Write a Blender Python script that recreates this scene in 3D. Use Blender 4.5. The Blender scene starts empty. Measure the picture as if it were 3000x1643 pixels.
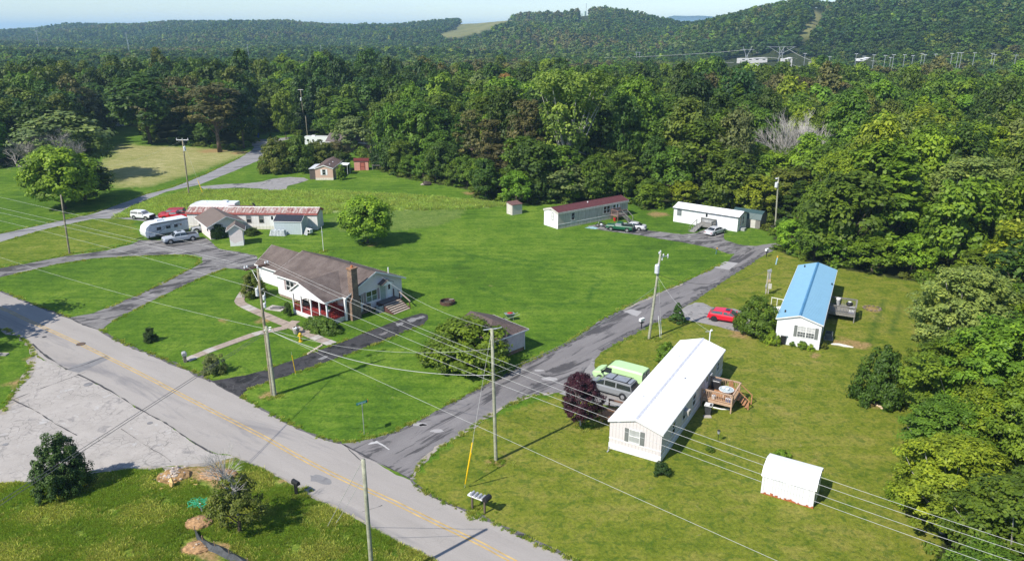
import bpy, math, random
import numpy as np
from mathutils import Vector, Matrix
from mathutils.geometry import tessellate_polygon

# ------------------------------------------------------------------ camera, world, sun, exposure
S = bpy.context.scene
COL = S.collection
R = math.radians
SW, SH, F = 3000.0, 1643.0, 2150.0          # the photograph's frame and focal length in pixels
CY, HOR, CAMH = 821.5, 92.0, 34.0
PITCH = math.atan((CY - HOR) / F)
cam_d = bpy.data.cameras.new("camera"); cam = bpy.data.objects.new("camera", cam_d); COL.objects.link(cam)
cam.location = (0, 0, CAMH); cam.rotation_euler = (math.pi / 2 - PITCH, 0, 0)
cam_d.sensor_fit = 'HORIZONTAL'; cam_d.sensor_width = 36.0; cam_d.lens = 36.0 * F / SW
cam_d.clip_start = 1.0; cam_d.clip_end = 30000
S.camera = cam

SUN_EL, SUN_AZ = 46.0, 41.0                  # shadows run towards SUN_AZ (degrees from +X)
sd = bpy.data.lights.new("sun", 'SUN'); sun = bpy.data.objects.new("sun", sd); COL.objects.link(sun)
sd.energy = 5.0; sd.angle = R(0.55); sd.color = (1.0, 0.95, 0.86)
ldir = Vector((math.cos(R(SUN_AZ)) * math.cos(R(SUN_EL)), math.sin(R(SUN_AZ)) * math.cos(R(SUN_EL)), -math.sin(R(SUN_EL))))
sun.rotation_euler = ldir.to_track_quat('-Z', 'Y').to_euler()

W = bpy.data.worlds.new("World"); S.world = W; W.use_nodes = True
nt = W.node_tree; nt.nodes.clear()
out = nt.nodes.new('ShaderNodeOutputWorld'); bg = nt.nodes.new('ShaderNodeBackground')
sky = nt.nodes.new('ShaderNodeTexSky'); sky.sky_type = 'NISHITA'; sky.sun_disc = False
sky.sun_elevation = R(SUN_EL)
to_sun = -ldir                                # azimuth of the sun measured from +Y, clockwise
sky.sun_rotation = math.atan2(to_sun.x, to_sun.y)
sky.altitude = 200; sky.air_density = 1.0; sky.dust_density = 0.25; sky.ozone_density = 1.0
tc = nt.nodes.new('ShaderNodeTexCoord'); mp = nt.nodes.new('ShaderNodeMapping'); mp.inputs['Scale'].default_value = (1.0, 1.0, 9.0)
nz = nt.nodes.new('ShaderNodeTexNoise'); nz.inputs['Scale'].default_value = 4.0; nz.inputs['Detail'].default_value = 6; nz.inputs['Roughness'].default_value = 0.6
cr = nt.nodes.new('ShaderNodeValToRGB'); cr.color_ramp.elements[0].position = 0.48; cr.color_ramp.elements[1].position = 0.80
cr.color_ramp.elements[1].color = (0.5, 0.5, 0.5, 1)
mx = nt.nodes.new('ShaderNodeMixRGB'); mx.inputs[2].default_value = (5.2, 6.0, 6.9, 1)
nt.links.new(tc.outputs['Generated'], mp.inputs[0]); nt.links.new(mp.outputs[0], nz.inputs['Vector'])
nt.links.new(nz.outputs['Fac'], cr.inputs[0]); nt.links.new(cr.outputs[0], mx.inputs[0])
tn = nt.nodes.new('ShaderNodeMixRGB'); tn.blend_type = 'MULTIPLY'; tn.inputs[0].default_value = 1; tn.inputs[2].default_value = (0.83, 0.92, 1.07, 1)
nt.links.new(sky.outputs[0], tn.inputs[1]); nt.links.new(tn.outputs[0], mx.inputs[1]); nt.links.new(mx.outputs[0], bg.inputs[0]); nt.links.new(bg.outputs[0], out.inputs[0])
bg.inputs[1].default_value = 0.12

S.view_settings.view_transform = 'Standard'; S.view_settings.look = 'None'
S.view_settings.gamma = 1.0; S.view_settings.exposure = 0.40; S.view_settings.use_curve_mapping = False
S.render.engine = 'CYCLES'
cy = S.cycles
cy.max_bounces = 5; cy.diffuse_bounces = 3; cy.glossy_bounces = 2; cy.transmission_bounces = 3
cy.transparent_max_bounces = 6; cy.volume_bounces = 1; cy.caustics_reflective = False; cy.caustics_refractive = False
cy.use_denoising = True
random.seed(7); rng = np.random.default_rng(7)

# ------------------------------------------------------------------ helpers
def P(px, py, z=0.0):
    """World point at height z seen in the photograph at (px, py)."""
    u = (px - SW / 2) / F; v = (py - CY) / F
    d = Vector((u, math.cos(PITCH) - v * math.sin(PITCH), -math.sin(PITCH) - v * math.cos(PITCH)))
    t = (CAMH - z) / -d.z
    return Vector((d.x * t, d.y * t, z))
def proj(X, Y, Z):
    zc = Y * math.cos(PITCH) - (Z - CAMH) * math.sin(PITCH); yc = -Y * math.sin(PITCH) - (Z - CAMH) * math.cos(PITCH)
    return SW / 2 + F * X / zc, CY + F * yc / zc
def rise(px, py, ty):
    """Height above the ground point (px, py) at which a vertical reaches image row ty."""
    q = P(px, py); lo, hi = 0.0, 60.0
    for _ in range(40):
        m = (lo + hi) / 2
        if proj(q.x, q.y, m)[1] > ty: lo = m
        else: hi = m
    return lo

MATS = {}
def nodes(m):
    m.use_nodes = True; n = m.node_tree; return n, n.nodes['Principled BSDF']
def ramp(n, stops, fac):
    r = n.nodes.new('ShaderNodeValToRGB'); e = r.color_ramp.elements
    while len(e) < len(stops): e.new(0.5)
    for k, (p, c) in enumerate(stops):
        e[k].position = p; e[k].color = (*c[:3], 1) if not isinstance(c, float) else (c, c, c, 1)
    n.links.new(fac, r.inputs[0]); return r.outputs[0]
def noise(n, scale, detail=4, rough=0.55, vec=None, dist=0.0):
    t = n.nodes.new('ShaderNodeTexNoise'); t.inputs['Scale'].default_value = scale; t.inputs['Detail'].default_value = detail
    t.inputs['Roughness'].default_value = rough; t.inputs['Distortion'].default_value = dist
    if vec is not None: n.links.new(vec, t.inputs['Vector'])
    return t.outputs['Fac']
def coords(n, scale=(1, 1, 1), rot=(0, 0, 0), kind='Object'):
    t = n.nodes.new('ShaderNodeTexCoord'); m = n.nodes.new('ShaderNodeMapping')
    m.inputs['Scale'].default_value = scale; m.inputs['Rotation'].default_value = rot
    n.links.new(t.outputs[kind], m.inputs[0]); return m.outputs[0]
def mix(n, a, b, fac, mode='MIX'):
    x = n.nodes.new('ShaderNodeMixRGB'); x.blend_type = mode
    for k, v in ((1, a), (2, b), (0, fac)):
        if isinstance(v, (int, float)): x.inputs[k].default_value = v if k == 0 else (v, v, v, 1)
        elif isinstance(v, tuple): x.inputs[k].default_value = (*v[:3], 1)
        else: n.links.new(v, x.inputs[k])
    return x.outputs[0]
def math_(n, op, a, b=None):
    x = n.nodes.new('ShaderNodeMath'); x.operation = op
    for k, v in ((0, a), (1, b)):
        if v is None: continue
        if isinstance(v, (int, float)): x.inputs[k].default_value = v
        else: n.links.new(v, x.inputs[k])
    return x.outputs[0]
def bump(n, b, h, strength=0.4, dist=0.05):
    x = n.nodes.new('ShaderNodeBump'); x.inputs['Strength'].default_value = strength; x.inputs['Distance'].default_value = dist
    n.links.new(h, x.inputs['Height']); n.links.new(x.outputs[0], b.inputs['Normal'])
def mat(name, col, rough=0.7, metal=0.0, var=0.12, scale=3.0, spec=0.3, streak=None, bmp=0.0):
    """Plain surface with a little uneven wear; streak=(colour, amount) adds weather streaks running down."""
    if name in MATS: return MATS[name]
    m = bpy.data.materials.new(name); MATS[name] = m; n, b = nodes(m)
    v = coords(n)
    f = noise(n, scale, 5, 0.6, v)
    d = tuple(c * (1 - var * 2) for c in col); l = tuple(min(1, c * (1 + var)) for c in col)
    c = ramp(n, [(0.25, d), (0.7, l)], f)
    if streak:
        s = noise(n, 6.0, 3, 0.6, coords(n, (1.6, 1.6, 0.12)))
        s = ramp(n, [(0.45, 0.0), (0.75, 1.0)], s)
        c = mix(n, c, streak[0], math_(n, 'MULTIPLY', s, streak[1]))
    n.links.new(c, b.inputs['Base Color'])
    b.inputs['Roughness'].default_value = rough; b.inputs['Metallic'].default_value = metal; b.inputs['Specular IOR Level'].default_value = spec
    if bmp: bump(n, b, noise(n, scale * 8, 3, 0.6, v), bmp, 0.03)
    return m
def ribbed(name, col, axis='Y', period=0.25, rough=0.6, spec=0.3, streak=None, depth=0.03, var=0.06, dirt=None, width=0.16, gc_=None):
    """Sheet or siding with narrow grooves/ribs at a period along a local axis."""
    if name in MATS: return MATS[name]
    gc_ = gc_ or (0.72 if period > .35 else .88)
    m = bpy.data.materials.new(name); MATS[name] = m; n, b = nodes(m)
    v = coords(n); sp = n.nodes.new('ShaderNodeSeparateXYZ'); n.links.new(v, sp.inputs[0])
    src = sp.outputs[axis] if axis in 'XYZ' and len(axis) == 1 else math_(n, 'ADD', sp.outputs['X'], sp.outputs['Y'])
    fr = math_(n, 'FRACT', math_(n, 'DIVIDE', src, period))
    g = math_(n, 'ABSOLUTE', math_(n, 'SUBTRACT', fr, 0.5))
    g = ramp(n, [(0.5 - width, 0.0), (0.5, 1.0)], g)
    c = ramp(n, [(0.3, tuple(k * (1 - var) for k in col)), (0.7, col)], noise(n, 1.3, 4, 0.6, v))
    c = mix(n, c, tuple(k * gc_ for k in col), g)
    if streak:
        s = ramp(n, [(0.4, 0.0), (0.7, 1.0)], noise(n, 4.0, 4, 0.65, coords(n, (2.2, 2.2, 0.16))))
        c = mix(n, c, streak[0], math_(n, 'MULTIPLY', s, streak[1]))
    if dirt:
        s = ramp(n, [(dirt[1], 0.0), (dirt[1] + 0.12, 1.0)], noise(n, dirt[2], 5, 0.7, v))
        c = mix(n, c, dirt[0], s)
    n.links.new(c, b.inputs['Base Color']); b.inputs['Roughness'].default_value = rough; b.inputs['Specular IOR Level'].default_value = spec
    bump(n, b, g, 0.7, -depth)
    return m
def paint(name, col, rough=0.3, coat=0.5):
    if name in MATS: return MATS[name]
    m = mat(name, col, rough, 0.0, 0.03, 1.5, 0.5); b = m.node_tree.nodes['Principled BSDF']
    b.inputs['Coat Weight'].default_value = coat; b.inputs['Coat Roughness'].default_value = 0.08
    return m
def glass(name, col=(0.02, 0.025, 0.03)):
    if name in MATS: return MATS[name]
    m = mat(name, col, 0.06, 0.0, 0.2, 1.0, 0.9); return m

class MB:
    """Collects shapes and links them as one mesh object."""
    def __init__(s): s.v = []; s.f = []
    def add(s, vs, fs):
        b = len(s.v); s.v += [tuple(x) for x in vs]; s.f += [tuple(b + i for i in f) for f in fs]; return s
    def box(s, c, d, rz=0.0, rx=0.0, ry=0.0):
        M = Matrix.Rotation(rz, 3, 'Z') @ Matrix.Rotation(ry, 3, 'Y') @ Matrix.Rotation(rx, 3, 'X')
        vs = [Vector(c) + M @ Vector((x * d[0] / 2, y * d[1] / 2, z * d[2] / 2)) for z in (-1, 1) for y in (-1, 1) for x in (-1, 1)]
        return s.add(vs, [(0, 2, 3, 1), (4, 5, 7, 6), (0, 1, 5, 4), (2, 6, 7, 3), (0, 4, 6, 2), (1, 3, 7, 5)])
    def bb(s, x0, x1, y0, y1, z0, z1): return s.box(((x0 + x1) / 2, (y0 + y1) / 2, (z0 + z1) / 2), (abs(x1 - x0), abs(y1 - y0), abs(z1 - z0)))
    def prism(s, poly, z0, z1):
        n = len(poly); vs = [(x, y, z0) for x, y in poly] + [(x, y, z1) for x, y in poly]
        fs = [(i, (i + 1) % n, n + (i + 1) % n, n + i) for i in range(n)]
        t = tessellate_polygon([[Vector((x, y, 0)) for x, y in poly]])
        return s.add(vs, fs + [tuple(n + i for i in a) for a in t] + [tuple(reversed(a)) for a in t])
    def extr(s, prof, x0, x1, axis='x'):
        """profile (p, z) extruded along x (p is y) or along y (p is x)."""
        n = len(prof)
        if axis == 'x': vs = [(x0, p, z) for p, z in prof] + [(x1, p, z) for p, z in prof]
        else: vs = [(p, x0, z) for p, z in prof] + [(p, x1, z) for p, z in prof]
        return s.add(vs, [(i, (i + 1) % n, n + (i + 1) % n, n + i) for i in range(n)] + [tuple(range(n - 1, -1, -1)), tuple(range(n, 2 * n))])
    def tube(s, pts, r, n=6, cap=True):
        pts = [Vector(p) for p in pts]; k = len(pts)
        rr = r if isinstance(r, (list, tuple)) else [r] * k
        b = len(s.v); up = None
        for i, p in enumerate(pts):
            t = (pts[min(i + 1, k - 1)] - pts[max(i - 1, 0)]).normalized()
            a = t.orthogonal().normalized() if up is None else (up - t * up.dot(t)).normalized()
            up = a; c = t.cross(a)
            for j in range(n):
                q = 2 * math.pi * j / n; s.v.append(tuple(p + (a * math.cos(q) + c * math.sin(q)) * rr[i]))
        for i in range(k - 1):
            for j in range(n): s.f.append((b + i * n + j, b + i * n + (j + 1) % n, b + (i + 1) * n + (j + 1) % n, b + (i + 1) * n + j))
        if cap: s.f.append(tuple(b + j for j in range(n - 1, -1, -1))); s.f.append(tuple(b + (k - 1) * n + j for j in range(n)))
        return s
    def cyl(s, c, r, h, n=12, r2=None): return s.tube([c, (c[0], c[1], c[2] + h)], [r, r if r2 is None else r2], n)
    def loft(s, rings, closed=True):
        b = len(s.v); n = len(rings[0])
        for r_ in rings: s.v += [tuple(p) for p in r_]
        for i in range(len(rings) - 1):
            for j in range(n): s.f.append((b + i * n + j, b + i * n + (j + 1) % n, b + (i + 1) * n + (j + 1) % n, b + (i + 1) * n + j))
        s.f.append(tuple(b + j for j in range(n - 1, -1, -1))); s.f.append(tuple(b + (len(rings) - 1) * n + j for j in range(n)))
        return s
    def quad(s, a, b, c, d): return s.add([a, b, c, d], [(0, 1, 2, 3)])
    def slab(s, a, b, c, d, t):
        """four corners (ccw seen from outside) thickened inwards by t"""
        a, b, c, d = map(Vector, (a, b, c, d)); n = (b - a).cross(d - a).normalized() * t
        return s.add([a, b, c, d, a - n, b - n, c - n, d - n], [(0, 1, 2, 3), (7, 6, 5, 4), (0, 4, 5, 1), (1, 5, 6, 2), (2, 6, 7, 3), (3, 7, 4, 0)])
    def blob(s, c, r, seed=0, sub=2, j=0.15, flat=1.0):
        import bmesh
        bm = bmesh.new(); bmesh.ops.create_icosphere(bm, subdivisions=sub, radius=1.0)
        rr = random.Random(seed); b = len(s.v)
        for v in bm.verts:
            k = 1 + rr.uniform(-j, j)
            s.v.append((c[0] + v.co.x * r[0] * k, c[1] + v.co.y * r[1] * k, c[2] + max(-1, v.co.z) * r[2] * k * flat))
        for f in bm.faces: s.f.append(tuple(b + v.index for v in f.verts))
        bm.free(); return s
    def mesh(s, name, m, smooth=False):
        me = bpy.data.meshes.new(name); me.from_pydata(s.v, [], s.f); me.update()
        if m: me.materials.append(m)
        if smooth: me.polygons.foreach_set('use_smooth', [True] * len(me.polygons))
        return me
    def build(s, name, m, parent=None, smooth=False, loc=None, label=None):
        return link(name, s.mesh(name, m, smooth), parent, loc, label)
def link(name, me, parent=None, loc=None, label=None):
    o = bpy.data.objects.new(name, me); COL.objects.link(o)
    if parent: o.parent = parent
    if loc is not None: o.location = loc
    if label: o['label'] = label
    return o
def tag(o, label, cat, group=None):
    o['label'] = label; o['category'] = cat
    if group: o['group'] = group
    return o
def thing(name, label, cat, loc=(0, 0, 0), rz=0.0, group=None):
    o = bpy.data.objects.new(name, None); COL.objects.link(o); o.empty_display_size = 0.3
    o.location = loc; o.rotation_euler = (0, 0, rz); return tag(o, label, cat, group)
def structure(o): o['kind'] = 'structure'; return o
def stuff(o): o['kind'] = 'stuff'; return o
def copy_tree(o, parent=None):
    c = o.copy(); COL.objects.link(c); c.parent = parent
    for ch in list(o.children): copy_tree(ch, c)
    return c
def fast_mesh(name, V, Q, mats, attrs=None):
    """V (n,3), Q (m,4) arrays to a mesh, with per-face float attributes."""
    me = bpy.data.meshes.new(name); n, m = len(V), len(Q); k = Q.shape[1]
    me.vertices.add(n); me.vertices.foreach_set('co', np.ascontiguousarray(V, dtype=np.float32).ravel())
    me.loops.add(m * k); me.loops.foreach_set('vertex_index', np.ascontiguousarray(Q, dtype=np.int32).ravel())
    me.polygons.add(m); me.polygons.foreach_set('loop_start', np.arange(0, m * k, k, dtype=np.int32))
    me.update(calc_edges=True)
    for a, (dom, val) in (attrs or {}).items():
        at = me.attributes.new(a, 'FLOAT', dom); at.data.foreach_set('value', np.ascontiguousarray(val, dtype=np.float32))
    for q in mats: me.materials.append(q)
    return me

# ------------------------------------------------------------------ shared materials
white_wall = ribbed('white vertical siding', (0.80, 0.79, 0.79), 'XY', 0.32, depth=0.02)
WHITE = mat('white paint', (0.80, 0.80, 0.80), 0.6, var=0.04)
TRIM = mat('white trim', (0.76, 0.75, 0.73), 0.6, var=0.06)
DARKGLASS = glass('window glass')
PANE = glass('pale window glass', (0.16, 0.18, 0.19))
WOODGREY = mat('weathered wood', (0.30, 0.27, 0.23), 0.85, var=0.25, scale=6, bmp=0.3)
CEDAR = mat('reddish deck timber', (0.42, 0.21, 0.10), 0.8, var=0.2, scale=5)
CEDARLT = mat('pale deck rail timber', (0.50, 0.34, 0.23), 0.8, var=0.15, scale=5)
GREYDECK = mat('grey deck timber', (0.23, 0.22, 0.20), 0.85, var=0.2, scale=6)
POLEWOOD = mat('utility pole wood', (0.27, 0.235, 0.16), 0.9, var=0.25, scale=4, bmp=0.3)
POLEGREY = mat('grey green pole wood', (0.33, 0.33, 0.24), 0.9, var=0.2, scale=4, bmp=0.3)
STEEL = mat('galvanised steel', (0.55, 0.56, 0.57), 0.4, 0.6, 0.08)
WIRE = mat('aluminium cable', (0.50, 0.50, 0.48), 0.6, 0.0, 0.05)
WIREDK = mat('black cable', (0.05, 0.055, 0.05), 0.6)
PORCELAIN = mat('grey white insulator', (0.62, 0.62, 0.64), 0.3)
BLACK = mat('black plastic', (0.02, 0.02, 0.022), 0.5, var=0.1)
GREYBOX = mat('grey metal box', (0.40, 0.41, 0.41), 0.5, 0.2)
TIN = mat('transformer tank grey', (0.62, 0.64, 0.66), 0.4, 0.1)
CONCRETE = mat('old concrete', (0.34, 0.275, 0.225), 0.9, var=0.15, scale=2.5, bmp=0.3)
CONCPALE = mat('pale concrete', (0.42, 0.38, 0.34), 0.9, var=0.14, scale=1.5, bmp=0.2)
TYRE = mat('tyre rubber', (0.025, 0.025, 0.027), 0.85)
RIM = mat('wheel rim', (0.55, 0.56, 0.58), 0.3, 0.7)
CHROME = mat('bumper metal', (0.5, 0.51, 0.53), 0.25, 0.8)
LAMP = mat('lamp lens', (0.7, 0.7, 0.68), 0.2)
REDLENS = mat('tail lamp lens', (0.35, 0.01, 0.01), 0.25)
BARK = mat('brown bark', (0.11, 0.085, 0.06), 0.95, var=0.3, scale=6, bmp=0.5)
BARKPALE = mat('pale grey bark', (0.42, 0.40, 0.36), 0.9, var=0.2, scale=4)
BARKGREY = mat('bare grey branches', (0.36, 0.33, 0.30), 0.9, var=0.2, scale=4)
YELLOW = mat('yellow guard plastic', (0.80, 0.50, 0.01), 0.5, var=0.06)
SHUTTER = mat('grey shutter', (0.17, 0.18, 0.17), 0.7, var=0.08)
ROCK = mat('pale broken rock', (0.50, 0.42, 0.34), 0.9, var=0.3, scale=3)

# ------------------------------------------------------------------ terrain
SKY = [(-2500, 95, 3000), (-600, 95, 3000), (0, 92, 3000), (100, 88, 3000), (200, 79, 2900), (300, 77, 2800), (400, 77, 2700), (520, 70, 2500), (600, 69, 2400),
       (720, 71, 2400), (830, 67, 2300), (900, 72, 2300), (1000, 77, 2400), (1100, 79, 2300), (1200, 74, 2200), (1300, 64, 2100), (1400, 60, 2000),
       (1500, 51, 1850), (1560, 48, 1800), (1640, 47, 1750), (1700, 40, 1700), (1760, 34, 1700), (1850, 48, 1700), (1930, 63, 1650), (1985, 73, 1500),
       (2040, 70, 1350), (2100, 58, 1300), (2200, 38, 1250), (2300, 19, 1200), (2370, 15, 1200), (2410, 30, 1200), (2437, 12, 1180), (2500, 7, 1150), (2585, 5, 1100),
       (2682, 21, 1100), (2721, 9, 1100), (2800, 8, 1100), (2877, 20, 1050), (3000, 14, 1050), (3600, 15, 1050), (5600, 30, 1050)]
_kx = np.array([k[0] for k in SKY], float); _ky = np.array([k[1] for k in SKY], float); _kd = np.array([k[2] for k in SKY], float)
def smooth(t): t = np.clip(t, 0, 1); return t * t * (3 - 2 * t)
def terrain(x, y):
    x = np.asarray(x, float); y = np.asarray(y, float)
    d = np.hypot(x, y); zc = np.maximum(y * math.cos(PITCH) + 11, 1.0)
    px = np.where(y > 0, SW / 2 + F * x / zc, np.where(x > 0, 5600, -2500)); px = np.clip(px, -2500, 5600)
    ys = np.interp(px, _kx, _ky); dr = np.interp(px, _kx, _kd)
    top = CAMH + (HOR - ys) / F * dr - 11.0
    top = np.maximum(top, 2.0)
    d0 = dr * np.interp(px, [0, 900, 1500, 2000, 2400, 3000], [0.55, 0.55, 0.50, 0.50, 0.52, 0.50])
    t = (d - d0) / (dr - d0)
    h = top * smooth(t)
    h = np.where(d > dr, top * (1 - 0.35 * smooth((d - dr) / 1500)), h)
    und = (np.sin(x * 0.0063 + 1.3) * np.cos(y * 0.0051) + 0.6 * np.sin(x * 0.013 + y * 0.011)) * 4.0
    spur = (np.abs(np.sin(x * .0088 + np.sin(y * .004) * 1.5)) + .5 * np.abs(np.sin(x * .019 + y * .006)) - .9) * 13.0
    h = h + spur * smooth((t - .12) / .25) * (1 - smooth((t - .72) / .25)) * (d < dr)
    h = h + und * smooth((d - 450) / 500) * (1 - smooth((t - 0.55) / 0.45)) * 0.8 - 0.0
    return np.maximum(h, -3.0) * smooth((d - 380) / 150)
def pip(X, Y, poly):
    poly = [(p[0], p[1]) for p in poly]; c = np.zeros(X.shape, bool); n = len(poly)
    for i in range(n):
        x1, y1 = poly[i]; x2, y2 = poly[(i + 1) % n]
        if y1 == y2: continue
        k = ((y1 > Y) != (y2 > Y)) & (X < (x2 - x1) * (Y - y1) / (y2 - y1) + x1); c ^= k
    return c
def dist_line(X, Y, pts):
    D = np.full(X.shape, 1e9)
    for (a, b) in zip(pts[:-1], pts[1:]):
        ax, ay = a[0], a[1]; bx, by = b[0] - ax, b[1] - ay; L = bx * bx + by * by + 1e-9
        t = np.clip(((X - ax) * bx + (Y - ay) * by) / L, 0, 1); D = np.minimum(D, np.hypot(X - ax - t * bx, Y - ay - t * by))
    return D
def G(*pts): return [P(x, y) for x, y in pts]

OPEN = G((-1500, 2600), (-1500, 560), (-300, 520), (0, 495), (150, 470), (250, 445), (318, 400), (330, 368), (400, 366), (430, 412), (520, 424), (600, 432), (690, 442),
         (748, 425), (752, 392), (815, 385), (900, 402), (1000, 425), (1075, 470), (1100, 492), (1160, 517), (1250, 533), (1380, 557), (1400, 587), (1470, 592), (1560, 600),
         (1700, 594), (1860, 596), (1900, 618), (1960, 604), (2100, 616), (2200, 640), (2250, 668), (2272, 700), (2290, 738), (2400, 777), (2600, 812), (2780, 842),
         (2850, 900), (2860, 1000), (2800, 1120), (2780, 1200), (2830, 1300), (2780, 1400), (2780, 1500), (2740, 1640), (2700, 2600))
HAY = G((281, 491), (335, 552), (440, 548), (585, 505), (729, 450), (700, 438), (507, 428), (335, 424))
DRY = G((1219, 1390), (1387, 1246), (1638, 1150), (1747, 1041), (1951, 933), (2078, 851), (2234, 750), (2290, 725), (2780, 835), (3300, 1000), (3300, 2100), (1700, 1900), (1203, 1410))
DRY2 = G((-200, 700), (0, 700), (156, 670), (273, 642), (390, 640), (410, 700), (195, 748), (-200, 810))
TALL = G((330, 640), (420, 596), (560, 560), (800, 560), (1000, 563), (1200, 574), (1400, 590), (1492, 602), (1350, 613), (1130, 619), (1000, 622), (950, 627), (700, 632), (560, 640), (480, 628))
MOWN = G((1000, 622), (1130, 620), (1370, 613), (1345, 638), (1285, 662), (1180, 674), (1000, 680), (960, 650))
MEADOW = G((-900, 1440), (0, 1419), (200, 1400), (374, 1376), (592, 1366), (675, 1336), (775, 1376), (934, 1467), (1091, 1549), (1273, 1640), (1600, 1900), (-900, 2600))
TRACKS = [G((1320, 725), (1370, 745), (1466, 765), (1545, 777), (1623, 789), (1701, 800), (1768, 820), (1735, 845), (1728, 874), (1662, 890), (1585, 902), (1500, 898)),
          G((1466, 750), (1570, 768), (1686, 785)), G((1330, 780), (1385, 757)), G((1400, 840), (1470, 868), (1490, 880)), G((1100, 780), (1250, 792), (1330, 800)),
          G((1190, 560), (1250, 610)), G((2590, 880), (2560, 960), (2545, 1010)), G((2640, 890), (2610, 980))]
DIRT = [((560, 1378), 1.5), ((600, 1372), 1.8), ((640, 1385), 1.9), ((505, 1395), 1.5), ((655, 1410), 1.2), ((585, 1530), 1.1), ((575, 1600), 1.2), ((620, 1620), 1.4), ((820, 1415), .6),
        ((790, 1155), .7), ((1455, 1352), 1.0), ((625, 442), 5.0), ((700, 448), 3.0), ((1083, 718), 1.2), ((2170, 975), 1.6), ((2555, 905), 1.2), ((2470, 1002), 1.5), ((2520, 1010), 1.3),
        ((2560, 1180), 1.0), ((2555, 1110), .8), ((2135, 873), .9), ((2150, 855), .6), ((770, 940), .9), ((650, 940), .8), ((1380, 565), 2.0), ((1930, 628), 2.4), ((2240, 655), 2.0),
        ((2390, 1040), .5), ((150, 1390), .5), ((60, 1120), 1.2), ((95, 1050), .8)]

th_c = np.concatenate([np.arange(-180, -48, 4.0), np.arange(-48, 48, 0.16), np.arange(48, 180, 4.0)]) ; NT = len(th_c)
rd = [4.0]
while rd[-1] < 26000: rd.append(rd[-1] * (1.0085 if 38 < rd[-1] < 260 else 1.03) + (0.0 if rd[-1] > 38 else 2.0))
rd = np.array(rd); NR = len(rd)
TH, RD = np.meshgrid(np.radians(th_c), rd)
GX = RD * np.sin(TH); GY = RD * np.cos(TH); GZ = terrain(GX, GY)
n1 = np.sin(GX * 1.9 + np.sin(GY * 2.3) * 2) * 0.35 + np.sin(GY * 3.1 + GX * 0.7) * 0.25
def zone(poly, soft=0.0):
    m = pip(GX + n1, GY + n1 * 0.7, poly).astype(np.float32); return m
a_hay = zone(HAY); a_hay *= np.clip(dist_line(GX + n1, GY, HAY + [HAY[0]]) / 5 + .25 + n1 * .4, 0, 1) ** .6; a_dry = np.maximum(zone(DRY), zone(DRY2) * 0.55); a_tall = zone(TALL); a_mown = zone(MOWN); a_mead = zone(MEADOW)
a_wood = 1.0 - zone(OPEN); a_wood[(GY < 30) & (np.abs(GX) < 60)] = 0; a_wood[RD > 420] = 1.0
a_dirt = np.zeros(GX.shape, np.float32)
for (c, r) in DIRT:
    q = P(*c); k = 1 - (np.hypot((GX - q.x) + n1 * 0.8, GY - q.y + n1) / r); a_dirt = np.maximum(a_dirt, np.clip(k * 2.2, 0, 1))
a_trk = np.zeros(GX.shape, np.float32)
for l in TRACKS: a_trk = np.maximum(a_trk, np.clip(1 - dist_line(GX + n1 * 0.4, GY, l) / 0.55, 0, 1))
def screen_poly(X, Y, Z, poly):
    zc = Y * math.cos(PITCH) - (Z - CAMH) * math.sin(PITCH); yc = -Y * math.sin(PITCH) - (Z - CAMH) * math.cos(PITCH)
    zc = np.where(zc < 1, 1, zc); return pip(SW / 2 + F * X / zc, CY + F * yc / zc, poly)
FIELD = [(1262, 104), (1300, 98), (1335, 86), (1345, 72), (1390, 64), (1440, 60), (1512, 58), (1480, 68), (1445, 80), (1420, 90), (1400, 100), (1330, 112)]
CUT = [(2330, 118), (2345, 96), (2358, 78), (2384, 55), (2385, 40), (2410, 38), (2425, 42), (2408, 60), (2398, 76), (2380, 92), (2374, 118)]
FLATS = [(2120, 254), (2105, 200), (2125, 176), (2260, 166), (2330, 165), (2430, 176), (2440, 200), (2410, 254)]
far = RD > 600
a_field = (screen_poly(GX, GY, GZ, FIELD) | screen_poly(GX, GY, GZ, CUT)) & far & (RD < 2600)
V = np.stack([GX.ravel(), GY.ravel(), GZ.ravel()], 1)
i0 = (np.arange(NR - 1)[:, None] * NT + np.arange(NT)[None, :]); i1 = (np.arange(NR - 1)[:, None] * NT + (np.arange(NT)[None, :] + 1) % NT)
Q = np.stack([i0, i1, i1 + NT, i0 + NT], -1).reshape(-1, 4)[:, ::-1]

gm = bpy.data.materials.new('grass and soil'); n, b = nodes(gm)
geo = n.nodes.new('ShaderNodeNewGeometry'); pos = geo.outputs['Position']
def attr(name):
    a = n.nodes.new('ShaderNodeAttribute'); a.attribute_name = name; return a.outputs['Fac']
big = noise(n, 0.055, 4, 0.55, pos); mid = noise(n, 0.45, 5, 0.62, pos, 0.6); fine = noise(n, 3.2, 5, 0.7, pos); tiny = noise(n, 14.0, 2, 0.6, pos)
mw = n.nodes.new('ShaderNodeMapping'); mw.inputs['Rotation'].default_value = (0, 0, R(24)); mw.inputs['Scale'].default_value = (0.16, 1.4, 1); n.links.new(pos, mw.inputs[0])
stripe = noise(n, 0.7, 4, 0.6, mw.outputs[0], 0.5)
lush = ramp(n, [(0.38, (0.046, 0.100, 0.010)), (0.49, (0.082, 0.158, 0.013)), (0.60, (0.145, 0.220, 0.026))], mix(n, big, mix(n, stripe, mid, .5), 0.62))
dry = ramp(n, [(0.36, (0.084, 0.126, 0.011)), (0.49, (0.148, 0.174, 0.020)), (0.60, (0.205, 0.200, 0.040)), (0.74, (0.26, 0.21, 0.08))], mix(n, mid, mix(n, big, stripe, 0.5), 0.5))
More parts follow.
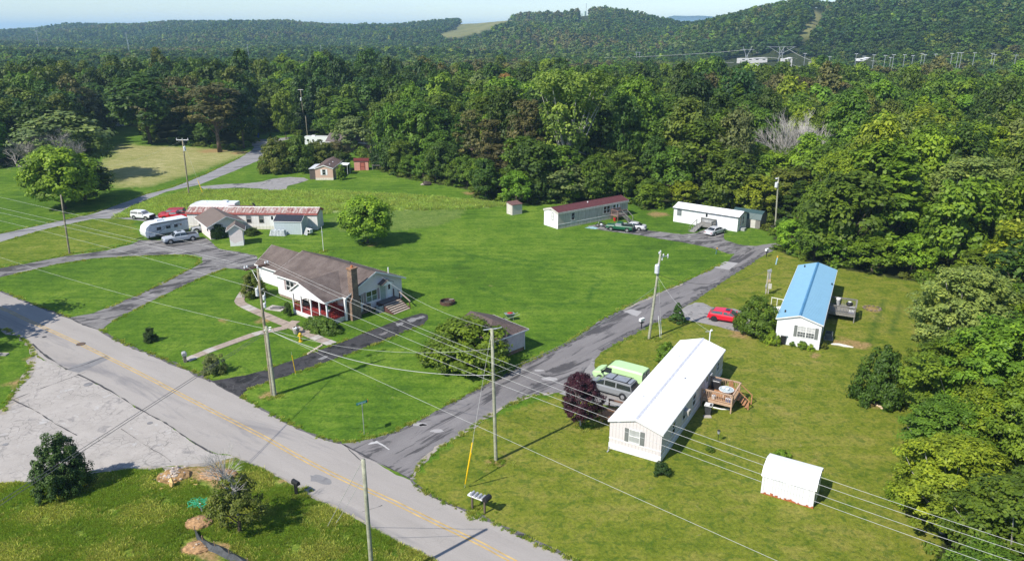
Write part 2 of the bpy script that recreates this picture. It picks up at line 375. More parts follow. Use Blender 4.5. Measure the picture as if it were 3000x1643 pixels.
hay = ramp(n, [(0.36, (0.13, 0.17, 0.03)), (0.47, (0.24, 0.24, 0.08)), (0.60, (0.40, 0.36, 0.18))], mix(n, noise(n, 1.6, 6, 0.75, mw.outputs[0], 1.0), mix(n, mid, big, .5), 0.4))
mead = ramp(n, [(0.34, (0.060, 0.105, 0.014)), (0.50, (0.125, 0.185, 0.022)), (0.64, (0.22, 0.26, 0.05))], mix(n, mid, fine, 0.35))
tall = ramp(n, [(0.35, (0.14, 0.22, 0.04)), (0.62, (0.28, 0.33, 0.13))], mid)
mown = ramp(n, [(0.35, (0.095, 0.155, 0.026)), (0.65, (0.15, 0.205, 0.045))], mid)
soil = ramp(n, [(0.3, (0.17, 0.10, 0.045)), (0.6, (0.36, 0.24, 0.11)), (0.8, (0.50, 0.40, 0.26))], fine)
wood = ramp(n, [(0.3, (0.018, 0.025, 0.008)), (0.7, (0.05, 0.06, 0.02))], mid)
fld = ramp(n, [(0.3, (0.13, 0.14, 0.05)), (0.6, (0.19, 0.18, 0.07))], noise(n, 0.03, 5, 0.6, pos))
c = mix(n, lush, dry, attr('dry')); c = mix(n, c, mead, attr('meadow')); c = mix(n, c, tall, attr('tall')); c = mix(n, c, mown, attr('mown')); c = mix(n, c, hay, attr('hay'))
c = mix(n, c, mix(n, c, (0.02, 0.075, 0.012), 0.62), attr('track'))
vary = ramp(n, [(0.36, (0.58, 0.62, 0.58)), (0.5, (1.0, 1.0, 1.0)), (0.64, (1.45, 1.38, 1.3))], mix(n, fine, tiny, 0.35))
c = mix(n, c, vary, 1.0, 'MULTIPLY')
c = mix(n, c, mix(n, c, (0.030, 0.085, 0.010), .45), math_(n, 'MULTIPLY', ramp(n, [(0.54, 0.0), (0.60, 1.0)], noise(n, 1.3, 4, 0.65, pos, 0.8)), math_(n, 'SUBTRACT', 1.0, attr('hay'))))
c = mix(n, c, mix(n, c, (0.26, 0.23, 0.10), .5), ramp(n, [(0.655, 0.0), (0.70, 1.0)], noise(n, .8, 5, 0.7, pos, 0.4)))
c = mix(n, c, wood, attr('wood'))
dm = math_(n, 'MULTIPLY', attr('dirt'), ramp(n, [(0.32, 0.15), (0.52, 1.0)], fine))
c = mix(n, c, soil, dm); c = mix(n, c, fld, attr('field'))
n.links.new(c, b.inputs['Base Color']); b.inputs['Roughness'].default_value = 0.95; b.inputs['Specular IOR Level'].default_value = 0.1
bump(n, b, mix(n, fine, tiny, 0.5), 0.9, 0.10)
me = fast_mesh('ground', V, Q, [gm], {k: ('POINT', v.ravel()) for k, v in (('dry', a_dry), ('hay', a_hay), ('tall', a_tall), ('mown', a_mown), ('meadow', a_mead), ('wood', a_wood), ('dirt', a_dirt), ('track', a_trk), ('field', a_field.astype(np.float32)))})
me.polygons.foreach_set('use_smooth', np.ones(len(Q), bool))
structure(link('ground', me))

# ------------------------------------------------------------------ roads, drives, paths
def asphalt(name, lo, hi, dark, patch=(0.5, 0.6), pscale=0.35, crack=0.0, stretch=None, pale=None, damount=1.0):
    m = bpy.data.materials.new(name); MATS[name] = m; n, b = nodes(m)
    g = n.nodes.new('ShaderNodeNewGeometry'); pos = g.outputs['Position']; v = pos
    if stretch:
        w = n.nodes.new('ShaderNodeMapping'); w.vector_type = 'TEXTURE'; w.inputs['Rotation'].default_value = (0, 0, R(stretch[0])); w.inputs['Scale'].default_value = (stretch[1], 1, 1); n.links.new(pos, w.inputs[0]); v = w.outputs[0]
    c = ramp(n, [(0.3, lo), (0.7, hi)], mix(n, noise(n, 0.5, 5, 0.65, v), noise(n, 9.0, 3, 0.6, pos), 0.35))
    pm = ramp(n, [(patch[0], 0.0), (patch[1], damount)], noise(n, pscale, 6, 0.68, v, 0.8))
    c = mix(n, c, dark, pm)
    if pale: c = mix(n, c, pale[0], ramp(n, [(pale[1], 0.0), (pale[1] + 0.06, 0.8)], noise(n, pale[2], 5, 0.7, v, 0.5)))
    if crack:
        vo = n.nodes.new('ShaderNodeTexVoronoi'); vo.feature = 'DISTANCE_TO_EDGE'; vo.inputs['Scale'].default_value = 1.5; n.links.new(pos, vo.inputs['Vector'])
        k = ramp(n, [(0.0, 1.0), (0.045, 0.0)], vo.outputs[0])
        k = math_(n, 'MULTIPLY', k, ramp(n, [(0.42, 0.0), (0.60, crack)], noise(n, 0.28, 4, 0.6, pos)))
        c = mix(n, c, (0.12, 0.115, 0.11), k)
    n.links.new(c, b.inputs['Base Color']); b.inputs['Roughness'].default_value = 0.9; b.inputs['Specular IOR Level'].default_value = 0.2
    bump(n, b, noise(n, 22.0, 3, 0.7, pos), 0.35, 0.02); return m
M_MAIN = asphalt('sun bleached asphalt', (0.280, 0.257, 0.236), (0.365, 0.336, 0.310), (0.225, 0.212, 0.208), (0.56, 0.66), 0.25, 0.15, (146, 7))
M_LOT = asphalt('cracked pale asphalt', (0.30, 0.275, 0.250), (0.43, 0.395, 0.362), (0.20, 0.188, 0.183), (0.57, 0.70), 0.5, 0.75, None, ((0.44, 0.425, 0.41), 0.60, 0.8))
M_SIDE = asphalt('patched side road asphalt', (0.130, 0.120, 0.120), (0.245, 0.230, 0.226), (0.055, 0.052, 0.055), (0.52, 0.57), 0.38, 0.2, (47, 4.5), None, 0.85)
M_DRIVE = asphalt('rough drive asphalt', (0.130, 0.122, 0.120), (0.27, 0.255, 0.245), (0.052, 0.048, 0.048), (0.49, 0.56), 0.6, 0.3, (30, 3.0), ((0.36, 0.34, 0.32), 0.60, 0.9), 0.9)
M_BLACKTOP = asphalt('black sealed asphalt', (0.034, 0.032, 0.034), (0.066, 0.063, 0.065), (0.018, 0.018, 0.019), (0.5, 0.6), 0.5, 0.6, None, ((0.16, 0.15, 0.15), 0.66, 0.5))
M_PARK = asphalt('pale worn gravel asphalt', (0.20, 0.19, 0.19), (0.33, 0.315, 0.30), (0.10, 0.097, 0.1), (0.54, 0.62), 0.5, 0.4)
M_SEAL = mat('crack sealant', (0.055, 0.053, 0.055), 0.8, var=0.2)
M_EDGE = asphalt('crumbling dark asphalt edge', (0.09, 0.085, 0.085), (0.16, 0.15, 0.15), (0.05, 0.048, 0.05), (0.5, 0.58), 1.5, 0)
M_YEL = mat('yellow road paint', (0.50, 0.34, 0.12), 0.7, var=0.22, scale=1.2)
M_WHT = mat('worn white road paint', (0.46, 0.45, 0.44), 0.8, var=0.15, scale=2)

def rough(pts, step=0.7, j=0.07, closed=True, seed=1):
    rr = random.Random(seed); res = []; pts = [Vector((p[0], p[1])) for p in pts]; N = len(pts)
    for i in range(N if closed else N - 1):
        a, b_ = pts[i], pts[(i + 1) % N]; L = (b_ - a).length; k = max(1, int(L / step))
        for q in range(k):
            p = a.lerp(b_, q / k); jj = j if L < 60 else 0
            res.append((p.x + rr.uniform(-jj, jj), p.y + rr.uniform(-jj, jj)))
    if not closed: res.append(tuple(pts[-1]))
    return res
def smoothline(pts, it=2):
    pts = [Vector((p[0], p[1])) for p in pts]
    for _ in range(it):
        q = [pts[0]]
        for a, b_ in zip(pts[:-1], pts[1:]): q += [a.lerp(b_, 0.25), a.lerp(b_, 0.75)]
        q.append(pts[-1]); pts = q
    return pts
def sheet(name, pts, z, m, parent=None, j=0.07, seed=1, label=None, step=0.7):
    poly = rough(pts, step, j, True, seed); mb = MB()
    t = tessellate_polygon([[Vector((x, y, 0)) for x, y in poly]])
    def up(a):
        A, B, C = (poly[i] for i in a); return a if (B[0] - A[0]) * (C[1] - A[1]) - (B[1] - A[1]) * (C[0] - A[0]) > 0 else tuple(reversed(a))
    mb.add([(x, y, z) for x, y in poly], [up(a) for a in t]); return mb.build(name, m, parent, label=label)
def strip(name, line, w, z, m, parent=None, j=0.02, seed=3, off=0.0, wv=None):
    pts = [Vector((p[0], p[1])) for p in line]; rr = random.Random(seed); mb = MB(); L = []; 
    dense = []
    for a, b_ in zip(pts[:-1], pts[1:]):
        k = max(1, int((b_ - a).length / 0.6)); dense += [a.lerp(b_, q / k) for q in range(k)]
    dense.append(pts[-1])
    for i, p in enumerate(dense):
        t = (dense[min(i + 1, len(dense) - 1)] - dense[max(i - 1, 0)]).normalized(); nrm = Vector((-t.y, t.x)); ww = w / 2 * (rr.uniform(*wv) if wv else 1)
        L.append((*(p + nrm * (off + ww + rr.uniform(-j, j))), z)); L.append((*(p + nrm * (off - ww + rr.uniform(-j, j))), z))
    mb.add(L, [(2 * i, 2 * i + 1, 2 * i + 3, 2 * i + 2) for i in range(len(dense) - 1)]); return mb.build(name, m, parent)

M_BANK = asphalt('road base grit', (0.26, 0.225, 0.18), (0.38, 0.34, 0.29), (0.20, 0.19, 0.18), (0.5, 0.6), 0.8, 0)
north = smoothline(G((-900, 540), (0, 851), (94, 890), (203, 931)), 1) + smoothline(G((296, 968), (351, 1003), (474, 1050), (583, 1098), (620, 1116)), 1) + smoothline(G((706, 1162), (811, 1223), (912, 1273), (953, 1290), (1000, 1298)), 1)
southline = smoothline(G((3000, 2700), (1750, 1900), (1273, 1638), (1173, 1588), (1091, 1547), (1000, 1492), (934, 1465), (843, 1410), (775, 1374), (675, 1330), (624, 1328), (547, 1283), (492, 1242), (419, 1205), (319, 1141), (228, 1096), (196, 1082), (109, 1046), (94, 1007), (51, 983), (12, 964), (0, 960), (-900, 700)), 1)
east = smoothline(G((1203, 1405), (1210, 1419), (1246, 1442), (1365, 1497), (1437, 1524), (1592, 1597), (1697, 1643), (2100, 1850), (3400, 2500)), 1)
main = structure(sheet('road', north + G((1060, 1330), (1160, 1390)) + list(east) + list(southline), 0.010, M_MAIN, None, 0.05, 4))
structure(sheet('parking_lot', G((94, 1007), (109, 1046), (196, 1082), (228, 1096), (319, 1141), (419, 1205), (492, 1242), (547, 1283), (624, 1328), (690, 1338), (640, 1352), (592, 1364), (501, 1365), (374, 1374), (273, 1378), (100, 1410), (0, 1419), (-900, 1560), (-900, 1330), (0, 1214), (36, 1173), (50, 1137), (87, 1087), (100, 1046)), 0.006, M_LOT, None, 0.12, 5))
strip('road_edge', smoothline(G((0, 1216), (36, 1175), (50, 1139), (87, 1089), (100, 1048), (94, 1009), (51, 985), (0, 962))), 0.7, 0.0125, M_BANK, main, 0.25, 31, 0, (0.2, 1.3))
strip('road_edge', smoothline(G((0, 1420), (100, 1411), (273, 1379), (374, 1375), (501, 1366), (592, 1364), (650, 1348))), 0.5, 0.0125, M_BANK, main, 0.25, 32, 0, (0.2, 1.3))
strip('road_edge', smoothline(G((0, 852), (94, 891), (203, 932))), 0.35, 0.014, M_EDGE, main, 0.1, 8, 0)
strip('road_edge', smoothline(G((300, 970), (351, 1003), (474, 1050), (583, 1098), (620, 1117))), 0.45, 0.014, M_EDGE, main, 0.12, 9, 0, (0.4, 1.3))
strip('road_edge', smoothline(G((706, 1162), (811, 1223), (912, 1273), (1000, 1298))), 0.3, 0.014, M_EDGE, main, 0.1, 10, 0, (0.3, 1.2))
strip('road_edge', smoothline(G((1203, 1405), (1246, 1442), (1365, 1497), (1437, 1524), (1592, 1597), (1697, 1643), (1900, 1740))), 0.32, 0.014, M_EDGE, main, 0.1, 11, 0, (0.3, 1.3))
strip('road_edge', smoothline(G((675, 1331), (775, 1374), (843, 1410), (934, 1465), (1000, 1492), (1173, 1588), (1273, 1638))), 0.3, 0.014, M_BANK, main, 0.1, 12, 0, (0.3, 1.2))
cl = smoothline(G((-900, 590), (0, 898), (78, 937), (156, 972), (234, 1007), (314, 1046), (419, 1098), (524, 1153), (652, 1219), (775, 1280), (866, 1333), (1000, 1402), (1137, 1461), (1273, 1529), (1410, 1592), (1501, 1643), (2200, 2000)), 2)
for off in (-0.16, 0.16): strip('centre_line', cl, 0.12, 0.0155, M_YEL, main, 0.01, 2, off)
# crack seals, patches and manhole covers
for l, w_ in ((G((228, 1096), (319, 1141), (419, 1205), (492, 1242), (547, 1283), (624, 1328)), 0.16), (G((196, 1082), (228, 1075), (314, 1043)), 0.10),
              (G((36, 1170), (110, 1205), (160, 1240), (225, 1275)), 0.10), (G((355, 1255), (420, 1300), (480, 1335), (500, 1352)), 0.06), (G((94, 1007), (130, 1040), (196, 1082)), 0.22),
              (G((1000, 1298), (1070, 1335), (1130, 1365), (1203, 1402)), 0.13), (G((1010, 1302), (1030, 1325), (1060, 1350)), 0.07), (G((0, 1190), (60, 1160), (250, 1090)), 0.05),
              (G((203, 931), (240, 950), (296, 968)), 0.20), (G((620, 1116), (660, 1140), (706, 1162)), 0.25), (G((1060, 1500), (1120, 1480)), 0.05)):
    strip('crack_seal', smoothline(l, 1), w_, 0.019, M_SEAL, main, 0.05, random.randint(0, 999), 0, (0.2, 1.4))
sheet('asphalt_patch', G((196, 1084), (215, 1072), (314, 1040), (322, 1050), (232, 1092)), 0.0135, asphalt('grey patch', (0.19, 0.185, 0.187), (0.24, 0.235, 0.235), (0.17, 0.165, 0.17), (0.5, 0.6), 1, 0), main, 0.03, 2)
sheet('asphalt_patch', G((905, 1393), (930, 1390), (965, 1403), (975, 1415), (950, 1420), (915, 1407)), 0.0135, MATS['grey patch'], main, 0.15, 6, None, 0.3)
IRON = mat('rusty iron cover', (0.16, 0.11, 0.08), 0.7, 0.3, 0.2, 5)
for (x, y, m_) in ((237, 1008, IRON), (258, 1126, MATS['grey patch']), (439, 1239, MATS['grey patch']), (15, 1302, MATS['grey patch']), (130, 987, M_SEAL)):
    q = P(x, y); d = thing('manhole_cover', {237: 'rusty iron manhole cover on the yellow centre line', 258: 'round grey cover in the pale cracked lot nearest the road', 439: 'small grey round cover in the middle of the cracked lot', 15: 'grey round cover at the far left of the cracked lot', 130: 'small dark valve cover in the road left of the rusty manhole'}[x], 'manhole cover', (q.x, q.y, 0))
    MB().cyl((0, 0, 0.003), 0.42 if x in (237, 258) else 0.24, 0.028, 20).build('lid', m_, d)
    MB().tube([(0.47 * math.cos(a), 0.47 * math.sin(a), 0.02) for a in np.linspace(0, 2 * math.pi, 21)], 0.025, 4).build('rim', M_SEAL, d) if x == 237 else None
arrow = MB(); q0, q1, q2, q3 = P(1100, 1292), P(1140, 1318), P(1078, 1300), P(1104, 1294)
sheet('white_arrow', [P(1098, 1289), P(1104, 1291), P(1112, 1296), P(1125, 1303), P(1142, 1316), P(1139, 1318), P(1120, 1305), P(1106, 1298), P(1094, 1300), P(1078, 1302), P(1085, 1296), P(1096, 1294)], 0.0195, M_WHT, main, 0.02, 3, None, 0.5)

side = structure(sheet('side_road', list(smoothline(G((1000, 1298), (1059, 1292), (1137, 1273), (1255, 1219), (1319, 1182), (1447, 1114), (1538, 1064), (1675, 1000)), 1)) + G((1760, 937), (1819, 909), (1900, 870), (2000, 829), (2062, 800), (2094, 785), (2129, 769), (2144, 753), (2160, 735), (2218, 720), (2285, 710), (2420, 690), (2440, 715), (2300, 728), (2273, 731), (2234, 750), (2175, 788), (2078, 851), (2035, 880), (1995, 905), (1951, 933), (1877, 968), (1807, 1000), (1762, 1032), (1745, 1050), (1738, 1082), (1700, 1120), (1638, 1150), (1547, 1157), (1456, 1200), (1387, 1246), (1337, 1278), (1292, 1301), (1255, 1328), (1219, 1374), (1203, 1405), (1130, 1365), (1060, 1335)), 0.016, M_SIDE, None, 0.10, 7))
strip('road_edge', smoothline(G((1203, 1403), (1219, 1374), (1255, 1328), (1292, 1301), (1337, 1278), (1387, 1246), (1456, 1200), (1547, 1157), (1620, 1150))), 0.45, 0.021, M_BANK, side, 0.12, 13, -0.1, (0.2, 1.3))
strip('road_edge', smoothline(G((2000, 832), (1930, 862), (1819, 912))), 0.4, 0.021, M_BANK, side, 0.1, 14, 0, (0.3, 1.2))
strip('road_edge', smoothline(G((1090, 1287), (1137, 1273), (1255, 1219), (1319, 1182), (1447, 1114), (1538, 1064), (1675, 1000), (1760, 937), (1819, 909))), 0.5, 0.021, M_EDGE, side, 0.15, 15, -0.2, (0.2, 1.4))
strip('road_edge', smoothline(G((1764, 1028), (1877, 968), (1951, 933), (1995, 905), (2035, 880), (2078, 851), (2175, 788), (2234, 750))), 0.9, 0.021, M_EDGE, side, 0.2, 16, 0.35, (0.3, 1.3))
PALEP = asphalt('pale square patch', (0.31, 0.295, 0.29), (0.38, 0.365, 0.36), (0.27, 0.26, 0.26), (0.5, 0.7), 1, 0)
sheet('concrete_patch', G((2092, 784), (2124, 766), (2163, 771), (2135, 791)), 0.0225, PALEP, side, 0.05, 3)
sheet('concrete_patch', G((1826, 912), (1848, 905), (1880, 913), (1866, 927)), 0.0225, PALEP, side, 0.05, 4)
for (x, y, r) in ((1231, 1243, .5), (1280, 1262, .45), (1610, 1110, .6), (1240, 1245, .3), (1580, 1085, .35)):
    q = P(x, y); sheet('pale_patch', [(q.x + r * 1.4 * math.cos(a), q.y + r * .7 * math.sin(a)) for a in np.linspace(0, 6.28, 14)[:-1]], 0.0225, PALEP, side, 0.08, int(x), None, 0.3)
# drives
def drive(name, pts, z, m, seed): return structure(sheet(name, G(*pts), z, m, None, 0.10, seed))
drive('curved_drive', ((-300, 870), (0, 812), (78, 794), (168, 773), (273, 757), (429, 748), (520, 745), (565, 746), (593, 753), (592, 770), (560, 788), (507, 812), (390, 870), (273, 917), (203, 931), (245, 952), (296, 968), (331, 940), (390, 909), (507, 851), (600, 808), (663, 785), (721, 792), (760, 775), (752, 750), (700, 738), (643, 730), (622, 712), (604, 697), (520, 705), (409, 703), (385, 716), (312, 734), (195, 750), (97, 769), (0, 786), (-300, 840)), 0.018, M_DRIVE, 21)
drive('old_road', ((-500, 830), (0, 709), (117, 675), (273, 641), (350, 640), (430, 648), (480, 652), (560, 652), (560, 636), (480, 628), (410, 622), (351, 622), (390, 601), (487, 562), (585, 541), (682, 503), (764, 468), (775, 450), (768, 434), (780, 424), (811, 416), (870, 404), (870, 400), (811, 406), (733, 410), (729, 420), (745, 432), (737, 441), (702, 464), (604, 511), (507, 550), (429, 570), (351, 598), (273, 627), (156, 652), (0, 686), (-500, 790)), 0.012, asphalt('old road asphalt', (0.20, 0.195, 0.197), (0.30, 0.29, 0.29), (0.10, 0.097, 0.1), (0.55, 0.62), 0.3, 0.2, (35, 5)), 22)
drive('house_drive', ((620, 1116), (660, 1108), (720, 1098), (775, 1085), (912, 1034), (1000, 1003), (1097, 964), (1160, 940), (1200, 928), (1238, 917), (1254, 922), (1252, 936), (1240, 950), (1129, 995), (1000, 1045), (820, 1107), (760, 1128), (729, 1139), (712, 1150), (706, 1162), (660, 1140)), 0.020, M_BLACKTOP, 23)
drv_ = [o for o in bpy.data.objects if o.name == 'house_drive'][0]
for k_, pt_ in enumerate((((1192, 938), (1205, 932), (1222, 930), (1240, 923), (1247, 928), (1238, 934), (1222, 936), (1215, 942), (1200, 946)), ((1160, 950), (1178, 943), (1186, 946), (1176, 953), (1164, 957)), ((1108, 980), (1130, 971), (1140, 973), (1118, 984)), ((930, 1052), (955, 1042), (963, 1045), (940, 1056)))): sheet('worn_patch', smoothline(G(*pt_, pt_[0]), 2)[:-1], 0.0245, MATS['grey patch'] if k_ != 2 else M_SIDE, drv_, .09, 40 + k_, None, .3)
drive('gravel_drive', ((583, 547), (660, 540), (730, 537), (765, 533), (800, 524), (850, 519), (890, 521), (905, 527), (880, 536), (842, 545), (838, 556), (800, 560), (765, 553), (700, 550), (600, 555)), 0.020, M_PARK, 24)
drive('trailer_drive', ((2133, 744), (2097, 730), (2039, 718), (2000, 710), (1930, 699), (1858, 687), (1780, 677), (1730, 669), (1722, 662), (1760, 657), (1860, 668), (1897, 675), (2000, 687), (2039, 683), (2066, 672), (2110, 668), (2121, 683), (2121, 703), (2172, 718), (2225, 722), (2180, 745)), 0.024, M_DRIVE, 25)
drive('parking_pad', ((2000, 903), (2035, 886), (2060, 888), (2082, 900), (2150, 905), (2240, 930), (2240, 985), (2150, 968), (2105, 957), (2050, 946), (1990, 932), (1975, 918)), 0.024, M_PARK, 26)
drive('gravel_parking', ((1738, 1050), (1745, 1082), (1790, 1110), (1900, 1130), (1900, 1200), (1800, 1190), (1700, 1175), (1640, 1153), (1700, 1110)), 0.0245, M_PARK, 27)
drive('garage_pad', ((2242, 660), (2275, 662), (2280, 668), (2250, 668)), 0.01, M_PARK, 28)
# concrete walks, slab by slab
def walk(name, line, w, seed, z=0.05, L=1.15):
    root = structure(thing(name, '', '')); del root['label'], root['category']
    pts = smoothline(G(*line), 1); rr = random.Random(seed); tot = []; acc = [0]
    for a, b_ in zip(pts[:-1], pts[1:]): acc.append(acc[-1] + (b_ - a).length)
    def at(s):
        for i in range(len(pts) - 1):
            if s <= acc[i + 1] or i == len(pts) - 2: return pts[i].lerp(pts[i + 1], (s - acc[i]) / max(1e-6, acc[i + 1] - acc[i])), (pts[i + 1] - pts[i]).normalized()
    k = int(acc[-1] / L)
    for i in range(k):
        s0, s1 = i * acc[-1] / k + 0.03, (i + 1) * acc[-1] / k - 0.03
        (a, ta), (c_, tc_) = at(s0), at(s1); na, nc = Vector((-ta.y, ta.x)) * w / 2, Vector((-tc_.y, tc_.x)) * w / 2; zz = z + rr.uniform(-0.012, 0.015)
        mb = MB(); mb.prism([tuple(a - na), tuple(c_ - nc), tuple(c_ + nc), tuple(a + na)], 0.0, zz)
        o = mb.build('slab', CONCRETE if rr.random() < .7 else CONCPALE, root)
    return root
walk('garden_path', ((727, 838), (712, 862), (696, 885), (735, 905), (800, 934), (870, 962), (915, 985), (975, 1008)), 1.25, 1)
walk('entrance_path', ((545, 1056), (600, 1032), (680, 1003), (760, 974), (835, 962), (868, 940)), 1.15, 2)

# ------------------------------------------------------------------ buildings
class Side:
    """Helper giving local points on one wall of a W x L box: s along the wall, z up, o outwards."""
    def __init__(s, which, W, L, x0=0.0, y0=0.0):
        s.k = which; s.W = W; s.L = L; s.x0 = x0; s.y0 = y0
    def p(s, a, z, o=0.0):
        if s.k == 'F': return (s.x0 + a, s.y0 - o, z)
        if s.k == 'B': return (s.x0 + s.W - a, s.y0 + s.L + o, z)
        if s.k == 'R': return (s.x0 + s.W + o, s.y0 + a, z)
        return (s.x0 - o, s.y0 + s.L - a, z)
    def panel(s, mb, a0, a1, z0, z1, o0, o1):
        ps = [s.p(a0, z0, o0), s.p(a1, z1, o1)]
        return mb.bb(min(ps[0][0], ps[1][0]), max(ps[0][0], ps[1][0]), min(ps[0][1], ps[1][1]), max(ps[0][1], ps[1][1]), z0, z1)
def window(par, sd, a, z, w, h, frame=TRIM, pane=PANE, sh=None, cols=1, rows=2, grid=False, shw=0.32):
    mb = MB(); t = 0.055
    sd.panel(mb, a - w / 2 - t, a + w / 2 + t, z - t, z, 0.0, 0.06); sd.panel(mb, a - w / 2 - t, a + w / 2 + t, z + h, z + h + t, 0.0, 0.06)
    sd.panel(mb, a - w / 2 - t, a - w / 2, z, z + h, 0.0, 0.06); sd.panel(mb, a + w / 2, a + w / 2 + t, z, z + h, 0.0, 0.06)
    for c in range(1, cols): x = a - w / 2 + w * c / cols; sd.panel(mb, x - 0.05, x + 0.05, z, z + h, 0.0, 0.055)
    for c in range(1, rows): y = z + h * c / rows; sd.panel(mb, a - w / 2, a + w / 2, y - 0.025, y + 0.025, 0.0, 0.05)
    if grid:
        for c in range(cols * 3):
            x = a - w / 2 + w * (c + 0.5 * 0 + 1 / 1) / (cols * 3)
            if c % 3 != 2: sd.panel(mb, x - 0.012, x + 0.012, z, z + h, 0.0, 0.04)
        for y in (z + h * .25, z + h * .75): sd.panel(mb, a - w / 2, a + w / 2, y - 0.012, y + 0.012, 0.0, 0.04)
    f = mb.build('window', frame, par)
    for c in range(cols):
        for r_ in range(rows):
            q = MB(); sd.panel(q, a - w / 2 + w * c / cols + (.05 if c else 0), a - w / 2 + w * (c + 1) / cols - (.05 if c < cols - 1 else 0), z + h * r_ / rows + (.025 if r_ else 0), z + h * (r_ + 1) / rows - (.025 if r_ < rows - 1 else 0), 0.002, 0.018)
            q.build('pane', (pane[r_] if isinstance(pane, tuple) else pane), f)
    if sh:
        for k in (-1, 1):
            x0 = a + k * (w / 2 + t + 0.02); x1 = x0 + k * shw; q = MB(); sd.panel(q, min(x0, x1), max(x0, x1), z - 0.05, z + h + 0.05, 0.002, 0.04)
            q.build('shutter', sh, par)
    return f
def door(par, sd, a, z, w=0.9, h=2.0, m=None, win=True, storm=False):
    mb = MB(); sd.panel(mb, a - w / 2 - .06, a - w / 2, z, z + h + .06, 0, .06); sd.panel(mb, a + w / 2, a + w / 2 + .06, z, z + h + .06, 0, .06); sd.panel(mb, a - w / 2, a + w / 2, z + h, z + h + .06, 0, .06)
    mb.build('door_frame', TRIM, par)
    q = MB(); sd.panel(q, a - w / 2, a + w / 2, z, z + h, 0.002, 0.04); d = q.build('door', m or WHITE, par)
    if win: g_ = MB(); sd.panel(g_, a - w * .22, a + w * .22, z + h * .55, z + h * .88, 0.041, 0.05); g_.build('pane', DARKGLASS, d)
    k = MB(); k.blob(sd.p(a + w * .38, z + 1.0, .07), (.04, .04, .04), 1, 1, 0); k.build('handle', STEEL, d)
    return d
def shell(par, W, L, e, r, wall, zb=0.0, skirt=None, skh=0.6, ridge=0.5, x0=0.0, y0=0.0, flare=0.0):
    """Gabled walls; ridge runs along Y. Optional skirting panel band below the floor line."""
    rx = x0 + W * ridge; b0 = zb + (skh if skirt else 0)
    prof = [(x0, b0), (x0 + W, b0), (x0 + W, e), (rx, e + r - 0.03), (x0, e)]
    o = MB().extr(prof, y0, y0 + L, 'y').build('wall', wall, par)
    if skirt:
        k = MB().bb(x0 - .02 + flare, x0 + W + .02 - flare, y0 - .02 + flare, y0 + L + .02 - flare, zb, b0); k.build('skirting', skirt, par)
    return o
def roof(par, W, L, e, r, m, oh=0.2, th=0.08, ridge=0.5, x0=0.0, y0=0.0, ohe=None, fascia=TRIM, cap=None, fh=0.14, name='roof_slope'):
    ohe = oh if ohe is None else ohe; rx = x0 + W * ridge; sl, sr = r / (W * ridge), r / (W * (1 - ridge))
    xl, xr = x0 - oh, x0 + W + oh; zl, zr = e - oh * sl, e - oh * sr; ya, yb = y0 - ohe, y0 + L + ohe; top = e + r
    k = 0.02
    a = MB().slab((xl, ya, zl + th), (rx, ya, top + th), (rx, yb, top + th), (xl, yb, zl + th), th); o1 = a.build(name, m, par)
    a = MB().slab((rx, ya, top + th), (xr, ya, zr + th), (xr, yb, zr + th), (rx, yb, top + th), th); o2 = a.build(name, m, par)
    if fascia:
        f = MB()
        for y in (ya, yb):
            s = -1 if y == ya else 1
            for (xa, za, xb, zb_) in ((xl, zl, rx, top), (rx, top, xr, zr)):
                pr = [(xa, za - fh + th), (xb, zb_ - fh + th), (xb, zb_ + th - .012), (xa, za + th - .012)]
                f.extr(pr, y + s * .004, y + s * 0.035, 'y')
        f.bb(xl - .035, xl - .003, ya, yb, zl - fh + th, zl + th - .012); f.bb(xr + .003, xr + .035, ya, yb, zr - fh + th, zr + th - .012)
        f.build('fascia', fascia, par)
    if cap: MB().extr([(rx - .17, top + th - .17 * sl + .01), (rx + .17, top + th - .17 * sr + .01), (rx, top + th + .055)], ya - .01, yb + .01, 'y').build('ridge_cap', cap, par)
    return o1, o2
def ribs(par, W, L, e, r, m, pitch, oh, x0=0, y0=0, th=.08, hgt=.035, ww=.05, name='roof_rib'):
    mb = MB(); rx = x0 + W / 2; s = r / (W / 2); n_ = int((L + 2 * oh) / pitch)
    for i in range(n_ + 1):
        y = y0 - oh + .03 + i * (L + 2 * oh - .06) / n_
        for (xa, za, xb, zb_) in ((x0 - oh, e - oh * s, rx - .17, e + r - .17 * s), (rx + .17, e + r - .17 * s, x0 + W + oh, e - oh * s)):
            mb.add([(xa, y - ww, za + th), (xb, y - ww, zb_ + th), (xb, y, zb_ + th + hgt), (xa, y, za + th + hgt), (xa, y + ww, za + th), (xb, y + ww, zb_ + th)], [(0, 1, 2, 3), (3, 2, 5, 4), (0, 3, 4), (1, 5, 2)])
    return stuff(mb.build(name, m, par))
def frame(name, label, cat, x0, y0, az, group=None): return thing(name, label, cat, (x0, y0, 0), R(az - 90), group)

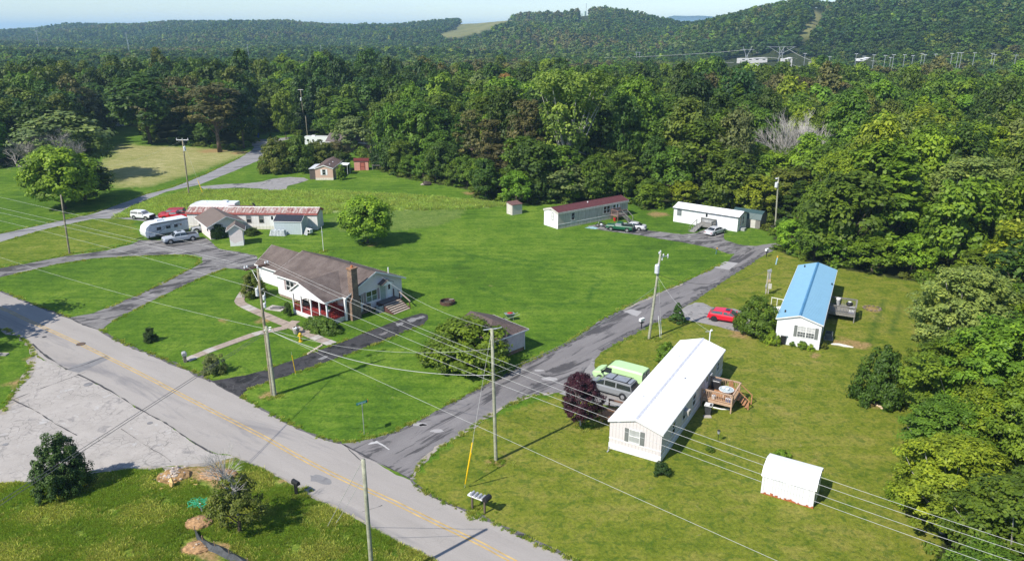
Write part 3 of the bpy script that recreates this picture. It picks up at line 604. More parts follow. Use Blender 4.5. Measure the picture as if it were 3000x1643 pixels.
# --- white trailer in the foreground
wt = frame('mobile_home', 'long mobile home with bright white metal roof and grey shutters beside the lime green van', 'mobile home', 8.34, 55.26, 60.0)
WL, WW, WE, WR_ = 19.28, 4.60, 2.75, 0.72
WS = ribbed('pale pink grooved siding', (0.66, 0.61, 0.60), 'XY', 0.30, depth=0.03, var=.05)
shell(wt, WW, WL, WE, WR_, WS, 0, None); 
mb = MB(); mb.bb(-.03, WW + .03, -.03, WL + .03, 0.03, .52); mb.build('skirting', mat('white vinyl skirting', (0.80, 0.80, 0.80), .5, var=.05, streak=((.42, .36, .28), .35)), wt)
MB().bb(-.035, WW + .035, -.035, WL + .035, .52, .60).build('skirt_trim', WHITE, wt)
MB().bb(-.02, WW + .02, -.02, WL + .02, 1.02, 1.12).build('belt_trim', TRIM, wt)
WROOF = ribbed('white ribbed metal roof', (.76, .76, .76), 'Y', .38, .45, depth=.0, var=.05, width=.09, gc_=.84)  # shading of the ribs is painted in as darker stripes
roof(wt, WW, WL, WE, WR_, WROOF, 0.12, cap=mat('ridge flashing', (0.66, 0.66, 0.70), .5), fh=.18); ribs(wt, WW, WL, WE, WR_, WROOF, 0.38, 0.12, hgt=.03, ww=.045)
window(wt, Side('F', WW, WL), 2.25, 1.22, .88, 1.15, TRIM, mat('white blinds behind glass', (0.42, 0.43, 0.42), .25, spec=.8), SHUTTER, 1, 2, shw=.36)
s = Side('R', WW, WL)
for a in (3.1, 6.0, 9.0): window(wt, s, a, 1.2, .8, 1.1, TRIM, DARKGLASS)
mb = MB(); s.panel(mb, 6.0 - .32, 6.0 + .32, 1.75, 2.2, 0.02, .5); mb.build('window_air_conditioner', mat('ac beige', (.42, .4, .36), .6), wt)
door(wt, s, 13.1, .75, .95, 1.95, WHITE)
mb = MB(); s.panel(mb, 13.3, 13.9, 2.45, 2.5, .01, .35); mb.build('door_canopy', GREYBOX, wt)
MB().bb(WW + .002, WW + .05, 12.9, 14.9, .55, .6).build('sill', WHITE, wt)
window(wt, s, 17.2, 1.3, .7, .9, TRIM, DARKGLASS)
s = Side('L', WW, WL)
for a in (3.0, 8.0, 15.0): window(wt, s, a, 1.2, .8, 1.1, TRIM, PANE)
door(wt, s, 12.4, .75, .95, 1.95, WHITE)
for i_, (x_, y_) in enumerate(((1.2, 4.5), (3.3, 9.8), (1.3, 14.2))): MB().cyl((x_, y_, WE + WR_ * (1 - abs(x_ - WW / 2) / (WW / 2))), .08, .32, 8).build('vent_pipe', TRIM, wt)
q = P(1783, 1322); g_ = thing('downspout', 'short grey downspout elbow at the corner of the white roofed mobile home', 'downspout', (q.x, q.y, 0))
MB().tube([(0, 0, .45), (0, 0, .15), (-.15, -.12, .03)], .06, 6).build('pipe', GREYBOX, g_)

# deck helper
def deck(name, label, x0, y0, rz, Wd, Ld, h, m_rail, m_deck, sides, post_h=.95, bal=True, loc=None, steps=None, fill=None, posts=None):
    d = thing(name, label, 'deck', (x0, y0, 0), rz)
    nb = max(3, int(Wd / .32))
    for i in range(nb):
        a0, a1 = i * Wd / nb + .01, (i + 1) * Wd / nb - .01; MB().bb(a0, a1, 0, Ld, h - .04, h).build('floor_board', m_deck, d)
    mb = MB(); mb.bb(0, Wd, -.04, 0, h - .26, h - .01); mb.bb(0, Wd, Ld, Ld + .04, h - .26, h - .01); mb.bb(-.04, 0, 0, Ld, h - .26, h - .01); mb.bb(Wd, Wd + .04, 0, Ld, h - .26, h - .01); mb.build('rim_joist', m_rail, d)
    for (x, y) in (posts or ((.05, .05), (Wd - .05, .05), (Wd - .05, Ld - .05), (.05, Ld - .05))): MB().box((x, y, (h + post_h) / 2), (.11, .11, h + post_h)).build('post', m_rail, d)
    for sde in sides:
        a, b_ = {'F': ((0, 0), (Wd, 0)), 'B': ((0, Ld), (Wd, Ld)), 'R': ((Wd, 0), (Wd, Ld)), 'L': ((0, 0), (0, Ld))}[sde]
        a, b_ = Vector(a), Vector(b_); L = (b_ - a).length; ang = math.atan2((b_ - a).y, (b_ - a).x); c = (a + b_) / 2
        mb = MB(); mb.box((c.x, c.y, h + post_h), (L + .12, .14, .045), ang); mb.box((c.x, c.y, h + .1), (L, .05, .07), ang); mb.box((c.x, c.y, h + post_h - .09), (L, .04, .08), ang); rl = mb.build('railing', m_rail, d)
        if bal:
            k = int(L / .16)
            for i in range(1, k): p = a.lerp(b_, i / k); MB().box((p.x, p.y, h + post_h / 2), (.04, .04, post_h - .12), ang).build('baluster', m_rail, rl)
    return d
fr = wt.matrix_world
def loc2w(x0, y0, az, a, b_):   # local (across, along) to world
    l = Vector((math.cos(R(az)), math.sin(R(az)))); w = Vector((math.sin(R(az)), -math.cos(R(az)))); return Vector((x0, y0)) + w * a + l * b_
q = loc2w(8.34, 55.26, 60, WW + .08, 11.3)
dk = deck('wooden_deck', 'reddish timber deck with balusters on the right side of the white roofed mobile home', q.x, q.y, R(-30), 2.9, 3.1, .95, CEDARLT, CEDAR, ('F', 'R', 'B'))
mb = MB(); [mb.bb(.25 + i * .0, 2.0, 3.12 + i * .26, 3.36 + i * .26, .72 - i * .19, .77 - i * .19) for i in range(4)]
for i in range(4): MB().bb(2.98 + i * .26, 3.22 + i * .26, 1.6, 2.9, .72 - i * .19, .77 - i * .19).build('stair_tread', CEDAR, dk)
for y in (1.6, 2.9): MB().slab((2.95, y - .04, 1.8), (2.95, y + .04, 1.8), (4.15, y + .04, .9), (4.15, y - .04, .9), .06).build('stair_rail', CEDAR, dk)
for y in (1.6, 2.9): MB().box((4.1, y, .45), (.1, .1, .9)).build('stair_post', CEDAR, dk)
def ondeck(x, y): return loc2w(q.x, q.y, 60, x, y)
q2 = ondeck(1.95, 1.5); t = thing('garden_table', 'round glass garden table with white things on it on the reddish deck', 'table', (q2.x, q2.y, .95))
MB().cyl((0, 0, .68), .68, .03, 20).build('table_top', mat('pale table glass', (.42, .48, .48), .15, spec=.7), t)
MB().tube([(.69 * math.cos(a), .69 * math.sin(a), .70) for a in np.linspace(0, 6.2832, 25)], .025, 5).build('table_rim', WHITE, t)
for a in (.8, 2.4, 3.9, 5.5): MB().tube([(.5 * math.cos(a), .5 * math.sin(a), 0), (.4 * math.cos(a), .4 * math.sin(a), .68)], .02, 5).build('leg', WHITE, t)
for i, (dx, dy, lb) in enumerate(((-.25, .1, 'white tub on the left of the round deck table'), (.02, -.15, 'white dish at the front of the round deck table'))):
    u = thing('bowl', lb, 'bowl', (q2.x + dx, q2.y + dy, 1.665)); MB().tube([(0, 0, 0), (0, 0, .05), (0, 0, .16)], [.1, .16, .17], 10).build('bowl_body', WHITE, u)
q2 = ondeck(.75, 2.55); g_ = thing('barbecue_grill', 'black covered barbecue grill by the door on the reddish deck', 'grill', (q2.x, q2.y, .95), R(-30))
MB().bb(-.45, .45, -.25, .25, .05, .75).build('cart', BLACK, g_); MB().extr([(-.26, .75), (.26, .75), (.22, 1.0), (-.2, 1.02)], -.42, .42).build('hood', mat('dark grill hood', (.05, .05, .055), .3), g_); MB().tube([(-.3, -.3, .9), (.3, -.3, .9)], .02, 6).build('handle', STEEL, g_)
q2 = ondeck(2.4, 2.45); g_ = thing('deck_chair', 'slatted reddish folding chair leaning back on the deck of the white roofed home', 'chair', (q2.x, q2.y, .95), R(20))
for i in range(5): MB().bb(-.25, .25, -.25 + i * .1, -.17 + i * .1, .40, .43).build('seat_slat', CEDAR, g_)
for i in range(5): MB().slab((-.25 + i * .1, .25, .42), (-.17 + i * .1, .25, .42), (-.17 + i * .1, .5, 1.05), (-.25 + i * .1, .5, 1.05), .02).build('back_slat', CEDAR, g_)
for x in (-.25, .25):
    for y in (-.22, .25): MB().tube([(x, y, 0), (x, y, .4)], .02, 5).build('leg', CEDAR, g_)
for nm, x, c_, lb in (('bucket', 1.1, WHITE, 'white bucket behind the front balusters of the reddish deck'), ('storage_crate', 2.5, mat('blue grey fabric', (.16, .2, .36), .8, var=.25, scale=9), 'blue and white crate in the front corner of the reddish deck')):
    q2 = ondeck(x, .35); u = thing(nm, lb, nm.split('_')[-1], (q2.x, q2.y, .95), R(-30))
    if nm == 'bucket': MB().tube([(0, 0, 0), (0, 0, .38)], [.16, .2], 12).build('pail', c_, u); MB().tube([(-.2, 0, .36), (0, 0, .5), (.2, 0, .36)], .012, 4).build('handle', STEEL, u)
    else: MB().bb(-.25, .25, -.15, .15, 0, .35).build('crate_body', c_, u); MB().bb(-.27, .27, -.17, .17, .35, .40).build('lid', WHITE, u)
q2 = P(2074, 1213); g_ = thing('rubbish_bin', 'dark grey wheeled bin with a pale open lid beside the white roofed mobile home', 'bin', (q2.x, q2.y, 0), R(-25))
MB().loft([[(-.24, -.24, .04), (.24, -.24, .04), (.24, .24, .04), (-.24, .24, .04)], [(-.32, -.31, 1.0), (.32, -.31, 1.0), (.32, .33, 1.0), (-.32, .33, 1.0)]]).build('bin_body', mat('dark grey plastic', (.05, .052, .055), .6), g_)
MB().tube([(-.34, -.33, 1.0), (.34, -.33, 1.0), (.34, .35, 1.0), (-.34, .35, 1.0), (-.34, -.33, 1.0)], .035, 5).build('rim', TRIM, g_); MB().bb(-.3, .1, -.2, .3, .96, 1.04).build('lid', TRIM, g_)
for x in (-.26, .26): MB().tube([(x - .03, .27, .12), (x + .03, .27, .12)], .12, 10).build('wheel', BLACK, g_)
q2 = P(2072, 1221); MBp = MB().bb(-.35, .35, -.2, .2, 0, .1); o = MBp.build('paving_block', CONCPALE, None, loc=(q2.x, q2.y, 0)); tag(o, 'pale concrete block in front of the dark wheeled bin', 'paving block')
a_, b_ = P(2089, 1194), P(2136, 1200); o = MB().tube([(a_.x, a_.y, .06), ((a_.x + b_.x) / 2, (a_.y + b_.y) / 2 - .15, .05), (b_.x, b_.y, .06)], .06, 6).build('white_pipe', WHITE); tag(o, 'white plastic pipe lying on grass below the reddish deck', 'pipe')
# small porch left of the white trailer
q = loc2w(8.34, 55.26, 60, -2.35, 3.6)
d2 = deck('side_steps_porch', 'small brown timber porch left of the white roofed mobile home next to the minivan', q.x, q.y, R(-30), 2.2, 1.9, .75, mat('brown painted timber', (.20, .115, .08), .8, var=.2, scale=5), CEDAR, ('F', 'B'), .85, False)
for i in range(3): MB().bb(-.3 - i * .27, -.06 - i * .27, .4, 1.5, .52 - i * .19, .57 - i * .19).build('stair_tread', CEDAR, d2)
for y in (.35, 1.55): MB().slab((-.05, y - .04, 1.6), (-.05, y + .04, 1.6), (-.95, y + .04, .95), (-.95, y - .04, .95), .06).build('stair_rail', TRIM, d2)

# --- blue roofed trailer
bl = frame('mobile_home', 'white mobile home with long blue metal roof and double window in its end wall', 'mobile home', 30.30, 77.90, 63.6)
BL, BW, BE, BR_ = 21.85, 4.74, 3.05, .72
shell(bl, BW, BL, BE, BR_, ribbed('white lap siding', (.80, .80, .81), 'Z', .2, depth=.015, var=.02), 0)
BLUE = ribbed('blue metal roofing', (.19, .36, .49), 'Y', 0.30, .42, depth=0.0, var=.07, spec=.35, width=.02); BLUED = mat('dark blue ridge cap', (.08, .23, .40), .45)
roof(bl, BW, BL, BE, BR_, BLUE, .15, cap=BLUED, fh=.16); ribs(bl, BW, BL, BE, BR_, BLUE, .42, .15, hgt=.045, ww=.06)
window(bl, Side('F', BW, BL), 3.0 + .18, 1.25, 1.75, 1.25, TRIM, (mat('dim glass', (.10, .11, .12), .2, spec=.8), mat('pale blinds', (.50, .50, .49), .4)), SHUTTER, 2, 2, True, .34)
s = Side('R', BW, BL)
for a in (4.0, 8.0, 16.5): window(bl, s, a, 1.3, .8, 1.1, TRIM, DARKGLASS)
door(bl, s, 12.2, .8, .9, 2.0, WHITE)
s = Side('L', BW, BL)
for a in (3.0, 8.0, 15.0): window(bl, s, a, 1.3, .8, 1.1, TRIM, PANE)
door(bl, s, 12.2, .8, .9, 2.0, WHITE)
for x, y in ((.6, 1.6), (.8, 20.6), (BW - .05, 14.8)): MB().cyl((x, y, BE + BR_ * (1 - abs(x - BW / 2) / (BW / 2)) + .05), .09, .3, 10).build('vent_pipe', BLACK, bl)
q = loc2w(30.30, 77.90, 63.6, BW + .05, 10.6)
dg = deck('grey_deck', 'weathered grey timber deck on the right side of the blue roofed mobile home', q.x, q.y, R(-26.4), 3.1, 3.3, 1.0, GREYDECK, GREYDECK, ('F', 'B', 'R'))
def ong(x, y): return loc2w(q.x, q.y, 63.6, x, y)
p2 = ong(.95, 3.0); u = thing('white_column_heater', 'tall white topped cylinder at the back corner of the grey deck', 'canister', (p2.x, p2.y, 1.0)); MB().cyl((0, 0, 0), .22, .75, 12).build('canister_body', GREYBOX, u); MB().cyl((0, 0, .75), .27, .2, 12).build('lid', WHITE, u)
p2 = ong(2.3, 2.0); u = thing('kettle_grill', 'black kettle grill with a white lid top on the grey deck', 'grill', (p2.x, p2.y, 1.0)); MB().blob((0, 0, .7), (.42, .42, .3), 3, 2, .02).build('bowl', BLACK, u); MB().blob((0, 0, .98), (.2, .2, .05), 3, 2, .02).build('lid_vent', WHITE, u)
for a in (0, 2.1, 4.2): MB().tube([(.3 * math.cos(a), .3 * math.sin(a), 0), (.2 * math.cos(a), .2 * math.sin(a), .6)], .02, 5).build('leg', STEEL, u)
p2 = ong(2.65, .35); u = thing('white_box', 'white box hanging inside the front corner of the grey deck', 'box', (p2.x, p2.y, 1.0), R(-26)); MB().bb(-.3, .3, -.2, .2, .3, .85).build('box_body', WHITE, u); MB().bb(-.32, .32, -.22, .22, 0, .3).build('stand', mat('purple grey', (.25, .25, .35), .7), u)
p2 = P(2473, 916); u = thing('paddling_pool', 'bright blue plastic pool shell under the corner of the grey deck', 'paddling pool', (p2.x, p2.y, 0), .2)
MB().tube([(0, 0, .02), (0, 0, .12), (0, 0, .32)], [.5, .62, .7], 14).build('pool_shell', mat('bright blue plastic', (.01, .32, .75), .35), u); MB().tube([(.7 * math.cos(a), .7 * math.sin(a), .32) for a in np.linspace(0, 6.2832, 20)], .05, 5).build('pool_rim', mat('light blue plastic', (.2, .55, .85), .35), u)
def ac_unit(x, y, rz, lb, m=None, s_=.8):
    u = thing('air_conditioner', lb, 'air conditioner', (x, y, 0), rz); h = s_
    MB().bb(-s_ / 2, s_ / 2, -s_ / 2, s_ / 2, .05, h + .05).build('casing', m or mat('dark green grey case', (.06, .075, .07), .6), u)
    for i in range(6): MB().bb(-s_ / 2 - .015, s_ / 2 + .015, -s_ / 2 - .015, s_ / 2 + .015, .1 + i * h / 6.5, .13 + i * h / 6.5).build('louvre', GREYBOX, u)
    MB().cyl((0, 0, h + .05), s_ * .38, .04, 16).build('fan_grille', BLACK, u); MB().bb(-s_ / 2 - .1, s_ / 2 + .1, -s_ / 2 - .1, s_ / 2 + .1, 0, .05).build('pad', CONCPALE, u); return u
p2 = P(2427, 992); ac_unit(p2.x, p2.y, R(-26), 'dark air conditioner unit in the shade beside the blue roofed mobile home')
p2 = P(2293, 1007); u = thing('rubbish_bin', 'black bin under a small grey hood at the blue roofed home end wall', 'bin', (p2.x, p2.y, 0), R(-22))
MB().loft([[(-.24, -.22, .02), (.24, -.22, .02), (.24, .22, .02), (-.24, .22, .02)], [(-.3, -.28, 1.05), (.3, -.28, 1.05), (.3, .28, 1.05), (-.3, .28, 1.05)]]).build('bin_body', BLACK, u); MB().bb(-.36, .42, -.3, .4, 1.1, 1.16).build('lid', GREYBOX, u)
# ramp rail + white object left of the blue trailer
a_, b_ = P(2258, 892), P(2293, 899); u = thing('handrail', 'low white handrail between the big bush and the blue roofed mobile home', 'handrail', (a_.x, a_.y, 0)); dx, dy = b_.x - a_.x, b_.y - a_.y
MB().tube([(0, 0, 1.0), (dx, dy, 1.0)], .045, 5).build('rail', TRIM, u)
for t_ in (0.03, .5, .97): MB().tube([(dx * t_, dy * t_, 0), (dx * t_, dy * t_, 1.0)], .04, 5).build('post', TRIM, u)
p2 = P(2278, 916); u = thing('gas_bottle', 'white gas tank lying beside the left wall of the blue roofed mobile home', 'gas tank', (p2.x, p2.y, 0), .3); MB().tube([(-.7, 0, .5), (-.6, 0, .5), (.6, 0, .5), (.7, 0, .5)], [.15, .33, .33, .15], 12).build('tank', WHITE, u); [MB().box((x, 0, .12), (.1, .4, .24)).build('leg', GREYBOX, u) for x in (-.4, .4)]

# --- white gambrel shed
sh_ = frame('garden_shed', 'white metal barn shaped shed with rusty bottom edge standing on open lawn', 'shed', 20.84, 51.32, -31.2)
SL, SWd, SE = 3.90, 2.92, 1.62
ws = ribbed('white shed sheet with rust', (.72, .72, .74), 'Y', .22, .5, depth=.02, gc_=.78)  # groove shading is put into the colour as darker bands
prof = [(0, 0), (SWd, 0), (SWd, SE), (SWd - .42, SE + .52), (SWd / 2, SE + .78), (.42, SE + .52), (0, SE)]
MB().extr([(a, b_) for a, b_ in prof], .03, SL - .03, 'y').build('wall', ws, sh_)
wr = mat('white shed roof', (.82, .82, .83), .5, var=.03)
for k, (a, b_) in enumerate(zip(prof[2:6], prof[3:7])):
    da = Vector((b_[0] - a[0], b_[1] - a[1])).normalized(); n_ = Vector((da.y, -da.x)) * -.04 * -1
    up_ = Vector((-da.y, da.x)); up_ = up_ if up_.y > 0 else -up_
    e0 = Vector(a) - da * (.1 if k == 0 else 0); e1 = Vector(b_) + da * (.1 if k == 3 else 0)
    MB().extr([tuple(e0 + up_ * .004), tuple(e1 + up_ * .004), tuple(e1 + up_ * .04), tuple(e0 + up_ * .04)], -.06, SL + .06, 'y').build('roof_panel', wr, sh_)
mb = MB()
for y in (.12, .62, SL - .62, SL - .12): mb.bb(SWd, SWd + .02, y - .05, y + .05, 0, SE - .02)
mb.build('corner_strip', wr, sh_)
rr = random.Random(4); mb = MB(); y = 0.05
while y < SL - .1:
    w_ = rr.uniform(.05, .16); h_ = rr.uniform(.05, .24) * (.6 + .6 * abs(math.sin(y * 2.1))); mb.bb(SWd + .021, SWd + .027, y, y + w_, 0, h_); y += w_
stuff(mb.build('rust_edge', mat('orange rust', (.42, .13, .05), .9, var=.3, scale=9), sh_))
MB().bb(.6, 2.3, -.02, -.005, .05, 1.6).build('door', wr, sh_); MB().bb(.6, 2.3, SL + .0, SL + .02, .05, 1.6).build('back_panel', wr, sh_)

# --- red roofed trailer
rt = frame('mobile_home', 'weathered pale mobile home with dark red shingle roof at the edge of the woods', 'mobile home', 5.96, 132.38, 36.1)
RL, RW_, RE, RR_ = 17.48, 4.03, 3.05, .58
stained = ribbed('stained pale siding', (.60, .56, .50), 'XY', .38, depth=.03, streak=((.26, .22, .17), .85))
shell(rt, RW_, RL, RE, RR_, stained, 0); 
MB().bb(.0, RW_, -.03, -.004, 0.02, RE - .05).build('end_wall', mat('white end wall', (.78, .77, .76), .6, var=.04), rt)
MB().bb(-.02, RW_ + .03, -.05, RL + .02, .75, .85).build('belt_trim', TRIM, rt)
MB().bb(RW_ + .03, RW_ + .08, -.05, RL + .05, RE - .35, RE - .28).build('gutter', mat('dirty gutter', (.4, .38, .34), .7), rt)
roof(rt, RW_, RL, RE, RR_, mat('dark red shingles', (.105, .034, .038), .9, var=.15, scale=2.5), .12, cap=mat('red ridge', (.09, .03, .033), .9), fh=.4, fascia=mat('stained fascia', (.58, .55, .5), .7, streak=((.3, .26, .2), .6)))
MB().bb(.0, RW_, -.14, -.12, RE + .02, RE + .06).build('gable_trim', WHITE, rt)
window(rt, Side('F', RW_, RL), 2.5, 1.45, .42, 1.25, BLACK, DARKGLASS)
s = Side('R', RW_, RL)
window(rt, s, 3.5, 1.2, .8, 1.35, TRIM, DARKGLASS); window(rt, s, 11.9, 1.35, 1.6, 1.3, TRIM, DARKGLASS, None, 2); window(rt, s, 13.9, 1.5, .75, 1.2, TRIM, DARKGLASS); door(rt, s, 14.7, .95, .9, 1.95)
MB().cyl((RW_ * .62, 8.4, RE + .3), .12, .4, 8).build('vent_pipe', WHITE, rt)
q = loc2w(5.96, 132.38, 36.1, RW_ + .1, 13.0)
rp = deck('entrance_deck', 'reddish grey timber landing with steps at the dark red roofed mobile home', q.x, q.y, R(-53.9), 1.9, 2.4, 1.0, mat('faded red timber', (.24, .15, .13), .85, var=.25), GREYDECK, ('F', 'L', 'R'))
for i in range(6): MB().bb(1.95 + i * .28, 2.21 + i * .28, 1.0, 2.2, .83 - i * .15, .88 - i * .15).build('stair_tread', GREYDECK, rp)
for y in (.95, 2.25): MB().slab((1.95, y - .04, 1.85), (1.95, y + .04, 1.85), (3.6, y + .04, .9), (3.6, y - .04, .9), .07).build('stair_rail', GREYDECK, rp); MB().box((3.6, y, .45), (.09, .09, .9)).build('stair_post', GREYDECK, rp)
p2 = loc2w(5.96, 132.38, 36.1, RW_ + 1.6, 12.6); u = thing('flower_pot', 'red bucket beside the steps of the dark red roofed mobile home', 'bucket', (p2.x, p2.y, 0)); MB().tube([(0, 0, 0), (0, 0, .7)], [.22, .32], 12).build('pot', mat('red plastic', (.5, .03, .03), .5), u); MB().blob((0, 0, .75), (.3, .3, .15), 2, 2, .25).build('plant', mat('potted leaves', (.06, .12, .02), .9), u)

# small shed beside it
q = P(1500.6, 631); ss = thing('garden_shed', 'small cream shed with brown roof alone on lawn left of the red roofed home', 'shed', (P(1501, 631).x, P(1501, 631).y, 0), R(36.1 - 90 + 0))
sw, sl_ = 1.9, 2.4
MB().extr([(-sw, 0), (0, 0), (0, 1.95), (-sw, 2.25)], 0, sl_, 'y').build('wall', ribbed('cream shed siding', (.56, .52, .46), 'XY', .22, depth=.02), ss)
MB().slab((-sw - .08, -.1, 2.36), (.1, -.1, 2.02), (.1, sl_ + .1, 2.02), (-sw - .08, sl_ + .1, 2.36), .08).build('roof', mat('brown red felt', (.16, .085, .075), .9, var=.2), ss)
MB().bb(-1.4, -.5, -.02, -.004, .05, 1.8).build('door', mat('cream door', (.6, .57, .5), .7), ss)

# --- far white trailer
fw = frame('mobile_home', 'white mobile home with white roof and dark eave line far back right', 'mobile home', 33.06, 138.28, -37.9)
FL, FW_, FE, FR_ = 12.47, 4.25, 2.70, .60
shell(fw, FW_, FL, FE, FR_, ribbed('white horizontal siding', (.80, .80, .80), 'Z', .35, depth=.015, var=.03), 0)
roof(fw, FW_, FL, FE, FR_, mat('plain white roof', (.80, .80, .81), .5, var=.03), .2, fh=.16, fascia=mat('dark eave', (.10, .10, .10), .6))
MB().bb(-.02, FW_ + .02, -.02, FL + .02, 1.05, 1.1).build('belt_trim', mat('grey line', (.45, .45, .46), .6), fw)
s = Side('R', FW_, FL)
window(fw, s, 1.15, 1.35, .8, 1.1, GREYBOX, PANE); door(fw, s, 6.55, .75, .9, 1.95); mb = MB()
for i in range(3): MB()
s.panel(mb, 8.0, 8.5, .95, 1.35, 0, .18); mb.build('electric_meter', GREYBOX, fw); mb = MB(); s.panel(mb, 8.15, 8.35, 1.45, 1.75, 0, .12); mb.build('wall_light', GREYBOX, fw)
s = Side('B', FW_, FL); window(fw, s, 2.4, 1.0, .7, 1.4, TRIM, DARKGLASS); window(fw, s, 1.2, 1.0, .7, 1.4, TRIM, DARKGLASS)
MB().bb(2.2, 3.1, FL + .02, FL + .9, 0, .5).build('end_step', GREYBOX, fw)
q = loc2w(33.06, 138.28, -37.9, FW_ + .15, 5.6)
de = deck('ramp_deck', 'dark grey timber landing and ramp in front of the far white mobile home', q.x, q.y, R(-127.9), 2.0, 2.9, .75, GREYDECK, GREYDECK, ('L', 'B'), .9)
MB().slab((2.0, 0, .75), (5.0, 0, .05), (5.0, 1.1, .05), (2.0, 1.1, .75), .08).build('ramp', GREYDECK, de)
for y in (0, 1.1): MB().slab((2.0, y - .04, 1.6), (5.0, y - .04, .95), (5.0, y + .04, .95), (2.0, y + .04, 1.6), .07).build('ramp_rail', GREYDECK, de)
for x in (3, 4, 5):
    for y in (0, 1.1): MB().box((x, y, .55 - (x - 2) * .08), (.07, .07, 1.2 - (x - 2) * .2)).build('post', GREYDECK, de)
# green gambrel shed behind it
q = P(2206, 668.5); gs = thing('garden_shed', 'grey barn shaped shed with dark green metal roof behind the far white mobile home', 'shed', (q.x, q.y, 0), R(-37.9 - 90))
gl, gw, ge = 5.4, 3.3, 1.75
prof = [(-gw, 0), (0, 0), (0, ge), (-.5, ge + .85), (-gw / 2, ge + 1.25), (-gw + .5, ge + .85), (-gw, ge)]
MB().extr(prof, -gl + 1.2, 1.2, 'y').build('wall', mat('grey shed walls', (.20, .19, .17), .8, var=.1), gs)
gr = ribbed('green metal roofing', (.045, .085, .085), 'Y', .3, .5, depth=.0, width=.05); gr2 = ribbed('sunlit green metal roofing', (.15, .22, .22), 'Y', .3, .5, depth=.0, width=.06)
for k, (a, b_) in enumerate(zip(prof[2:6], prof[3:7])):
    da = Vector((b_[0] - a[0], b_[1] - a[1])).normalized(); up_ = Vector((-da.y, da.x)); up_ = up_ if up_.y > 0 else -up_
    e0 = Vector(a) - da * (.15 if k == 0 else 0)
    MB().extr([tuple(e0 + up_ * .005), tuple(Vector(b_) + up_ * .005), tuple(Vector(b_) + up_ * .05), tuple(e0 + up_ * .05)], -gl + 1.1, 1.3, 'y').build('roof_panel', gr, gs)
MB().bb(.002, .04, -.5, .35, .05, 1.65).build('door', mat('beige door', (.55, .53, .48), .7), gs)

# --- long old trailer, left
lt = frame('mobile_home', 'very long old white mobile home with rusty red and grey striped metal roof', 'mobile home', -58.73, 133.16, -2.1)
LL, LW, LE, LR_ = 23.8, 3.6, 3.05, .62
OW = ribbed('old white panels', (.72, .70, .67), 'XY', 1.2, depth=.02, streak=((.5, .46, .4), .5), width=.03)
shell(lt, LW, LL, LE, LR_, OW, 0); MB().bb(-.02, LW + .04, -.02, LL + .02, .02, .65).build('skirting', ribbed('patched skirting', (.70, .68, .62), 'Y', .6, depth=.02, streak=((.5, .42, .3), .5)), lt)
MB().bb(LW - .0, LW + .05, -.03, LL + .03, .65, .71).build('skirt_trim', TRIM, lt)
REDR = bpy.data.materials.new('rust streaked roof sheets'); n, b = nodes(REDR)
v_ = coords(n); sp = n.nodes.new('ShaderNodeSeparateXYZ'); n.links.new(v_, sp.inputs[0])
st = noise(n, 1.0, 5, 0.75, coords(n, (.25, 3.2, 1))); f2 = noise(n, 2.2, 4, .6, v_)
c = ramp(n, [(.36, (.17, .055, .05)), (.47, (.27, .13, .11)), (.55, (.42, .37, .33)), (.72, (.50, .45, .40))], mix(n, st, f2, .35))
n.links.new(c, b.inputs['Base Color']); b.inputs['Roughness'].default_value = .75
REDTRIM = mat('red rust trim', (.40, .12, .10), .8, var=.25, scale=2)
roof(lt, LW, LL, LE, LR_, REDR, .15, cap=mat('whitish ridge', (.68, .66, .62), .7, var=.2), fh=.36, fascia=REDTRIM); ribs(lt, LW, LL, LE, LR_, REDR, .6, .15, hgt=.05, ww=.05)
s = Side('R', LW, LL)
for a in (.9 + 6.0, 11.3, 13.6, 17.0, 19.8): window(lt, s, a, 1.25, .78, 1.25, mat('brown window frame', (.35, .31, .27), .7), (DARKGLASS, PANE))
door(lt, s, 15.6, .7, .9, 2.0, TRIM)
mb = MB().tube([(0, 0, 0), (0, 0, .5)], .03, 6); dd = thing('satellite_dish', 'black satellite dish standing on the rear edge of the rusty striped roof', 'satellite dish', (*loc2w(-58.73, 133.16, -2.1, .4, 11.2), LE + .2)); mb.build('mast', STEEL, dd); MB().tube([(0, 0, .55), (.1, .1, .6)], [.42, .3], 14).build('dish', BLACK, dd)
# lean-to roof behind it
ro = frame('red_lean_to', 'dark red metal lean-to roof on posts behind the long rusty roofed mobile home', 'lean-to', *loc2w(-58.73, 133.16, -2.1, -2.4, 6.2), -2.1)
MB().slab((0, 0, 2.9), (2.2, 0, 3.5), (2.2, 5.0, 3.5), (0, 5.0, 2.9), .08).build('roof', mat('dark red metal', (.16, .025, .03), .6), ro)
for x, y in ((.1, .1), (.1, 4.9), (2.1, .1), (2.1, 4.9)): MB().box((x, y, 1.4), (.1, .1, 2.8)).build('post', GREYDECK, ro)
# pale blue shed in front
bs = frame('garden_shed', 'pale blue shed with dark navy shingle roof in front of the long rusty roofed home', 'shed', -41.7, 128.97, -5.5)
shell(bs, 3.17, 4.95, 2.3, .8, ribbed('pale blue shed siding', (.44, .50, .52), 'XY', .3, depth=.02), 0); roof(bs, 3.17, 4.95, 2.3, .8, mat('navy shingles', (.026, .031, .045), .9, var=.2, scale=4), .08, fh=.12)
mb = MB(); [mb.bb(x - .02, x + .07, y - .02, y + .07, 0, 2.25) for x in (-.03, 3.12) for y in (-.03, 4.9)]; mb.build('corner_trim', WHITE, bs)
MB().bb(.9, 2.3, 4.96, 4.98, .1, 2.0).build('door', mat('shed door blue', (.40, .46, .48), .7), bs)
q = loc2w(-41.7, 128.97, -5.5, 3.9, .9); u = thing('covered_stack', 'low stack under a crumpled grey tarpaulin before the pale blue shed', 'tarpaulin', (q.x, q.y, 0), R(-6))
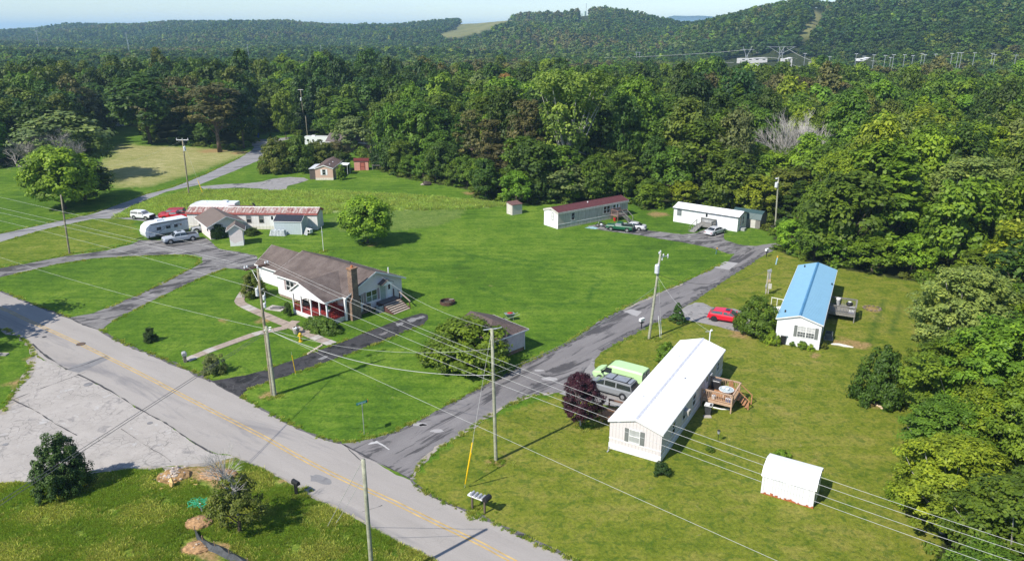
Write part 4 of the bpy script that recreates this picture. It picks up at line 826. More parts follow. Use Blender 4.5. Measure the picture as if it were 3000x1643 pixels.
tb = MB(); rr = random.Random(8); nx, ny = 15, 8; hh = [[0] * ny for _ in range(nx)]
vs = []
for i in range(nx):
    for j in range(ny):
        x = -1.4 + 2.8 * i / (nx - 1); y = -.55 + 1.1 * j / (ny - 1); edge = i in (0, nx - 1) or j in (0, ny - 1)
        vs.append((x * (1.06 if edge else 1), y * (1.12 if edge else 1) + .05 * math.sin(i * 2.1), 0.02 if edge else .95 + rr.uniform(-.1, .08)))
tb.add(vs, [(i * ny + j, (i + 1) * ny + j, (i + 1) * ny + j + 1, i * ny + j + 1) for i in range(nx - 1) for j in range(ny - 1)])
tb.build('tarpaulin_sheet', mat('grey tarpaulin', (.42, .45, .46), .35, var=.2, scale=4, bmp=.5), u)
q = loc2w(-41.7, 128.97, -5.5, 3.3, 5.6); u = thing('leaning_panel', 'grey steps and a window unit leaning at the corner of the pale blue shed', 'panel', (q.x, q.y, 0), R(-40))
MB().slab((-.5, 0, 0), (.5, 0, 0), (.5, .6, 1.2), (-.5, .6, 1.2), .06).build('panel', GREYBOX, u); MB().bb(.5, 1.3, .1, .7, .5, 1.15).build('frame', TRIM, u); MB().bb(.6, 1.2, .08, .1, .6, 1.05).build('pane', DARKGLASS, u)

# --- well house with big roof and the small block in front
BRSH = ribbed('brown grey shingles', (.165, .130, .112), 'Z', .14, .9, depth=.01, var=.18, width=.06)
wh = frame('outbuilding', 'whitish outbuilding with wide brown shingle roof and vine on its gable wall', 'outbuilding', -51.83, 121.94, 125.9)
shell(wh, 5.69, 7.74, 2.5, 1.28, mat('pinkish white render', (.72, .64, .62), .8, var=.08), 0); roof(wh, 5.69, 7.74, 2.5, 1.28, BRSH, .48, fh=.16, ohe=.5)
s = Side('F', 5.69, 7.74); s2 = Side('L', 5.69, 7.74); window(wh, s2, 6.4, 1.2, .8, 1.1, TRIM, DARKGLASS); MB().bb(5.7, 5.74, 3, 4, 0, 2.0).build('door', TRIM, wh)
pk = P(654, 716); pb = frame('well_block', 'small pink white block hut with its own gable roof against the brown roofed outbuilding', 'hut', P(675.5, 722).x, P(675.5, 722).y, 111)
A, B_, C_ = P(675.5, 722), P(715, 719), P(663, 716)
wv = (B_ - A); rzb = math.atan2(wv.y, wv.x); pb.rotation_euler.z = rzb; wd = wv.length
shell(pb, wd, 2.5, 2.9, .75, mat('pink white block', (.74, .64, .64), .8, var=.06), 0); MB().extr([(-.0, 0), (wd, 0), (wd, .9), (wd * .35, .45), (0, 1.1)], -.012, -.004, 'y').build('whitewash_patch', mat('whitewash', (.82, .80, .79), .8, var=.05), pb)
roof(pb, wd, 2.6, 2.9, .75, BRSH, .45, fh=.14, ohe=.25); MB().bb(-.02, -.004, .5, 1.5, .05, 2.0).build('door', mat('dark opening', (.12, .09, .08), .8), pb)

# --- the main house
hs = frame('house', 'pinkish white bungalow with broad brown shingle roof, red porch and brick chimney', 'house', -25.84, 101.59, -38.5)
HL, HW, HE, HR = 15.0, 10.1, 3.05, 2.12
SH = bpy.data.materials.new('weathered brown shingles'); n, b = nodes(SH)
v_ = coords(n); g1 = noise(n, .55, 5, .65, v_); g2 = noise(n, 9, 3, .7, coords(n, (1, 1, 3)))
c = ramp(n, [(.34, (.070, .053, .047)), (.5, (.125, .098, .087)), (.66, (.19, .155, .138))], mix(n, g1, g2, .45))
sp = n.nodes.new('ShaderNodeSeparateXYZ'); n.links.new(v_, sp.inputs[0])
ln = ramp(n, [(.86, 0.0), (1.0, 1.0)], math_(n, 'FRACT', math_(n, 'DIVIDE', sp.outputs['X'], .2)))
c = mix(n, c, (.06, .048, .045), math_(n, 'MULTIPLY', ln, .45)); n.links.new(c, b.inputs['Base Color']); b.inputs['Roughness'].default_value = .95; b.inputs['Specular IOR Level'].default_value = .15
bump(n, b, g2, .5, .03)
HWALL = ribbed('pinkish white lap siding', (.76, .68, .68), 'Z', .22, depth=.02, var=.05, width=.08)
FRONT = ribbed('white front siding', (.78, .76, .76), 'Z', .22, depth=.02, var=.03, width=.08)
# body: the gable end and rear; front wall recessed behind the porch corner
mb = MB()
mb.extr([(.35, .35), (HW - .35, .35), (HW - .35, HE + .05), (HW / 2, HE + HR - .12), (.35, HE + .05)], .35, HL - .45, 'y'); mb.build('wall', HWALL, hs)
MB().bb(HW - .345, HW - .33, .36, 8.2, .35, HE + .05).build('front_wall', FRONT, hs); MB().bb(.36, HW - .36, .33, .345, .35, HE + .05).build('end_wall', FRONT, hs)
MB().bb(.42, HW - .42, .42, HL - .52, 0, .35).build('foundation', mat('brown foundation', (.30, .22, .17), .9, var=.25), hs)
roof(hs, HW, HL, HE, HR, SH, .0, th=.1, fh=.2, fascia=TRIM, ohe=.05)
# west wing, lower and set back
shell(hs, 6.0, 7.6, 2.85, 1.85, FRONT, x0=1.7, y0=-7.4, ridge=.55); roof(hs, 6.0, 7.35, 2.85, 1.85, SH, .45, x0=1.7, y0=-7.4, fh=.2, ridge=.55, ohe=.05)
# porch gable over the front
PY0, PY1, PX = 7.2, 14.45, 12.8; pk_y, pz = 9.45, HE + 1.5
xr_ = HW / 2 + (HR - 1.5) / (HR / (HW / 2)) - .4
def pslab(y0, z0, y1, z1, xb0, xb1, nm='porch_roof_slope'):
    th = .09; mb = MB(); mb.add([(PX, y0, z0 + th), (PX, y1, z1 + th), (xb1, y1, z1 + th), (xb0, y0, z0 + th), (PX, y0, z0), (PX, y1, z1), (xb1, y1, z1), (xb0, y0, z0)], [(0, 1, 2, 3), (7, 6, 5, 4), (0, 4, 5, 1), (1, 5, 6, 2), (2, 6, 7, 3), (3, 7, 4, 0)]); mb.build(nm, SH, hs)
pslab(PY0, HE, pk_y, pz, HW - .12, xr_); pslab(pk_y, pz, PY1, HE, xr_, HW - .12)
mb = MB(); mb.add([(PX - .25, PY0 + .25, HE - .12), (PX - .25, PY1 - .2, HE - .12), (PX - .25, pk_y, pz - .03), (PX - .15, PY0 + .25, HE - .12), (PX - .15, PY1 - .2, HE - .12), (PX - .15, pk_y, pz - .03)], [(0, 2, 1), (3, 4, 5), (0, 1, 4, 3), (1, 2, 5, 4), (2, 0, 3, 5)]); mb.build('porch_gable', FRONT, hs)
mb = MB()
for (ya, za, yb, zb_) in ((PY0, HE, pk_y, pz), (pk_y, pz, PY1, HE)):
    mb.add([(PX + .01, ya, za - .1), (PX + .01, yb, zb_ - .1), (PX + .01, yb, zb_ + .08), (PX + .01, ya, za + .08), (PX + .05, ya, za - .1), (PX + .05, yb, zb_ - .1), (PX + .05, yb, zb_ + .08), (PX + .05, ya, za + .08)], [(0, 1, 2, 3), (7, 6, 5, 4), (0, 4, 5, 1), (3, 2, 6, 7)])
mb.bb(HW - .1, PX, PY1 + .0, PY1 + .05, HE - .08, HE + .08); mb.bb(HW, PX, PY0 - .05, PY0, HE - .08, HE + .08)
mb.build('porch_fascia', TRIM, hs)
MB().bb(HW - .3, PX - .1, PY0 + .3, PY1 + .0, HE - .16, HE - .12).build('porch_ceiling', WHITE, hs)
# valley flashings
mb = MB().tube([(xr_, pk_y + .02, pz + .12), (HW - .1, PY0 + .05, HE + .12)], .05, 5); mb.tube([(xr_, pk_y + .02, pz + .12), (HW - .1, PY1 - .05, HE + .12)], .03, 5); mb.build('roof_valley', mat('dark valley line', (.05, .045, .045), .9), hs)
MB().extr([(HW / 2 - .12, HE + HR + .1), (HW / 2 + .12, HE + HR + .1), (HW / 2, HE + HR + .16)], 0, HL, 'y').build('ridge_cap', mat('dark ridge cap', (.06, .05, .048), .95), hs)
# porch floor and rails
RED = mat('red porch paint', (.25, .030, .028), .65, var=.15, scale=3)
MB().bb(HW - .3, PX - .25, PY0 + .3, 14.55, .05, .62).build('porch_base', mat('cream base', (.66, .60, .52), .8), hs); MB().bb(HW - .3, PX - .28, PY0 + .33, 14.5, .62, .66).build('porch_floor', RED, hs)
MB().bb(PX - .25, PX - .2, PY0 + .3, 14.55, .3, .64).build('porch_edge', WHITE, hs)
posts = [(PX - .35, PY0 + .4), (PX - .35, 9.2), (PX - .35, 11.2), (PX - .35, 12.9), (PX - .35, 14.3)]
for x, y in posts: MB().box((x, y, 1.78), (.16, .16, 2.3)).build('porch_post', WHITE, hs)
MB().box((HW - .1, HL - .25, 1.6), (.24, .24, 3.0)).build('corner_post', WHITE, hs)
def railrun(a, b_, h0=.7, h1=1.5):
    a, b_ = Vector(a), Vector(b_); L = (b_ - a).length; ang = math.atan2((b_ - a).y, (b_ - a).x); c_ = (a + b_) / 2
    mb = MB(); mb.box((c_.x, c_.y, h1), (L, .09, .08), ang); mb.box((c_.x, c_.y, h0 + .08), (L, .06, .06), ang); rl = mb.build('porch_railing', RED, hs)
    for i in range(1, int(L / .22)): p = a.lerp(b_, i / int(L / .22)); MB().box((p.x, p.y, (h0 + h1) / 2), (.07, .07, h1 - h0), ang).build('baluster', RED, rl)
railrun(posts[0], posts[1]); railrun(posts[2], posts[3]); railrun(posts[3], posts[4]); railrun((PX - .35, PY0 + .4), (HW - .3, PY0 + .4)); railrun(posts[4], (HW - .2, 14.3))
MB().bb(HW - .28, HW - .2, PY0 + .6, 14.4, .66, 1.7).build('porch_back_band', RED, hs)
s = Side('R', HW - .3, HL)
window(hs, s, 3.3, 1.35, 1.7, 1.3, TRIM, DARKGLASS, mat('brown pink shutter', (.33, .25, .25), .7), 2, 2, False, .4)
for a in (9.0, 12.6): f = window(hs, s, a, 1.4, 1.0, 1.2, TRIM, DARKGLASS)
door(hs, s, 10.6, .66, .95, 2.0, mat('dark red door', (.12, .02, .02), .6))
# porch furniture
q = loc2w(-25.84, 101.59, -38.5, 11.4, 8.4); u = thing('porch_bench', 'dark bench behind the red railing of the house porch', 'bench', (q.x, q.y, .66), R(-38.5 - 90)); mb = MB(); [MB().bb(-.2, .2, -.6 + i * .24, -.42 + i * .24, .4, .44).build('slat', BLACK, u) for i in range(5)]; MB().bb(-.24, -.2, -.6, .6, .42, .95).build('backrest', BLACK, u); [MB().bb(x, x + .05, y, y + .05, 0, .4).build('leg', BLACK, u) for x in (-.2, .15) for y in (-.58, .53)]
q = loc2w(-25.84, 101.59, -38.5, 11.4, 13.2); u = thing('plant_stand', 'white pots on a stand at the right end of the red porch', 'plant stand', (q.x, q.y, .66)); MB().cyl((0, 0, 0), .06, .7, 8).build('stem', BLACK, u); MB().tube([(0, 0, .7), (0, 0, 1.0)], [.2, .28], 10).build('pot', WHITE, u); MB().blob((0, 0, 1.1), (.3, .3, .2), 3, 2, .3).build('plant', MATS['potted leaves'], u)
# gable end (east): windows, door, awning, vent, steps
s = Side('B', HW - .35, HL - .45)     # a measured from the front (across = W - a)
def ga(x): return HW - .35 - x
YE = HL - .45
class E_(Side):
    def p(s, a, z, o=0.0): return (a, YE + o, z)     # a is the across coordinate itself
es = E_('B', HW, HL)
PSH = mat('brown pink shutter', (.33, .25, .25), .7)
GG = mat('greenish glass', (.12, .17, .15), .12, spec=.8)
window(hs, es, 5.6, 1.35, 1.7, 1.35, TRIM, (GG, DARKGLASS), PSH, 2, 2, False, .38); window(hs, es, 7.75, 1.55, .75, 1.1, TRIM, DARKGLASS, PSH, 1, 2, False, .28)
window(hs, es, 9.35, 1.5, .6, 1.2, TRIM, DARKGLASS)
door(hs, es, 3.7, 1.0, .9, 2.05, mat('grey green door', (.34, .40, .36), .5), False); door(hs, es, 2.6, 1.0, .8, 2.05, WHITE, True)
mb = MB(); mb.slab((4.5, YE, 3.25), (3.5, YE, 3.75), (3.5, YE + .9, 3.75), (4.5, YE + .9, 3.25), .06); mb.slab((3.5, YE, 3.75), (2.5, YE, 3.25), (2.5, YE + .9, 3.25), (3.5, YE + .9, 3.75), .06); mb.build('awning', SH, hs)
MB().extr([(4.4, 3.14), (2.6, 3.14), (3.5, 3.62)], YE + .82, YE + .86, 'y').build('awning_gable', WHITE, hs)
mb = MB().blob((HW / 2, YE + .02, HE + 1.5), (.2, .05, .13), 1, 1, 0); mb.build('gable_vent', STEEL, hs)
MB().bb(6.2, 7.1, YE + .0, YE + .45, .0 + .4, 1.2).build('wall_box', mat('brown pipe box', (.16, .11, .09), .8), hs)
# steps
STEPM = mat('weathered step timber', (.40, .33, .27), .85, var=.2, scale=5); RISE = mat('dark red brown boards', (.10, .045, .04), .8, var=.2)
MB().bb(1.9, 4.9, YE + .02, YE + 1.15, .05, .96).build('landing_base', RISE, hs); MB().bb(1.85, 4.95, YE + .02, YE + 1.2, .96, 1.0).build('landing', mat('dark landing', (.14, .12, .115), .9), hs)
for i in range(6):
    z = 1.0 - (i + 1) * .155; y = YE + 1.2 + i * .34
    MB().bb(2.0, 4.9, y, y + .36, z - .045, z).build('stair_tread', STEPM, hs); MB().bb(2.05, 4.85, y + .02, y + .06, 0.0, z - .05).build('stair_riser', RISE, hs)
for x in (2.0, 4.88): MB().add([(x, YE + 1.2, 0), (x, YE + 3.3, 0), (x, YE + 3.3, .06), (x, YE + 1.2, .95), (x + .06, YE + 1.2, 0), (x + .06, YE + 3.3, 0), (x + .06, YE + 3.3, .06), (x + .06, YE + 1.2, .95)], [(3, 2, 1, 0), (4, 5, 6, 7), (3, 7, 6, 2), (1, 2, 6, 5), (0, 4, 7, 3)]).build('stair_stringer', RISE, hs)
mb = MB().slab((1.85, YE + .9, 2.0), (1.99, YE + .9, 2.0), (1.99, YE + 3.2, .98), (1.85, YE + 3.2, .98), .08); mb.build('handrail', STEPM, hs)
for y, h in ((YE + .1, 2.0), (YE + 1.2, 1.9), (YE + 3.05, 1.05)): MB().box((1.92, y, h / 2), (.1, .1, h)).build('rail_post', RISE, hs)
# chimney of brick
BR = bpy.data.materials.new('chimney brick'); n, b = nodes(BR)
t = n.nodes.new('ShaderNodeTexBrick'); t.inputs['Scale'].default_value = 1; t.inputs['Brick Width'].default_value = .22; t.inputs['Row Height'].default_value = .085; t.inputs['Mortar Size'].default_value = .008
t.inputs['Color1'].default_value = (.20, .115, .075, 1); t.inputs['Color2'].default_value = (.10, .055, .04, 1); t.inputs['Mortar'].default_value = (.30, .25, .2, 1)
xx = n.nodes.new('ShaderNodeTexCoord'); sp = n.nodes.new('ShaderNodeSeparateXYZ'); cb = n.nodes.new('ShaderNodeCombineXYZ'); n.links.new(xx.outputs['Object'], sp.inputs[0])
n.links.new(math_(n, 'ADD', sp.outputs[0], sp.outputs[1]), cb.inputs[0]); n.links.new(sp.outputs[2], cb.inputs[1]); n.links.new(cb.outputs[0], t.inputs['Vector'])
n.links.new(mix(n, t.outputs[0], (.36, .24, .15), ramp(n, [(.5, 0.0), (.7, .7)], noise(n, 1.6, 4, .6, xx.outputs['Object']))), b.inputs['Base Color']); b.inputs['Roughness'].default_value = .9
q = loc2w(-25.84, 101.59, -38.5, 8.75, 15.0)
ch = MB(); ch.bb(8.15, 9.55, YE + .01, YE + .85, 0, 2.6); ch.loft([[(8.15, YE + .01, 2.6), (9.55, YE + .01, 2.6), (9.55, YE + .85, 2.6), (8.15, YE + .85, 2.6)], [(8.3, YE + .01, 3.1), (9.2, YE + .01, 3.1), (9.2, YE + .8, 3.1), (8.3, YE + .8, 3.1)]]); ch.bb(8.3, 9.2, YE + .01, YE + .8, 3.1, 6.5)
co = ch.build('chimney', BR, hs); MB().bb(8.22, 9.28, YE - .07, YE + .88, 6.5, 6.68).build('chimney_cap', mat('brick cap', (.30, .17, .10), .9, var=.2), co); MB().tube([(8.75, YE + .4, 6.68), (8.75, YE + .4, 6.95)], [.16, .13], 10).build('chimney_pot', mat('terracotta pot', (.45, .15, .06), .8), co)
q = loc2w(-25.84, 101.59, -38.5, 5.2, 15.6); ac_unit(q.x, q.y, R(51), 'grey air conditioner beside the back steps of the house', mat('pale grey case', (.42, .43, .43), .6), .75)
for i, (x, y, zz) in enumerate(((2.0, 13.9, 3.9), (3.6, 4.0, 4.5), (3.4, 8.0, 4.5))): MB().cyl((x, y, zz - .2), .06 if i else .07, .5 if i else 1.1, 8).build('vent_pipe', BLACK if i else WHITE, hs)
u = thing('gutter_drain', '', ''); bpy.data.objects.remove(u)

# --- garage behind the big bush
ga_, gb_ = P(1441.8, 1062), P(1535.6, 1025)
wv = gb_ - ga_; gz = math.atan2(wv.y, wv.x); GLn = wv.length + 1.2
gg = thing('garage', 'small pale brick garage with brown hip roof half hidden by a big bush', 'garage', (gb_.x, gb_.y, 0), gz)
GWALL = mat('pale mauve block', (.62, .54, .55), .85, var=.08, scale=2, streak=((.3, .26, .26), .3)); GROOF = mat('brown roof shingles', (.115, .085, .078), .95, var=.25, scale=5, bmp=.4)
GD_ = 5.3; MB().bb(-GLn, 0, 0, GD_, .45, 2.55).build('wall', GWALL, gg); MB().bb(-GLn + .05, -.05, .05, GD_ - .05, 0, .45).build('foundation', mat('brick footing', (.26, .16, .11), .9, var=.3, scale=8), gg)
o = .35; zt = 3.95; x0, x1, y0, y1 = -GLn - o, o, -o, GD_ + o; mx_ = (x0 + x1) / 2
mb = MB(); mb.add([(x0, y0, 2.5), (x1, y0, 2.5), (x1, y1, 2.5), (x0, y1, 2.5), (mx_, y0 + 2.2, zt), (mx_, y1, zt), (x0, y0, 2.58), (x1, y0, 2.58), (x1, y1, 2.58), (x0, y1, 2.58)], [(3, 2, 1, 0), (6, 7, 4), (7, 8, 5, 4), (9, 6, 4, 5), (8, 9, 5), (0, 1, 7, 6), (1, 2, 8, 7), (2, 3, 9, 8), (3, 0, 6, 9)]); mb.build('roof', GROOF, gg)
mb = MB(); mb.bb(x0 - .03, x1 + .03, y0 - .03, y0 - .004, 2.44, 2.585); mb.bb(x1 + .004, x1 + .03, y0 - .004, y1, 2.44, 2.585); mb.build('fascia', TRIM, gg)
mb = MB(); mb.slab((x0 + 3.3, 3.0, 3.0), (x0 + 3.3, 5.2, 4.1), (x1 - .2, 5.2, 4.1), (x1 - .2, 3.0, 3.0), .08); mb.slab((x1 - .2, 5.2, 4.1), (x0 + 3.3, 5.2, 4.1), (x0 + 3.3, 7.2, 3.0), (x1 - .2, 7.2, 3.0), .08)
MB().tube([(x1 - .05, y0 + .1, 2.45), (-.02, -.06, 2.2), (.02, -.06, .1)], .05, 6).build('downspout', TRIM, gg)

# --- pink house and red shed at the back
ph = frame('house', 'small pink house with white shutters and brown shingle roof at the far drive', 'house', -47.32, 175.44, 90.9)
PINK = ribbed('pink siding', (.60, .40, .31), 'Z', .25, depth=.015, var=.04)
shell(ph, 4.23, 13.5, 2.85, .72, PINK, 0); MB().bb(-.02, 4.25, -.02, 13.5, .02, .55).build('skirting', mat('cream skirting', (.70, .64, .54), .8, streak=((.4, .3, .2), .5)), ph)
roof(ph, 4.23, 13.5, 2.85, .72, mat('brown mottled shingles', (.125, .085, .075), .95, var=.3, scale=3), .15, fh=.2); window(ph, Side('F', 4.23, 13.5), 2.1, 1.3, .75, 1.25, TRIM, DARKGLASS, WHITE, 1, 2, False, .36)
for x, y in ((3.0, 2.6), (3.0, 6.2)): MB().cyl((x, y, 3.2), .16, .25, 8).build('vent_cap', WHITE, ph)
mb = MB().bb(-.02, 0, 0, 0, 0, 0)
pr = frame('porch_shelter', 'white flat porch canopy over dark screening on the left of the pink house', 'canopy', *loc2w(-47.32, 175.44, 90.9, -1.75, .8), 90.9)
MB().slab((0, 0, 2.6), (1.7, 0, 2.75), (1.7, 6.5, 2.75), (0, 6.5, 2.6), .1).build('canopy_roof', mat('grey white sheet', (.58, .60, .62), .5), pr); MB().bb(.1, 1.65, .2, .26, 0, 2.55).build('screen', mat('dark screen', (.09, .075, .065), .9), pr); MB().bb(.1, .16, .26, 6.3, 0, 2.5).build('side_screen', MATS['dark screen'], pr)
pc = frame('carport', 'small white carport roof on thin posts right of the pink house', 'carport', *loc2w(-47.32, 175.44, 90.9, 4.5, 6.5), 90.9)
MB().slab((0, 0, 2.6), (2.0, 0, 2.5), (2.0, 3.2, 2.5), (0, 3.2, 2.6), .08).build('canopy_roof', WHITE, pc); [MB().tube([(x, y, 0), (x, y, 2.5)], .05, 6).build('post', WHITE, pc) for x in (1.9,) for y in (.1, 3.1)]
a_, b_ = P(1042, 500), P(1080, 499); rs = thing('garden_shed', 'faded red wooden shed with dark red door frame by the woods behind the pink house', 'shed', (a_.x, a_.y, 0), math.atan2(b_.y - a_.y, b_.x - a_.x))
w_ = (b_ - a_).length; RS = ribbed('faded red boards', (.80, .36, .27), 'XY', .2, .8, depth=.02, var=.2, streak=((.4, .3, .26), .5)); hh_ = 2.3
MB().extr([(-.3 + .0, 0), (w_, 0), (w_, hh_), (-.3, hh_ + .1)], 0, 2.6, 'y').build('wall', RS, rs); MB().slab((-.5, -.15, hh_ + .2), (w_ + .2, -.15, hh_ + .1), (w_ + .2, 2.8, hh_ + .4), (-.5, 2.8, hh_ + .5), .1).build('roof', mat('dark red roof edge', (.14, .025, .02), .8), rs)
MB().bb(w_ * .38, w_ * .72, -.03, -.005, .1, 2.0).build('door', mat('shed door red', (.46, .14, .10), .8), rs)
mb = MB(); [mb.bb(w_ * k - .05, w_ * k + .05, -.06, -.03, .1, 2.05) for k in (.38, .72)]; mb.bb(w_ * .38, w_ * .72, -.06, -.03, 1.95, 2.05); mb.bb(w_ * .38, w_ * .72, -.06, -.03, .95, 1.02); mb.build('door_frame', mat('dark red trim', (.20, .03, .025), .8), rs)
q = P(1090, 499); u = thing('workbench', 'grey shelf bench standing right of the faded red shed', 'bench', (q.x, q.y, 0)); MB().bb(0, 2.2, 0, 1.0, 1.2, 1.3).build('bench_top', GREYDECK, u); [MB().box((x, y, .6), (.1, .1, 1.2)).build('leg', GREYDECK, u) for x in (.1, 2.1) for y in (.1, .9)]
q = P(900, 496); u = thing('flag', 'red flag hanging on a short pole left of the pink house', 'flag', (q.x, q.y, 0)); MB().tube([(0, 0, 0), (0, 0, 4.6)], .05, 6).build('pole', STEEL, u)
fl = MB(); nx = 8
for i in range(nx + 1): x = i * .2; fl.v += [(x, .12 * math.sin(i * 1.1), 4.5 - i * .13), (x * .8, .12 * math.sin(i * 1.1 + .6), 2.9 - i * .05)]
fl.f += [(2 * i, 2 * i + 1, 2 * i + 3, 2 * i + 2) for i in range(nx)]; fl.build('cloth', mat('red flag cloth', (.55, .05, .07), .8, var=.3, scale=3), u)
# brown roof deep in the trees
q = P(1060, 455); nb_ = frame('house', 'house with long grey brown roof showing between trees behind the red shed', 'house', P(1088, 448).x, P(1088, 448).y, 168)
shell(nb_, 8, 14, 3.0, 2.2, mat('dark brick wall', (.16, .11, .09), .9, var=.2), 0); roof(nb_, 8, 14, 3.0, 2.2, mat('grey brown far shingles', (.14, .115, .115), .95, var=.15), .4)

# ------------------------------------------------------------------ vehicles
def ringf(x, hw, zb, zt, inset=.06, top=.12):
    """body cross-section at x (front is +x): half width hw, bottom zb, shoulder zt"""
    return [(x, -hw + .05, zb), (x, hw - .05, zb), (x, hw, zb + .18), (x, hw, zt - top), (x, hw - inset, zt), (x, -hw + inset, zt), (x, -hw, zt - top), (x, -hw, zb + .18)]
def wheel(par, x, y, r, w=.22, rim=RIM, hub=.62):
    s = 1 if y > 0 else -1; mb = MB(); mb.tube([(x, y - s * w, r), (x, y - s * .03, r), (x, y, r)], [r, r, r * .93], 18); wl = mb.build('wheel', TYRE, par)
    MB().tube([(x, y - s * .01, r), (x, y + s * .012, r)], [r * hub, r * hub * .92], 14).build('rim', rim, wl)
    return wl
def car(name, label, cat, x, y, rz, L, Wd, body, stations, gh, wheels, wr_=.33, glassm=DARKGLASS, rim=RIM, roofm=None, bumper=None, group=None, grille=BLACK, pillars=(), ghx=None, mirror=True, lamps=True):
    """stations: (x, half width, bottom, shoulder) rear to front; gh: (x, half width base, z base, half width roof, z roof) rear to front"""
    c = thing(name, label, cat, (x, y, 0), rz, group)
    MB().loft([ringf(*s) for s in stations]).build('body', body, c, True if False else False)
    if gh:
        rings = [[(g[0], -g[1], g[2] - .02), (g[0], g[1], g[2] - .02), (g[5] if len(g) > 5 else g[0], g[3], g[4] - .05), (g[5] if len(g) > 5 else g[0], g[3] - .08, g[4]), (g[5] if len(g) > 5 else g[0], -g[3] + .08, g[4]), (g[5] if len(g) > 5 else g[0], -g[3], g[4] - .05)] for g in gh]
        MB().loft(rings).build('cabin', roofm or body, c)
        # side glass between consecutive greenhouse stations, windscreens at the ends
        def sidepane(g0, g1, sgn, a=.05, zlo=.10, zhi=.78):
            def pt(g, t, k): xb, xt = g[0], (g[5] if len(g) > 5 else g[0]); q = t; return Vector((xb + (xt - xb) * q, sgn * (g[1] + (g[3] - g[1]) * q + .012), g[2] + (g[4] - g[2]) * q))
            A, B_ = pt(g0, zlo, 0), pt(g1, zlo, 0); C_, D_ = pt(g1, zhi, 0), pt(g0, zhi, 0)
            A2, B2, C2, D2 = A.lerp(B_, a), A.lerp(B_, 1 - a), D_.lerp(C_, 1 - a), D_.lerp(C_, a)
            if sgn > 0: MB().slab(B2, A2, D2, C2, .02).build('side_window', glassm, c)
            else: MB().slab(A2, B2, C2, D2, .02).build('side_window', glassm, c)
        for i in range(len(gh) - 1):
            if pillars and i in pillars: continue
            for sg in (-1, 1): sidepane(gh[i], gh[i + 1], sg)
        for g, s in ((gh[0], -1), (gh[-1], 1)):
            xt = g[5] if len(g) > 5 else g[0]; o_ = s * .015
            lo = .12; hi = .88; f = lambda t: (g[0] + (xt - g[0]) * t + o_, g[1] + (g[3] - g[1]) * t, g[2] + (g[4] - g[2]) * t)
            a0, a1 = f(lo), f(hi)
            q = [(a0[0], -a0[1] + .1, a0[2]), (a0[0], a0[1] - .1, a0[2]), (a1[0], a1[1] - .12, a1[2]), (a1[0], -a1[1] + .12, a1[2])]
            if s < 0: q = [q[1], q[0], q[3], q[2]]
            MB().slab(*q, .02).build('windscreen' if s > 0 else 'rear_window', glassm, c)
    hw = Wd / 2
    for wx in wheels:
        for sg in (-1, 1):
            k = MB(); k.tube([(wx, sg * (hw - .24), wr_ + .03), (wx, sg * (hw + .004), wr_ + .03)], wr_ * 1.2, 18); k.build('wheel_arch', BLACK, c); wheel(c, wx, sg * (hw + .012), wr_, rim=rim)
    fx, rx = stations[-1][0], stations[0][0]; zf = stations[-1][3]; zr_ = stations[0][3]
    if lamps:
        for sg in (-1, 1):
            MB().box((fx + .01, sg * (stations[-1][1] - .22), zf - .22), (.05, .3, .15)).build('headlight', LAMP, c); MB().box((rx - .01, sg * (stations[0][1] - .12), zr_ - .25), (.05, .16, .24)).build('tail_light', REDLENS, c)
        MB().box((fx + .012, 0, zf - .22), (.04, stations[-1][1] * 1.0, .16)).build('grille', grille, c)
        MB().box((fx + .05, 0, .48), (.16, Wd * .94, .2)).build('bumper', bumper or body, c); MB().box((rx - .05, 0, .48), (.14, Wd * .92, .2)).build('bumper', bumper or body, c)
    if mirror and gh:
        g = gh[-1]
        for sg in (-1, 1): MB().box((g[0] - .25, sg * (hw + .1), g[2] + .1), (.12, .2, .15)).build('wing_mirror', body, c)
    return c
def heading(front, rear): f, r_ = P(*front), P(*rear); d = f - r_; return math.atan2(d.y, d.x)
def place(fw_, rw_, wf, wr2, hw, side_):
    """world centre and heading from the ground contacts of the near front and rear wheels. side_: +1 if the near side is the car's left (+y)"""
    f, r_ = P(*fw_), P(*rw_); d = (f - r_).normalized(); ang = math.atan2(d.y, d.x); nrm = Vector((-d.y, d.x, 0))
    mid = (f + r_) / 2; c = mid - d * (wf + wr2) / 2 - nrm * hw * side_; return c.x, c.y, ang

# white boxy SUV
x, y, a = place((429, 645.5), (391.5, 643), 1.3, -1.3, .86, -1)
c = car('suv', 'white boxy two door four wheel drive with black front parked left of the red pickup', 'suv', x, y, a, 4.3, 1.75, paint('white car paint', (.75, .75, .75)),
    [(-2.1, .80, .45, 1.0), (-1.9, .87, .4, 1.05), (.75, .87, .4, 1.05), (1.6, .86, .42, 1.02), (2.1, .80, .48, .95)], [(-2.05, .82, 1.03, .74, 1.62, -1.95), (-.3, .84, 1.05, .76, 1.66), (.9, .84, 1.05, .74, 1.6, .35)], (-1.3, 1.3), .37, mat('smoky side glass', (.22, .22, .22), .15, spec=.8), bumper=BLACK)
MB().box((2.16, 0, .78), (.1, 1.6, .32)).build('front_mask', BLACK, c)
